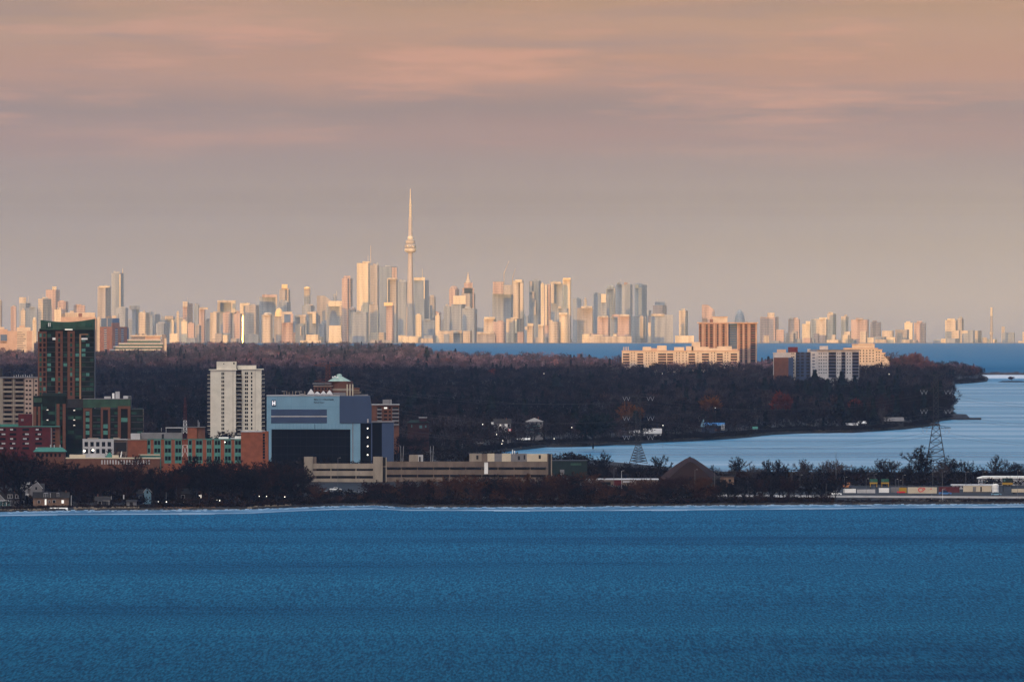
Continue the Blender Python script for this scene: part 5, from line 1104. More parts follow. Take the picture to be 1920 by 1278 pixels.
h = shore_house('grey house with a glazed sunroom and white gable trim at the left edge', -30, 46, 937, 921, gY(957) + 60, 'mgrey', 'roof', gables=((-26, 10, 938, 919, 'mgrey'),), dorm=((14, 23.5, 926, 934), (28.5, 39, 926, 934)), wins=((40, 44, 939, 946, 'glass'),), chim=(26, 28.5, 917))
sr = h.box('sunroom', -20, 20, 938.5, None, -4, -.02, 'yglass')
for k in range(6): h.box('sunroom_post', -16 + k * 7, -15 + k * 7, 938.5, None, -4.2, -3.95, 'grey', sr)
h.box('sunroom_roof', -21, 21, 937, 938.6, -4.4, 0, 'grey')
h = shore_house('tall grey house with two steep white-trimmed gables behind the brown lakefront house', 40, 82, 917, 906, gY(957) + 190, 'mgrey', 'roof', gables=((40, 52, 914, 904, 'mgrey'), (57, 79, 914, 901, 'mgrey')), wins=((43.5, 48, 918, 924, 'glass'), (56, 60, 914, 920, 'glass'), (60, 65, 925, 931, 'wlamp')))
h.box('cupola', 50, 56, 903, 908, 2, 5, 'grey'); h.box('bay', 44, 54, 925, 930, -2.2, .05, 'grey')
h = shore_house('long brown lakefront house with white dormers behind the white dock', 62, 129, 933, 922, gY(957) + 45, 'brownwall', 'roof', dorm=((82, 90, 923, 932.5), (106, 111, 923, 932.5)), wins=((84, 87, 935, 946, 'wlamp'), (91, 93.5, 938, 942, 'glass'), (99, 104, 937, 942.5, 'glass'), (115.5, 119.5, 937, 943, 'wlamp'), (71, 75, 938, 943, 'glass')), chim=(122, 124.5, 919))
h.box('dark_bay', 95, 105.5, 924, 932, -.3, .4, 'roof'); h.box('dark_bay_trim', 94, 95, 924, 932.6, -.4, .4, 'grey'); h.box('downpipe', 133, 134, 928, None, -.2, .2, 'grey')
h = shore_house('dark house with a lit porch frame right of the brown lakefront house', 178, 206, 938, 930, gY(956) + 60, 'roof', 'roof', wins=((201, 204, 938, 945, 'glass'), (184, 190, 939, 945, 'glass')), chim=(182, 184, 926))
h.box('porch_beam', 192, 206, 937.5, 939, -2, -1.6, 'mgrey'); h.box('porch_post', 203.4, 205.4, 939, None, -2, -1.6, 'mgrey'); h.box('lit_door', 208, 209.6, 929, 936, -.1, .1, 'mgrey')
h = shore_house('blue sided house with a white gable roof behind the grey garden shed', 256, 284, 925, 917, gY(956) + 110, 'navy', 'roof', gables=((270, 283, 921, 913, 'blue'),), wins=((261, 267, 929, 936, 'glass'),))
h.box('blue_wall', 259, 270, 939, None, -3, -.05, 'slate'); h.box('white_corner', 268, 269.4, 939, None, -3.2, -2.9, 'grey')
h = shore_house('small grey garden shed with a dark door on the left shore', 237, 256, 939.5, 936.5, gY(956) + 40, 'mgrey', 'roof', name='garden_shed', d=6); h.box('door', 243, 249, 941, None, -.1, .05, 'dark'); h.box('white_edge', 231, 233, 927, 935, .4, 1, 'grey')
h = shore_house('low dark pavilion with one lit window among the shore trees', 330, 368, 925, 915, gY(955) + 110, 'roof', 'roof', name='pavilion', wins=((376, 377.5, 927, 933, 'wlamp'), (340, 346, 928, 934, 'glass')))
Yd = gY(957.2); o = thing('white_dock', 'long white covered boat lying at the dock in front of the brown house', 'boat', (wx(110, Yd), Yd, sag(Yd) + .2)); w = 35 * Yd / F
MB().yprism([(-1.3, 0), (1.3, 0), (1.6, 1.0), (-1.6, 1.0)], -w / 2, w / 2).build('hull', M['paint'], o)
MB().yprism([(-1.5, 1.0), (1.5, 1.0), (0, 1.9)], -w / 2 + .4, w / 2 - .2).build('cover', M['paint'], o)
# sea wall
sw = thing('sea_wall', 'pale stone sea wall along the left part of the near shore', 'wall', (0, gY(957), sag(gY(957))))
for k, (xa, xb) in enumerate(((-40, 60), (60, 134), (138, 262), (292, 405), (464, 548))):
    v = MB(); n = int((xb - xa) / 2.2); wr = random.Random(k)
    for i in range(n):
        x = xa + i * 2.2; Yw = gY(lerp(SHORE_A, x)) + 2; hh = wr.uniform(.7, 1.5) * (1.3 if k in (2, 4) else 1)
        v.box(wx(x, Yw), wx(x + 2.0, Yw), Yw - gY(957), Yw - gY(957) + 1.5, -.6, .6 + hh)
    v.build('wall_run', mat('sea_wall_stone', (.20, .16, .115), var=.45, scale=.6) if k != 3 else M['brownwall'], sw)
# stones and scraps of ice along the waterline
rs = random.Random(31); g1, g2 = MB(), MB()
for i in range(2200):
    x = rs.uniform(-60, 2000); g_ = g1 if i % 3 else g2
    y = lerp(SHORE_A, x) + (rs.gauss(-.1, .35) if i % 3 else rs.uniform(.2, 3.0) ** 1.1); Yr = gY(y); s_ = rs.uniform(.3, 1.3) if i % 3 else rs.uniform(.6, 2.6); X = wx(x, Yr); z = max(sag(Yr) + .25, zA(x, Yr) - 1.2 if Yr > gY(lerp(SHORE_A, x)) else -1e9); h_ = s_ * rs.uniform(.3, .9) if i % 3 else rs.uniform(.15, .55)
    g_.prism([(X - s_, Yr - s_), (X + s_ * .8, Yr - s_), (X + s_, Yr + s_), (X - s_ * .7, Yr + s_)], z - .5, z + h_, [(X - s_ * .6, Yr - s_ * .4), (X + s_ * .5, Yr - s_ * .6), (X + s_ * .5, Yr + s_ * .5), (X - s_ * .4, Yr + s_ * .3)])
struct(g1.build('shore_stones', mat('near_rock', (.05, .042, .036), var=.7, scale=.5)), 'stuff'); struct(g2.build('ice_scraps', mat('ice_scrap', (.17, .27, .39), rough=.6, var=.3, scale=.3)), 'stuff')
# shore lamps
for x, y, Yl in ((344, 948, 9560), (410 + 2, 948, 9600), (440, 930.5, 9650), (486, 930, 9650), (297, 940, 9560), (312, 942, 9560), (407, 937, 9620), (462, 923, 9700), (534, 931, 9650), (500, 930, 9660), (374, 929, 9640)):
    o = thing('shore_lamp', 'small lit lamp on a dark post along the left shore path', 'lamp', (wx(x, Yl), Yl, zA(x, Yl)), 'lit lamps along the shore path'); hl = max(2.5, wz(y, Yl) - zA(x, Yl))
    MB().bar((0, .3, 0), (0, .3, hl), .07).build('post', M['dsteel'], o); MB().sphere((0, 0, hl), .26, .26, .3, 8, 5).build('bulb', M['lamp'], o)
# road behind the thicket, snow banks
def ribbon(name, x0, x1, Yf, w, m, dz, kind='structure'):
    xs = np.arange(x0, x1 + 1, 20); v = []
    for x in xs:
        for k in (0, 1): v.append((wx(x, Yf(x) + k * w), Yf(x) + k * w, zA(x, Yf(x) + k * w) + dz))
    f = [(i * 2, i * 2 + 2, i * 2 + 3, i * 2 + 1) for i in range(len(xs) - 1)]
    return struct(MB().add(v, f).build(name, M[m]), kind)
def yroad(x): return lerp([(580, 10020), (1240, 9960), (1500, 9900), (1920, 9860)], x)
ribbon('road', 580, 2300, yroad, 24, 'road', .30)
ribbon('road_edge', 590, 700, lambda x: yroad(x) - 6, 5, 'snow', .34)
def guardrail():
    o = thing('guard_rail', 'pale grey guard rail along the near edge of the shore road', 'guard rail', (0, 9900, zA(1500, 9890)))
    v = MB()
    for x in np.arange(1230, 2000, 10.0):
        Y1, Y2 = yroad(x) - 14, yroad(x + 10) - 14
        z1, z2 = zA(x, Y1) - zA(1500, 9890), zA(x + 10, Y2) - zA(1500, 9890)
        a_, b_ = (wx(x, Y1), Y1 - 9900), (wx(x + 10, Y2), Y2 - 9900)
        v.add([(*a_, z1 + .5), (*b_, z2 + .5), (*b_, z2 + 1.9), (*a_, z1 + 1.9)], [(0, 1, 2, 3)])
        v.add([(a_[0], a_[1] + .15, z1 + .5), (b_[0], b_[1] + .15, z2 + .5), (b_[0], b_[1] + .15, z2 + 1.9), (a_[0], a_[1] + .15, z1 + 1.9)], [(3, 2, 1, 0)])
    v.build('beam', M['grey'], o)
guardrail()
ribbon('snow_bank', 1250, 1345, lambda x: 9870, 26, 'snow', .6); ribbon('snow_bank', 1450, 1492, lambda x: 9880, 30, 'snow', .7); ribbon('dry_grass', 1685, 1835, lambda x: 9745, 26, 'stone', .5)
M['yard'] = mat('yard_earth', (.020, .016, .013), var=.5, scale=.05)
ribbon('yard_ground', 1380, 2300, lambda x: 9960, 330, 'yard', .3)
# pickup truck on the road
def wheels(o, xs, r, y=-1.0, two=True):
    for x in xs:
        for yy in ((y, -y) if two else (y,)):
            t = bpy.data.objects.get('wheel_mesh')
            wl_ = MB().bar((x, yy - .13, r), (x, yy + .13, r), r, n=12).build('wheel', M['tyre'], o); MB().bar((x, yy - .15, r), (x, yy - .12, r), r * .55, n=8).build('rim', M['steel'], wl_)
def pickup(label, x, Y, col):
    o = thing('pickup_truck', label, 'truck', (wx(x, Y), Y, zA(x, Y) + .35)); k = 1.35
    MB().xprism([(-3.0 * k, .55 * k), (3.0 * k, .55 * k), (3.0 * k, 1.0 * k), (2.6 * k, 1.2 * k), (1.2 * k, 1.25 * k), (-3.0 * k, 1.25 * k)], -.95 * k, .95 * k).build('body', M[col], o)
    MB().xprism([(-1.0 * k, 1.25 * k), (1.3 * k, 1.25 * k), (.7 * k, 2.0 * k), (-.8 * k, 2.0 * k)], -.85 * k, .85 * k).build('cab', M[col], o)
    MB().xprism([(-.75 * k, 1.32 * k), (1.0 * k, 1.32 * k), (.6 * k, 1.9 * k), (-.65 * k, 1.9 * k)], -.87 * k, -.85 * k - .001).build('window', M['glass'], o)
    wheels(o, (-1.9 * k, 1.9 * k), .42 * k, -.9 * k)
    return o
pickup('white pickup truck parked on the road in front of the garage', 629, yroad(629) + 8, 'paint')
def car(label, x, Y, col, cat='car', name='parked_car', k=1.2):
    o = thing(name, label, cat, (wx(x, Y), Y, zA(x, Y) + .9))
    MB().xprism([(-2.2 * k, .3 * k), (2.2 * k, .3 * k), (2.25 * k, .75 * k), (1.4 * k, .9 * k), (-2.1 * k, .95 * k)], -.85 * k, .85 * k).build('body', M[col], o)
    MB().xprism([(-1.6 * k, .93 * k), (1.2 * k, .9 * k), (.5 * k, 1.42 * k), (-1.1 * k, 1.42 * k)], -.75 * k, .75 * k).build('cabin', M['glass'], o)
    MB().xprism([(-1.2 * k, 1.41 * k), (.55 * k, 1.41 * k), (.4 * k, 1.5 * k), (-1.0 * k, 1.5 * k)], -.74 * k, .74 * k).build('roof', M[col], o)
    wheels(o, (-1.35 * k, 1.35 * k), .33 * k, -.82 * k); return o
car('bright blue car parked in front of the maroon rail car', 1772, 9960, 'carblue', k=2.0)
car('white car under the bare tree left of the rail yard trailers', 1566, 9930, 'paint', k=2.0)
car('small pale blue car beside the white storage tank', 1868, 9935, 'blue', k=1.6)
car('grey car on the road near the low red brick store', 1122, yroad(1122) + 8, 'grey', k=1.5)
# containers, trailers, rail cars
def trailer(label, x0, x1, yt, yb, Y, m, name='trailer', cat='trailer', ribs=True, text=None):
    b = Bld(name, label, cat, x0, x1, Y); zt, zl = b.lz(yt), b.lz(yb); W0, W1 = b.lx(x0), b.lx(x1)
    MB().box(W0, W1, 0, 2.6, zl, zt).build('box', M[m], b.o)
    g = MB()
    for k in range(int((W1 - W0) / 1.4)): g.box(W0 + .7 + k * 1.4, W0 + .78 + k * 1.4, -.06, -.004, zl + .1, zt - .1)
    if ribs: g.build('ribs', M[m], b.o)
    MB().box(W0 + .3, W1 - .3, .2, 2.4, zl - .35, zl - .01).build('chassis', M['dsteel'], b.o)
    for xx in (W0 + 1.2, W0 + 2.2, W1 - 2.4, W1 - 1.4): MB().bar((xx, .2, max(.45, zl - .7)), (xx, .5, max(.45, zl - .7)), .5, n=10).build('wheel', M['tyre'], b.o)
    if text: lettering(text, 5.0, 'signred', b.o, (W0 + W1) / 2 - 2.9, -.12, (zl + zt) / 2 - .9, 'lettering', .02)
    return b
trailer('white road trailer with a blank side, leftmost in the rail yard', 1582, 1605, 916, 926.5, 10080, 'paint')
trailer('white road trailer smudged grey, second from the left in the rail yard', 1607, 1641, 917, 926.5, 10070, 'grey')
trailer('short white box trailer nose-on behind the bush in the rail yard', 1648, 1667, 914.5, 924, 10090, 'paint')
trailer('grey rail car left of the yellow wagon', 1670, 1687, 913, 926, 10095, 'mgrey', 'rail_car', 'rail car')
t = trailer('yellow and red rail wagon left of the cream container', 1685, 1700, 913.5, 925, 10080, 'yellow', 'rail_wagon', 'rail car'); t.box('red_end', 1682, 1697, 920.5, 925, -.2, -.02, 'signred')
t = trailer('cream shipping container with red letters CP on its side', 1702, 1756.5, 913, 925.5, 10060, 'cream', 'shipping_container', 'container', True, 'CP')
t.box('red_mark', 1744.5, 1747, 915, 917, -.12, -.06, 'signred')
trailer('maroon rail car right of the cream container', 1760, 1799, 912, 924, 10100, 'maroon', 'rail_car', 'rail car')
t = trailer('dirty white rail car with dark patches left of the white tank', 1806, 1859, 910.5, 921.5, 10095, 'cream', 'rail_car', 'rail car'); t.box('door', 1824, 1830, 912, 921, -.14, -.05, 'mgrey'); t.box('door', 1838, 1841, 912, 921, -.14, -.05, 'dark')
trailer('cream flat trailer at the right picture edge', 1897, 1945, 916, 922.5, 9990, 'cream')
trailer('white cube van beside the tall pole at the rail yard left end', 1404, 1432, 911.5, 923, 10080, 'grey', 'cube_van', 'van')
trailer('grey trailer half hidden by bare trees left of the cube van', 1366, 1388, 912.5, 924, 10080, 'mgrey')
o = thing('storage_tank', 'upright white storage tank beside the green yard machine', 'tank', (wx(1866.5, 10080), 10080, zA(1866, 10080) + .7)); r = 6.4 * 10080 / F
MB().lathe([(r, 0), (r, 5.2), (r * .7, 5.8), (.1, 6.1)], n=16).build('shell', M['paint'], o); MB().bar((r + .1, 0, 0), (r + .1, 0, 5.8), .12).build('ladder', M['steel'], o); MB().lathe([(r * 1.01, 2.5), (r * 1.01, 2.75)], n=16).build('band', M['grey'], o)
def yard_machine(label, x, Y, s=1.0):
    o = thing('yard_loader', label, 'loader', (wx(x, Y), Y, zA(x, Y) + .8))
    w = 2.3 * s
    for sx in (-w, w): MB().box(sx - .25, sx + .25, -1, 1, .6, 5.2 * s).build('leg', M['yellow'] if s < 1.2 else M['dkgreen'], o)
    MB().box(-w - .5, w + .5, -1.2, 1.2, 3.4 * s, 4.5 * s).build('girder', M['yellow'], o); MB().box(-w - .4, w + .4, -1.3, 1.3, 4.6 * s, 6.8 * s).build('machine_house', M['green'] if s < 1.2 else M['dkgreen'], o)
    MB().box(-w + .4, -w + 1.6, -1.4, -1.2, 5.0 * s, 6.2 * s).build('cab_window', M['yglass'], o); MB().bar((w * .6, 0, 6.8 * s), (w * .6, 0, 8.0 * s), .15).build('exhaust', M['steel'], o)
    for sx in (-w, w): MB().bar((sx - .3, -1.1, .6), (sx + .3, -1.1, .6), .6, n=10).build('wheel', M['tyre'], o)
yard_machine('green and yellow straddle loader behind the white trailers, left of its twin', 1638, 10230); yard_machine('green and yellow straddle loader behind the white trailers, right of its twin', 1659.5, 10230)
yard_machine('large dark green yard machine right of the white tank', 1889, 10120, 1.35)
b = Bld('warehouse', 'pale blue metal warehouse with a white roof at the right edge', 'building', 1834, 1990, 10420)
b.box('wall', 1834, 1990, 896, None, 0, 30, 'grey'); b.mb('roof', MB().xprism([(b.lx(1833), b.lz(896.3)), (b.lx(1991), b.lz(896.3)), (b.lx(1985), b.lz(892.8)), (b.lx(1846), b.lz(892.8))], -.8, 31), 'paint'); b.box('door', 1858, 1862, 899, None, -.15, .05, 'dkgreen'); b.box('door', 1880, 1886, 899, None, -.15, .05, 'dkgreen'); b.box('window_strip', 1838, 1856, 902, 903.5, -.1, .05, 'blue'); b.mb('wall_lamp', MB().sphere((b.lx(1850.5), -.3, b.lz(902)), .35, .3, .35, 8, 5), 'lamp')
b = Bld('rail_office', 'low pale rail office with a flat snowy roof left of the warehouse', 'building', 1782, 1862, 10240)
b.box('wall', 1786, 1860, 909.5, None, 0, 10, 'grey'); b.box('roof', 1783, 1862, 907.6, 909.6, -.8, 11, 'snow'); b.wins([(1790 + i * 7, 1793 + i * 7, 911, 914) for i in range(9)])
o = thing('bulldozer', 'orange bulldozer parked among bare trees left of the rail yard', 'bulldozer', (wx(1588, 10230), 10230, zA(1588, 10230) + .6))
MB().xprism([(-3.2, .3), (3, .3), (3.3, .8), (3, 1.3), (-3.2, 1.3), (-3.5, .8)], -1.4, 1.4).build('track', M['tyre'], o); MB().box(-2.6, 1.4, -1, 1, 1.3, 2.6).build('engine_cover', mat('machine_orange', (.40, .17, .08)), o); MB().box(0, 2.2, -.9, .9, 2.6, 4.4).build('cab', MATS['machine_orange'], o); MB().box(.3, 1.9, -1.0, -.9, 3.1, 4.1).build('cab_window', M['glass'], o); MB().box(-4.6, -4.2, -1.8, 1.8, .3, 2.0).build('blade', MATS['machine_orange'], o); MB().bar((-4.2, 0, 1), (-2.5, 0, 1.2), .2).build('blade_arm', M['steel'], o)
b = Bld('salt_shed', 'big dark brown pointed storage dome behind bare trees', 'building', 1236, 1352, 10380)
pr = [(1236, None), (1236, 897), (1250, 885), (1268, 871), (1286, 860), (1294, 856.8), (1302, 859.5), (1318, 870), (1334, 881), (1345, 892), (1351, 899), (1351, None)]
dm = MB(); cxs = b.lx(1294)
def ring(f, dy): return [((b.lx(x) - cxs) * f + cxs, dy, b.lz(y) if y is None or f == 1 else b.lz(y) * (1 - (1 - f) * .55)) for x, y in pr]
rings = [ring(.72, 2), ring(1.0, 14), ring(.72, 28)]
vs_ = [p for r in rings for p in r]; n = len(pr)
dm.add(vs_, [tuple(range(n)), tuple(range(3 * n - 1, 2 * n - 1, -1))] + [(k * n + i, k * n + n + i, k * n + n + (i + 1) % n, k * n + (i + 1) % n) for k in range(2) for i in range(n)])
b.mb('cover', dm, 'salt')
rbm = MB()
for x, y in pr[2:-2]: pass
b.box('entrance', 1337, 1352, 893, None, -1, 13, 'roof'); b.box('entrance_door', 1341, 1347, 897, None, -1.15, -.98, 'roof'); b.box('base_wall', 1240, 1337, 903, None, .5, 2, 'roof'); b.mb('ridge_vent', MB().box(b.lx(1292.5), b.lx(1295.5), 12, 16, b.lz(857.5), b.lz(856)), 'dsteel')
b = Bld('yellow_hut', 'small ochre hut between the storage dome and the bare trees', 'building', 1349, 1378, 10300)
b.box('wall', 1351, 1376, 893.5, None, 0, 8, 'brownwall'); b.box('roof', 1349, 1378, 891.8, 893.6, -.6, 8.6, 'roof'); b.box('door', 1356, 1361, 899, None, -.1, .05, 'dark'); b.box('window', 1366, 1371, 898, 903, -.1, .05, 'glass')
b = Bld('red_store', 'low red brick store with a snow-edged flat roof between bare trees', 'building', 1098, 1236, 10250)
b.box('wall', 1104, 1234, 899, None, 0, 14, 'brown'); b.box('red_wall', 1150, 1166, 899.5, None, -.4, .2, 'red'); b.box('roof_edge', 1118, 1235, 897, 899, -.6, 15, 'snow'); b.box('roof_edge', 1098, 1118, 898, 899.5, -.6, 15, 'grey'); b.box('shop_window', 1122, 1145, 903, 910, -.1, .05, 'glass'); b.box('sign_board', 1168, 1190, 901, 904, -.15, .05, 'grey'); b.box('white_panel', 1100, 1114, 902, 910, -.2, .05, 'grey'); b.box('door', 1205, 1210, 902, None, -.1, .05, 'dark')
# poles
def pole(label, x, yt, yb, Y, name='light_pole', arm=1.2, group=None, m='steel', r=.16, lamp=True):
    z0 = zA(x, Y); H = wz(yt, Y) - z0; o = thing(name, label, 'pole', (wx(x, Y), Y, z0), group)
    MB().bar((0, 0, 0), (0, 0, H), r, r * .6, 6).build('pole', M[m], o)
    if lamp:
        a_ = MB().bar((0, 0, H - .2), (arm, 0, H + .1), r * .5, n=4).build('arm', M[m], o); MB().box(arm - .2, arm + .7, -.2, .2, H, H + .2).build('lamp_head', M['grey'], a_)
    return o
pole('tall slim mast left of the bulldozer, highest pole of the rail yard', 1567.5, 846, 918, 10150, 'tall_mast', lamp=False, r=.22)
LPG = 'light poles along the road and rail yard'
for x, yt, Y in ((1485, 884, 10050), (1583.5, 894, 10050), (1624, 897, 10050), (1679, 898, 10050), (1685, 900, 10050), (1749, 884, 10150), (1767, 884, 10150), (1811, 884, 10200), (1843, 884, 10300), (1908, 882, 9950), (1500, 890, 10300), (1639, 888, 10300), (1693, 890, 10350)):
    pole('grey lamp post standing among the rail yard trailers and trees', x, yt, 0, Y, group=LPG)
pole('slim light pole rising in front of the garage left deck', 633.5, 858, 0, 9990, 'light_pole'); pole('second slim light pole in front of the garage left deck, near the road', 673, 886, 0, 9990, 'light_pole')
pole('pale sign pole left of the red store wall', 1151, 878, 0, 9990, 'light_pole', r=.2); pole('pale sign pole right of the red store wall', 1165.5, 882, 0, 9990, 'light_pole', r=.24, m='grey')
pole('grey pole with a box in front of the storage dome', 1340, 884, 0, 9960, 'light_pole'); pole('thin light pole at the foot of the storage dome, left side', 1303, 880, 0, 9960, 'light_pole')
pole('lone thin pole at the water edge right of the storage dome', 1402.5, 900, 0, 9760, 'light_pole', lamp=False, r=.12); pole('bent thin pole beside the bare trees at the shore', 1549, 905, 0, 9730, 'light_pole', lamp=False, r=.12)
pole('slim pole with two lamps on the shore road right of the cream container', 1767.5, 916, 0, 9820, 'light_pole', m='paint', r=.14)
pole('white mailbox-like post on the bank at right', 1747, 926, 0, 9790, 'bank_post', lamp=False, m='grey', r=.12)
pole('small flag mast with a dark pennant right of the long red school', 281.5, 921, 0, 9640, 'flag_mast', lamp=False, r=.1); pole('short white post on the left shore path', 311.5, 922, 0, 9600, 'path_post', lamp=False, m='grey', r=.1)
# red and white lattice mast
def lattice_mast(label, x, yt, Y, secs):
    z0 = zA(x, Y); o = thing('radio_mast', label, 'mast', (wx(x, Y), Y, z0)); px_ = Y / F
    for (ya, yb_, wa, wb, m) in secs:           # ya top row, yb bottom row, widths in photo pixels
        za, zb_ = wz(ya, Y) - z0, (wz(yb_, Y) - z0 if yb_ else 0); g = MB(); ra, rb_ = wa * px_ / 2, wb * px_ / 2
        c = lambda r, z: [(-r, -r, z), (r, -r, z), (r, r, z), (-r, r, z)]
        n = max(1, int((za - zb_) / max(1.2, (ra + rb_) * 1.2)))
        for k in range(n):
            t0, t1 = k / n, (k + 1) / n; p0 = c(rb_ + (ra - rb_) * t0, zb_ + (za - zb_) * t0); p1 = c(rb_ + (ra - rb_) * t1, zb_ + (za - zb_) * t1)
            for i in range(4):
                g.bar(p0[i], p1[i], .13, n=4); g.bar(p0[i], p1[(i + 1) % 4], .085, n=3); g.bar(p0[(i + 1) % 4], p1[i], .085, n=3); g.bar(p1[i], p1[(i + 1) % 4], .085, n=3)
        g.build('section', M[m], o)
    MB().bar((0, 0, wz(yt, Y) - z0 - 1), (0, 0, wz(yt, Y) - z0 + 3), .12).build('lightning_rod', M['dsteel'], o)
lattice_mast('slim red and white lattice radio mast in front of the orange brick wing', 347, 745, 9950, [(745, 788, 2.5, 5.5, 'maroon'), (788, 812, 5.5, 7.0, 'paint'), (812, 834, 7.0, 9, 'maroon'), (834, 856, 9, 11, 'paint'), (856, 878, 11, 12, 'maroon'), (878, None, 12, 15, 'paint')])
# transmission pylons
M['pylonsteel'] = mat('pylon_steel', (.018, .018, .020), rough=.6)
def pylon(label, x, Y, ytop, arms, waist, base_w, m='pylonsteel', yb=None, insul=True, body=10):
    z0 = zA(x, Y); px_ = Y / F; o = thing('pylon', label, 'pylon', (wx(x, Y), Y, z0)); lz = lambda y: wz(y, Y) - z0
    def seg(za, zb_, ra, rb_, n, part):
        g = MB(); c = lambda r, z: [(-r, -r, z), (r, -r, z), (r, r, z), (-r, r, z)]
        for k in range(n):
            t0, t1 = k / n, (k + 1) / n; p0 = c(rb_ + (ra - rb_) * t0, zb_ + (za - zb_) * t0); p1 = c(rb_ + (ra - rb_) * t1, zb_ + (za - zb_) * t1)
            for i in range(4):
                j = (i + 1) % 4; g.bar(p0[i], p1[i], .30, n=4); g.bar(p0[i], p1[j], .17, n=3); g.bar(p0[j], p1[i], .17, n=3); g.bar(p1[i], p1[j], .17, n=3)
        return g.build(part, M[m], o)
    bw = body * px_ / 2; bs = base_w * px_ / 2
    seg(lz(waist), 0, bw, bs, 7, 'base_frame'); seg(lz(ytop), lz(waist), bw * .8, bw, 9, 'body_frame')
    for (ya, half, sides, ins) in arms:
        za = lz(ya)
        for s_ in sides:
            g = MB(); tip = (s_ * half * px_, 0, za + .6)
            for yy in (-bw, bw):
                g.bar((s_ * bw, yy, za), tip, .2, n=3); g.bar((s_ * bw, yy, za + 2.6), tip, .17, n=3)
                for t in (.3, .6): g.bar((s_ * (bw + (half * px_ - bw) * t), yy * (1 - t), za + .6 * t), (s_ * (bw + (half * px_ - bw) * (t - .2)), yy * (1.2 - t), za + 2.6 - 2 * (t - .2)), .09, n=3)
            a_ = g.build('arm', M[m], o)
            for f0, f1 in ((.52, .74), (.76, .98)) if ins else ():
                xa_, xb_ = s_ * half * px_ * f0, s_ * half * px_ * f1; xm = (xa_ + xb_) / 2; dz = 3.3
                MB().bar((xa_, 0, za + .5), (xm, 0, za + .5 - dz), .12, n=5).bar((xb_, 0, za + .5), (xm, 0, za + .5 - dz), .12, n=5).build('insulator', M['insul'], a_)
    return o
P1, P2 = 11150, 11150
pylon('dark lattice pylon with white V insulators, right of the green shed', 1197, P1, 741, ((744, 30, (-1, 1), True), (781, 30, (-1, 1), True), (817, 30, (-1, 1), True)), 834, 34)
pylon('dark lattice pylon with a wide flat top, near the right edge', 1755, P2, 702, ((703, 16, (-1, 1), False), (732, 30, (-1, 1), True), (768.5, 30, (-1, 1), True), (803, 28, (-1, 1), True)), 790, 40)
pylon('rusty brown lattice pylon rising behind the hospital roof', 615, 11700, 683, ((686, 26, (-1, 1), False), (716, 26, (-1, 1), False)), 735, 34, 'rust', body=9)
# cables between the pylons and beyond
def cable(label, pts, r=.07):
    g = MB()
    for p, q in zip(pts, pts[1:]): g.bar(p, q, r, n=3)
    o = g.build('power_cable', M['dsteel']); tag(o, label, 'cable', 'sagging power cables strung between the pylons')
def at(x, y, Y): return Vector((wx(x, Y), Y, wz(y, Y)))
for k, (ya, yb_) in enumerate(((752, 740), (788, 777), (824, 812))):
    for s_ in (-1, 1):
        for (xa, yA, YA, xb, yB, YB) in ((1197 + s_ * 26, ya, P1, 1755 + s_ * 24, yb_, P2), (615 + s_ * 22, ya - 40, 11700, 1197 + s_ * 26, ya, P1), (1755 + s_ * 24, yb_, P2, 2350 + s_ * 24, yb_ + 12, P2)):
            p, q = at(xa, yA, YA), at(xb, yB, YB); sag_ = 9.0
            cable('thin sagging power cable strung between the lattice pylons', [p.lerp(q, t / 16) - Vector((0, 0, 4 * sag_ * (t / 16) * (1 - t / 16))) for t in range(17)])
# ------------------------------------------------------------------ trees one can tell apart
BARK = [mat('bark_dark', (.010, .008, .0075), rough=.9, spec=.1), mat('bark_brown', (.026, .014, .010), rough=.9, spec=.1), mat('bark_grey', (.040, .033, .031), rough=.9, spec=.1), mat('bark_rust', (.040, .018, .010), rough=.9, spec=.1)]
TWIG = [mat('twigs_dark', (.011, .008, .0075), rough=.95, spec=.05, var=.3, scale=4), mat('twigs_brown', (.026, .011, .007), rough=.95, spec=.05, var=.3, scale=4), mat('twigs_grey', (.055, .043, .041), rough=.95, spec=.05, var=.3, scale=4), mat('twigs_rust', (.060, .023, .009), rough=.95, spec=.05, var=.3, scale=4),
        mat('leaves_orange', (.095, .036, .010), rough=.95, spec=.05, var=.4, scale=4), mat('leaves_red', (.085, .018, .010), rough=.95, spec=.05, var=.4, scale=4), mat('needles_dark', (.008, .013, .011), rough=.95, spec=.05, var=.4, scale=4), mat('twigs_pink', (.085, .045, .050), rough=.95, spec=.05, var=.3, scale=4)]
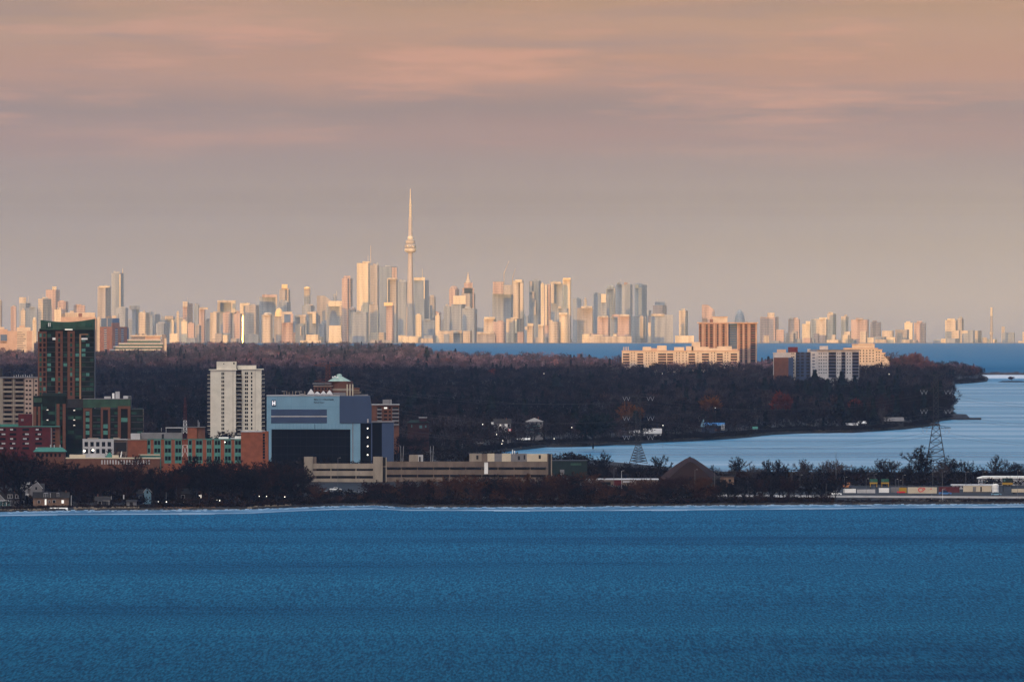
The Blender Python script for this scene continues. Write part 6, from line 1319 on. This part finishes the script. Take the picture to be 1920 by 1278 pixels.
def bare_tree(seed, kind='spread', twig_w=.0085, dense=1.25):
    """unit-height bare tree: tapering trunk with limbs, and a crown of branches and twigs"""
    r_ = random.Random(seed); tr, cr = MB(), MB()
    def twig(p, d, L_):
        d = d.normalized(); w = d.orthogonal().normalized(); w.rotate(Matrix.Rotation(r_.uniform(0, 6.28), 3, d)); w *= twig_w * r_.uniform(.6, 1.3)
        cr.add([p - w, p + w, p + d * L_], [(0, 1, 2)])
    def grow(p, d, L_, r, lev):
        n = 3 if lev < 2 else 2; q = p
        for k in range(n):
            bend = Vector((r_.gauss(0, .16), r_.gauss(0, .16), r_.gauss(.05, .08) if kind != 'willow' or lev < 2 else -.25)); d = (d + bend).normalized()
            q2 = q + d * (L_ / n); rr = r * (1 - .22 * (k + 1) / n * 1.6)
            (tr if lev <= 1 else cr).bar(q, q2, r * (1 - .35 * k / n), max(rr * .9, .0012), 5 if lev < 2 else 3); q = q2
            if lev >= 1 and lev < 4:
                for _ in range(1 if lev < 3 else 2):
                    if r_.random() < .75 * dense: side(q, d, L_ * r_.uniform(.35, .62), r * .42, lev + 1)
        if lev < 3:
            for _ in range(2 if lev else 0): side(q, d, L_ * r_.uniform(.55, .75), r * .55, lev + 1, .45)
        for _ in range(int((5 if lev >= 2 else 0) * dense)): 
            v = d + Vector((r_.gauss(0, .6), r_.gauss(0, .6), r_.gauss(.1, .45) if kind != 'willow' else r_.uniform(-1.4, -.2))); twig(q, v, L_ * r_.uniform(.35, .7) if kind != 'willow' else r_.uniform(.08, .2))
    def side(p, d, L_, r, lev, spread=.85):
        if lev >= 4:
            for _ in range(int(3 * dense) or 1): twig(p, d + Vector((r_.gauss(0, .7), r_.gauss(0, .7), r_.gauss(.15, .5))), L_ * r_.uniform(.7, 1.3))
            return
        v = d + Vector((r_.gauss(0, spread), r_.gauss(0, spread), r_.gauss(.12, .3))); v.normalize()
        grow(p, v, L_, max(r, .0013), lev)
    h0 = {'spread': .22, 'vase': .12, 'round': .26, 'willow': .26, 'tall': .35}[kind]
    tr.bar((0, 0, -.03), (r_.gauss(0, .01), r_.gauss(0, .01), h0), .028, .021, 8); p = Vector(tr.v[-1]) * 0 + Vector((0, 0, h0))
    nl = {'spread': 6, 'vase': 7, 'round': 7, 'willow': 7, 'tall': 6}[kind]
    for k in range(nl):
        a_ = 2 * math.pi * k / nl + r_.uniform(-.4, .4); sp = {'spread': 1.0, 'vase': .42, 'round': .8, 'willow': .75, 'tall': .45}[kind] * r_.uniform(.5, 1.25)
        d = Vector((math.cos(a_) * sp, math.sin(a_) * sp, 1)).normalized(); grow(p - Vector((0, 0, r_.uniform(0, .06))), d, r_.uniform(.34, .48), .014, 1)
    grow(p, Vector((0, 0, 1)), .42, .016, 1)
    top = max(v[2] for v in cr.v)
    for m_ in (tr, cr): m_.v = [(x / top, y / top, z / top) for x, y, z in m_.v]
    return tr, cr
PROTO = []
def proto(kindname, trmb, crmb, bm, tm):
    a_ = trmb.build('trunk', BARK[bm]); c = crmb.build('crown', TWIG[tm]); me = (a_.data, c.data)
    for o in (a_, c): bpy.data.objects.remove(o)
    return me
def as_mb(pr):
    b = MB(); b.add(pr[0], pr[1]); return b
def leafy(seed, conifer, r, n, size=.12):
    v, t, s = sliver_crown(r, n, seed, conifer, size, False); cr = MB().add([tuple(p) for p in v], [tuple(q) for q in t])
    tr = MB().bar((0, 0, -.03), (0, 0, .85 if conifer else .5), .022, .006, 6)
    if not conifer:
        rr = random.Random(seed)
        for k in range(6): a_ = k + rr.random(); tr.bar((0, 0, .22 + .04 * k), (math.cos(a_) * r * .6, math.sin(a_) * r * .6, .6 + .05 * k), .010, .003, 4)
    return tr, cr
BT = {}
for nm, kind, n in (('spread', 'spread', 4), ('vase', 'vase', 3), ('round', 'round', 3), ('tall', 'tall', 2), ('willow', 'willow', 2)):
    for k in range(n):
        tr, cr = bare_tree(sum(map(ord, nm)) * 7 + k, kind)
        for tone in range(4): BT[(nm, k, tone)] = proto(nm, tr, cr, tone, tone)
print('bare tree faces', [len(v[1].polygons) for k, v in BT.items() if k[2] == 0])
NK = {'spread': 4, 'vase': 3, 'round': 3, 'tall': 2, 'willow': 2}
SPECIAL = {}
for nm, (sd, con, r, n, size), bm, tm in (('orange', (31, False, .46, 900, .10), 1, 4), ('red', (32, False, .34, 800, .10), 1, 5), ('pine', (33, True, .20, 420, .12), 0, 6), ('spruce', (34, True, .15, 380, .12), 0, 6), ('cedar', (35, True, .30, 520, .12), 0, 6), ('pink', (36, False, .42, 1100, .085), 2, 7), ('rust', (37, False, .40, 900, .10), 1, 3), ('darkround', (38, False, .40, 900, .11), 0, 6)):
    tr, cr = leafy(sd, con, r, n, size); SPECIAL[nm] = proto(nm, tr, cr, bm, tm)
tr_rng = random.Random(77)
def tree(label, me, x, Y, ytop, w=1.0, land=zA, group=None, name='bare_tree', cat='tree', base=None):
    z = land(x, Y) - .3; h = max(1.5, wz(ytop, Y) - z)
    o = thing(name, label, cat, (wx(x, Y), Y, z), group, tr_rng.uniform(0, 6.28)); o.scale = (h * w, h * w, h)
    for part, m in (('trunk', me[0]), ('crown', me[1])):
        c = bpy.data.objects.new(part, m); COL.objects.link(c); c.parent = o
    return o
def bare(label, x, Y, ytop, w=1.0, kinds=('spread', 'round', 'tall'), tones=(0, 0, 1), **k):
    nm = tr_rng.choice(kinds); return tree(label, BT[(nm, tr_rng.randrange(NK[nm]), tr_rng.choice(tones))], x, Y, ytop, w, **k)
# thicket along the near shore: its upper outline, column by column
TOP = [(-30, 836), (0, 838), (20, 832), (45, 838), (60, 852), (75, 858), (110, 853), (140, 862), (180, 866), (230, 868), (262, 872), (300, 868), (340, 872), (358, 858), (372, 848), (395, 854), (420, 850), (450, 858), (480, 862), (500, 856), (530, 858), (560, 864), (580, 886), (600, 900), (640, 926), (672, 918), (690, 900), (705, 888), (720, 897), (735, 908), (750, 895), (780, 889), (820, 886), (860, 884), (900, 884), (940, 884), (980, 878), (1020, 885), (1060, 880), (1090, 880), (1110, 890), (1150, 905), (1185, 890), (1210, 890), (1240, 898), (1290, 912), (1330, 915), (1345, 915)]
def zone(x): return 'left' if x < 350 else ('mid' if x < 590 else 'garage' if x < 1100 else 'dome')
ZL = {'left': ('bare dark tree in the wood behind the left shore houses', 'bare trees behind the left shore houses'), 'mid': ('bare dark tree in the shore wood in front of the orange brick wing', 'bare trees in front of the brick wing'),
      'garage': ('bare rusty brown tree in the shore thicket before the parking garage', 'bare trees before the parking garage'), 'dome': ('bare brown tree in the shore thicket left of the storage dome', 'bare trees left of the storage dome')}
x = -25.0
while x < 1335:
    z_ = zone(x); ys = gY(lerp(SHORE_A, x))
    for rep in range(3 if z_ in ('left', 'mid') else 2):
        xx = x + tr_rng.uniform(-5, 5); Yt = ys + (tr_rng.uniform(90, 420) if z_ == 'left' else tr_rng.uniform(60, 480) if z_ == 'mid' else tr_rng.uniform(25, 260))
        top = lerp(TOP, xx) + (abs(tr_rng.gauss(0, 5)) if rep == 0 else tr_rng.uniform(6, 40)); top = min(top, 932)
        if 600 < xx < 685: top = max(top, 927); Yt = ys + tr_rng.uniform(20, 120)
        if xx < 290 and rep == 2: continue
        lab, grp = ZL[zone(xx)]
        bare(lab, xx, Yt, top, tr_rng.uniform(.9, 1.35), ('spread', 'round', 'willow', 'vase') if z_ in ('garage', 'dome') else ('spread', 'round', 'tall'), (1, 3, 0, 3) if z_ in ('garage', 'dome') else (0, 0, 1) if xx > 130 else (0, 1, 1), group=grp)
    x += 15.5
# trees standing out against the water on the right
ST = [('tall forked bare tree against the bay just right of the green shed', 1131, 840, 'vase', .72, 0, 10350), ('small leafy-looking bare tree behind the green shed', 1092, 852, 'round', 1.0, 0, 10600), ('round bare tree left of the first pylon foot', 1181, 862, 'round', 1.1, 0, 10500), ('thin bare tree right of the tall forked one', 1150, 868, 'vase', .7, 2, 10450),
      ('broad gnarled bare tree between the first pylon and the storage dome', 1240, 849, 'spread', .95, 0, 10500), ('bushy bare tree at the first pylon right foot', 1216, 868, 'spread', 1.0, 0, 10550), ('fan-shaped bare tree right of the storage dome', 1384, 853, 'vase', 1.05, 0, 10600), ('wispy bare tree right of the fan-shaped one', 1439, 858, 'tall', .8, 0, 10600), ('pinkish bare tree two right of the fan-shaped one', 1462, 867, 'round', .9, 3, 10550), ('low bare tree just right of the dome foot', 1366, 884, 'spread', 1.0, 0, 10500),
      ('tall dense bare tree left of the tall slim mast', 1508, 857, 'tall', .75, 0, 10450), ('broad round bare tree at the tall slim mast', 1552, 861, 'round', 1.15, 2, 10500), ('small spreading bare tree right of the tall slim mast', 1580, 877, 'spread', 1.0, 0, 10550), ('flat-topped bare tree standing alone above the green loaders', 1617, 870, 'spread', 1.0, 0, 10550), ('round dark bare tree right of the flat-topped one', 1656, 857, 'round', .9, 0, 10550), ('slim bare tree left of the largest bare tree', 1695, 872, 'tall', .8, 0, 10600),
      ('largest fan-shaped bare tree, left of the wide-topped pylon', 1726, 830, 'vase', .95, 0, 10450), ('wide open bare tree right of the wide-topped pylon', 1779, 851, 'vase', 1.15, 0, 10550), ('tall twisted bare tree left of the warehouse roof end', 1865, 849, 'spread', .8, 0, 10650), ('round bare tree at the right picture edge', 1905, 864, 'round', 1.1, 0, 10650), ('thin bare tree between the twisted tree and the right edge', 1886, 858, 'tall', .6, 0, 10700), ('low bare tree right of the broad open tree', 1812, 880, 'round', 1.3, 0, 10600), ('bare tree in front of the shore road right of the storage dome', 1378, 893, 'spread', 1.1, 0, 9800), ('dark bare tree before the white car at the shore road', 1540, 886, 'spread', 1.0, 0, 9800), ('bushy bare tree hiding the trailers at the shore road', 1416, 905, 'spread', 1.2, 0, 9790), ('small bare tree over the snow bank left of the rail yard', 1478, 893, 'round', 1.0, 0, 9850)]
for lab, x, yt, kind, w, tone, Y in ST: tree(lab, BT[(kind, (x * 7) % NK[kind], tone)], x, Y, yt, w)
BB = ('bare dark tree in the belt behind the rail yard', 'bare trees behind the rail yard')
for k in range(62):
    x = 1338 + k * 9.6 + tr_rng.uniform(-4, 4); bare(BB[0], x, tr_rng.uniform(10420, 10700), tr_rng.uniform(876, 893) + (3 if x < 1500 else 0), tr_rng.uniform(1.0, 1.6), tones=(0, 0, 0, 1), group=BB[1])
for k in range(30):
    x = 1345 + k * 19.4 + tr_rng.uniform(-9, 9); bare('tall bare tree rising from the belt behind the rail yard', x, tr_rng.uniform(10420, 10650), tr_rng.uniform(856, 878), tr_rng.uniform(.8, 1.15), tones=(0, 0, 0, 2), group='tall bare trees behind the rail yard')
for k in range(24):
    x = 1342 + k * 9.8 + tr_rng.uniform(-5, 5); bare('dark bare tree between the shore and the road right of the storage dome', x, tr_rng.uniform(9760, 9860), tr_rng.uniform(886, 912), tr_rng.uniform(1.0, 1.5), ('spread', 'round'), (0, 0, 1), group='bare trees before the shore road')
for k in range(16):
    x = 1240 + k * 7 + tr_rng.uniform(-3, 3); bare('rusty bare tree screening the foot of the storage dome', x, tr_rng.uniform(9900, 10200), tr_rng.uniform(888, 908), tr_rng.uniform(1.0, 1.4), ('spread', 'round', 'vase'), (1, 3, 0), group='bare trees at the foot of the storage dome')
FB = ('low bare bush on the bank below the shore road at right', 'bare bushes below the shore road')
for k in range(46):
    x = 1338 + k * 12.8 + tr_rng.uniform(-6, 6); big = x < 1560
    bare(FB[0], x, gY(lerp(SHORE_A, x)) + tr_rng.uniform(15, 90), tr_rng.uniform(922, 935) if big else tr_rng.uniform(932, 939), tr_rng.uniform(1.2, 2.0), ('round', 'spread'), (1, 0), group=FB[1], name='bare_bush', cat='bush')
# undergrowth that nobody could count
q = random.Random(9); inst = []
UP = [sliver_crown(.7, 60, 50, False, .3, False), sliver_crown(.9, 70, 51, False, .28, False)]
for i in range(5200):
    x = q.uniform(-40, 1960); ys = gY(lerp(SHORE_A, x)); Y_ = ys + (q.uniform(4, 60) if i % 2 else q.uniform(4, 420))
    if 1345 < x and Y_ > ys + 110: continue
    if 590 < x < 700 and Y_ > ys + 200: continue
    h = q.uniform(1.2, 4.2) * (1.5 if Y_ > ys + 90 and x < 1340 else .9) * (.45 if x > 1560 else 1)
    if x < 290 and Y_ < ys + 80: h *= .5
    g = q.uniform(.5, 1.4); c = (.009 * g, .0055 * g, .004 * g) if q.random() < .7 else (.028 * g, .013 * g, .006 * g)
    inst.append((q.randrange(2), wx(x, Y_), Y_, zA(x, Y_) - .3, h * 1.3, h, q.uniform(0, 6.28), c))
for i in range(2600):
    x = q.uniform(1100, 1960); Y_ = q.uniform(10400, 10760); h = q.uniform(2, 6); g = q.uniform(.5, 1.3)
    inst.append((q.randrange(2), wx(x, Y_), Y_, zA(x, Y_) - .3, h * 1.2, h, q.uniform(0, 6.28), (.013 * g, .009 * g, .008 * g)))
for i in range(2600):                       # brush between the town buildings
    x = q.uniform(-40, 1100); Y_ = q.uniform(9950, 11650); h = q.uniform(2, 7); g = q.uniform(.5, 1.3)
    if 560 < x < 1040 and 10250 < Y_ < 10420: continue
    if Y_ < 10330 and x > 560: continue
    if x > 700 and Y_ > gY(lerp(REAR_A, x)) - 40: continue
    inst.append((q.randrange(2), wx(x, Y_), Y_, zA(x, Y_) - .3, h * 1.2, h, q.uniform(0, 6.28), (.011 * g, .008 * g, .007 * g)))
struct(scatter_mesh('undergrowth', TREE, UP, inst), 'stuff')
# trees between the town buildings
for lab, x, Y, yt, w, kind, tone in (('bare bushy tree at the foot of the cream apartment tower, right side', 436, 11150, 800, 1.3, 'round', 0), ('bare tree at the foot of the cream apartment tower, left side', 402, 11150, 806, 1.3, 'spread', 0), ('bare tree between the cream tower and the orange brick wing right block', 462, 11050, 804, 1.4, 'round', 0), ('bare tree beside the orange brick wing penthouse', 380, 10900, 806, 1.3, 'round', 0), ('dark bare tree right of the condominium wing', 285, 11200, 800, 1.4, 'round', 0), ('dark bare tree behind the brick wing flat canopy', 330, 11300, 790, 1.3, 'spread', 0), ('bare tree in front of the grid office right end', 226, 10420, 836, 1.2, 'round', 1), ('bare tree over the long red school roof', 250, 10250, 852, 1.4, 'spread', 1), ('bare tree right of the slate hospital wing', 752, 11050, 812, 1.3, 'spread', 0), ('bare tree below the red manor', 785, 11450, 812, 1.6, 'round', 0)):
    tree(lab, BT[(kind, x % NK[kind], tone)], x, Y, yt, w)
# across the bay
for lab, nm, x, Y, yt, w, name in (('orange-leaved round tree behind the first pylon', 'orange', 1188, 13700, 757, 1.0, 'leafy_tree'), ('rust-orange broad willow above the blue roofed house', 'orange', 1334, 14500, 743, 1.1, 'leafy_tree'), ('narrow red-leaved tree on the far shore right of the rust-orange willow', 'red', 1467, 14600, 732, .8, 'leafy_tree'), ('low red shrub-like tree on the far shore near the low jetty', 'red', 1604, 15000, 746, 1.0, 'leafy_tree'), ('reddish bare crown in the middle of the dark forest', 'red', 920, 20000, 690, 1.0, 'leafy_tree'),
      ('large dark round tree on the far shore left of the first pylon', 'darkround', 1112, 12650, 770, 1.1, 'dark_tree'), ('dark cedar mass on the forest point behind the wide-topped pylon', 'cedar', 1762, 15650, 712, 1.1, 'dark_tree')):
    tree(lab, SPECIAL[nm], x, Y, yt, w, zB, name=name)
CG = ('dark spruce standing out of the forest across the bay', 'dark spruces in the forest across the bay')
for k in range(40):
    x = tr_rng.uniform(360, 1700) if k < 26 else tr_rng.uniform(1480, 1770); Y = tr_rng.uniform(12800, 19500) if k < 26 else tr_rng.uniform(15500, 17000)
    if Y < gY(lerp(FRONT_B, x)) + 200: Y = gY(lerp(FRONT_B, x)) + 400
    zt = zB(x, Y) + tr_rng.uniform(22, 31); yt = EYE + (HC - zt) / Y * F
    tree(CG[0], SPECIAL[tr_rng.choice(('pine', 'spruce', 'cedar', 'cedar'))], x, Y, yt, tr_rng.uniform(1.1, 1.6), zB, CG[1], 'spruce_tree')
SG = ('tiny dark pine on the forest skyline against the sunlit city', 'dark pines along the forest skyline')
for x, yt in ((335, 648), (455, 646), (493, 649), (535, 646), (548, 645), (553, 647), (562, 647), (572, 645.5), (586, 649), (594, 650), (612, 648), (691, 643.5), (695, 647), (712, 646.5), (722, 646), (728, 646.5), (748, 648), (768, 645), (785, 647), (790, 648), (800, 650), (842, 660), (1070, 664), (1090, 663), (1105, 664)):
    Y = 30500.0 if x < 800 else 24300.0; tree(SG[0], SPECIAL['cedar' if x % 3 else 'pine'], x, Y, yt, 1.25, zB, SG[1], 'pine_tree')
PG = ('pink sunlit bare tree in the clump at the lake end of the point', 'pink bare trees at the lake end of the point')
for x, yt, w, Y in ((1698, 664, .9, 21300), (1712, 658, .9, 21200), (1726, 663, 1.0, 21200), (1738, 672, 1.1, 21100), (1684, 668, 1.0, 21300), (1748, 680, 1.2, 21000)): tree(PG[0], SPECIAL['pink'], x, Y, yt, w, zB, PG[1], 'pink_tree')
tree('lone pink bare tree on the low spit beside the breakwater', SPECIAL['pink'], 1823, 21000, 685, 1.0, zB, name='pink_tree'); tree('small pink shrub on the islet at the right edge', SPECIAL['pink'], 1897, gY(716) + 5, 705, 1.4, lambda x, Y: sag(Y) + 1, name='pink_tree')
for lab, x, yt, kind, Y, w in (('thin grey bare tree left of the pink clump at the point', 1676, 657, 'round', 21300, 1.0), ('open grey bare tree right of the pink clump at the point', 1768, 678, 'vase', 21000, 1.1), ('low open grey tree at the end of the spit trees', 1782, 686, 'round', 20950, 1.3), ('bare tree leaning over the water at the forest tip', 1776, 728, 'spread', 15450, 1.0), ('second bare tree at the forest tip right of the dark cedar', 1768, 742, 'round', 15420, 1.2)):
    tree(lab, BT[(kind, 0, 2 if Y > 20000 else 0)], x, Y, yt, w, zB)
for k in range(34):
    x = tr_rng.uniform(1560, 1779); Y = gY(lerp(FRONT_B, x)) + tr_rng.uniform(60, 900); yt = lerp([(1560, 752), (1640, 735), (1700, 722), (1740, 716), (1768, 722), (1780, 745)], x) + tr_rng.uniform(0, 22)
    if k % 3 == 0: tree('dark conifer on the forest point behind the wide-topped pylon', SPECIAL[('spruce', 'pine', 'cedar')[k % 9 // 3]], x, Y, yt, tr_rng.uniform(.8, 1.2), zB, 'dark conifers on the forest point', 'spruce_tree')
    else: bare('dark bare tree on the forest point behind the wide-topped pylon', x, Y, yt, tr_rng.uniform(.7, 1.0), land=zB, group='dark bare trees on the forest point')
o = tree('leaning pale dead trunk on the far shore right of the low jetty', BT[('vase', 1, 2)], 1655, gY(808) + 60, 757, .45, zB)
# ------------------------------------------------------------------ the air
hz = MB().box(-11900, 11900, -6500, 95000, sag(80000) - 1.5, 432).build('haze', None)
hm = bpy.data.materials.new('haze_air'); hm.use_nodes = True; nt = hm.node_tree
nt.nodes.remove(nt.nodes['Principled BSDF'])
pv = nt.nodes.new('ShaderNodeVolumePrincipled'); pv.inputs['Density'].default_value = HAZE_D; pv.inputs['Color'].default_value = (.215, .36, .68, 1)
pv.inputs['Anisotropy'].default_value = -0.72; pv.inputs['Density Attribute'].default_value = ''; pv.inputs['Temperature Attribute'].default_value = ''
nt.links.new(pv.outputs[0], nt.nodes['Material Output'].inputs['Volume'])
hm.cycles.homogeneous_volume = True
hz.data.materials.append(hm); struct(hz, 'stuff')
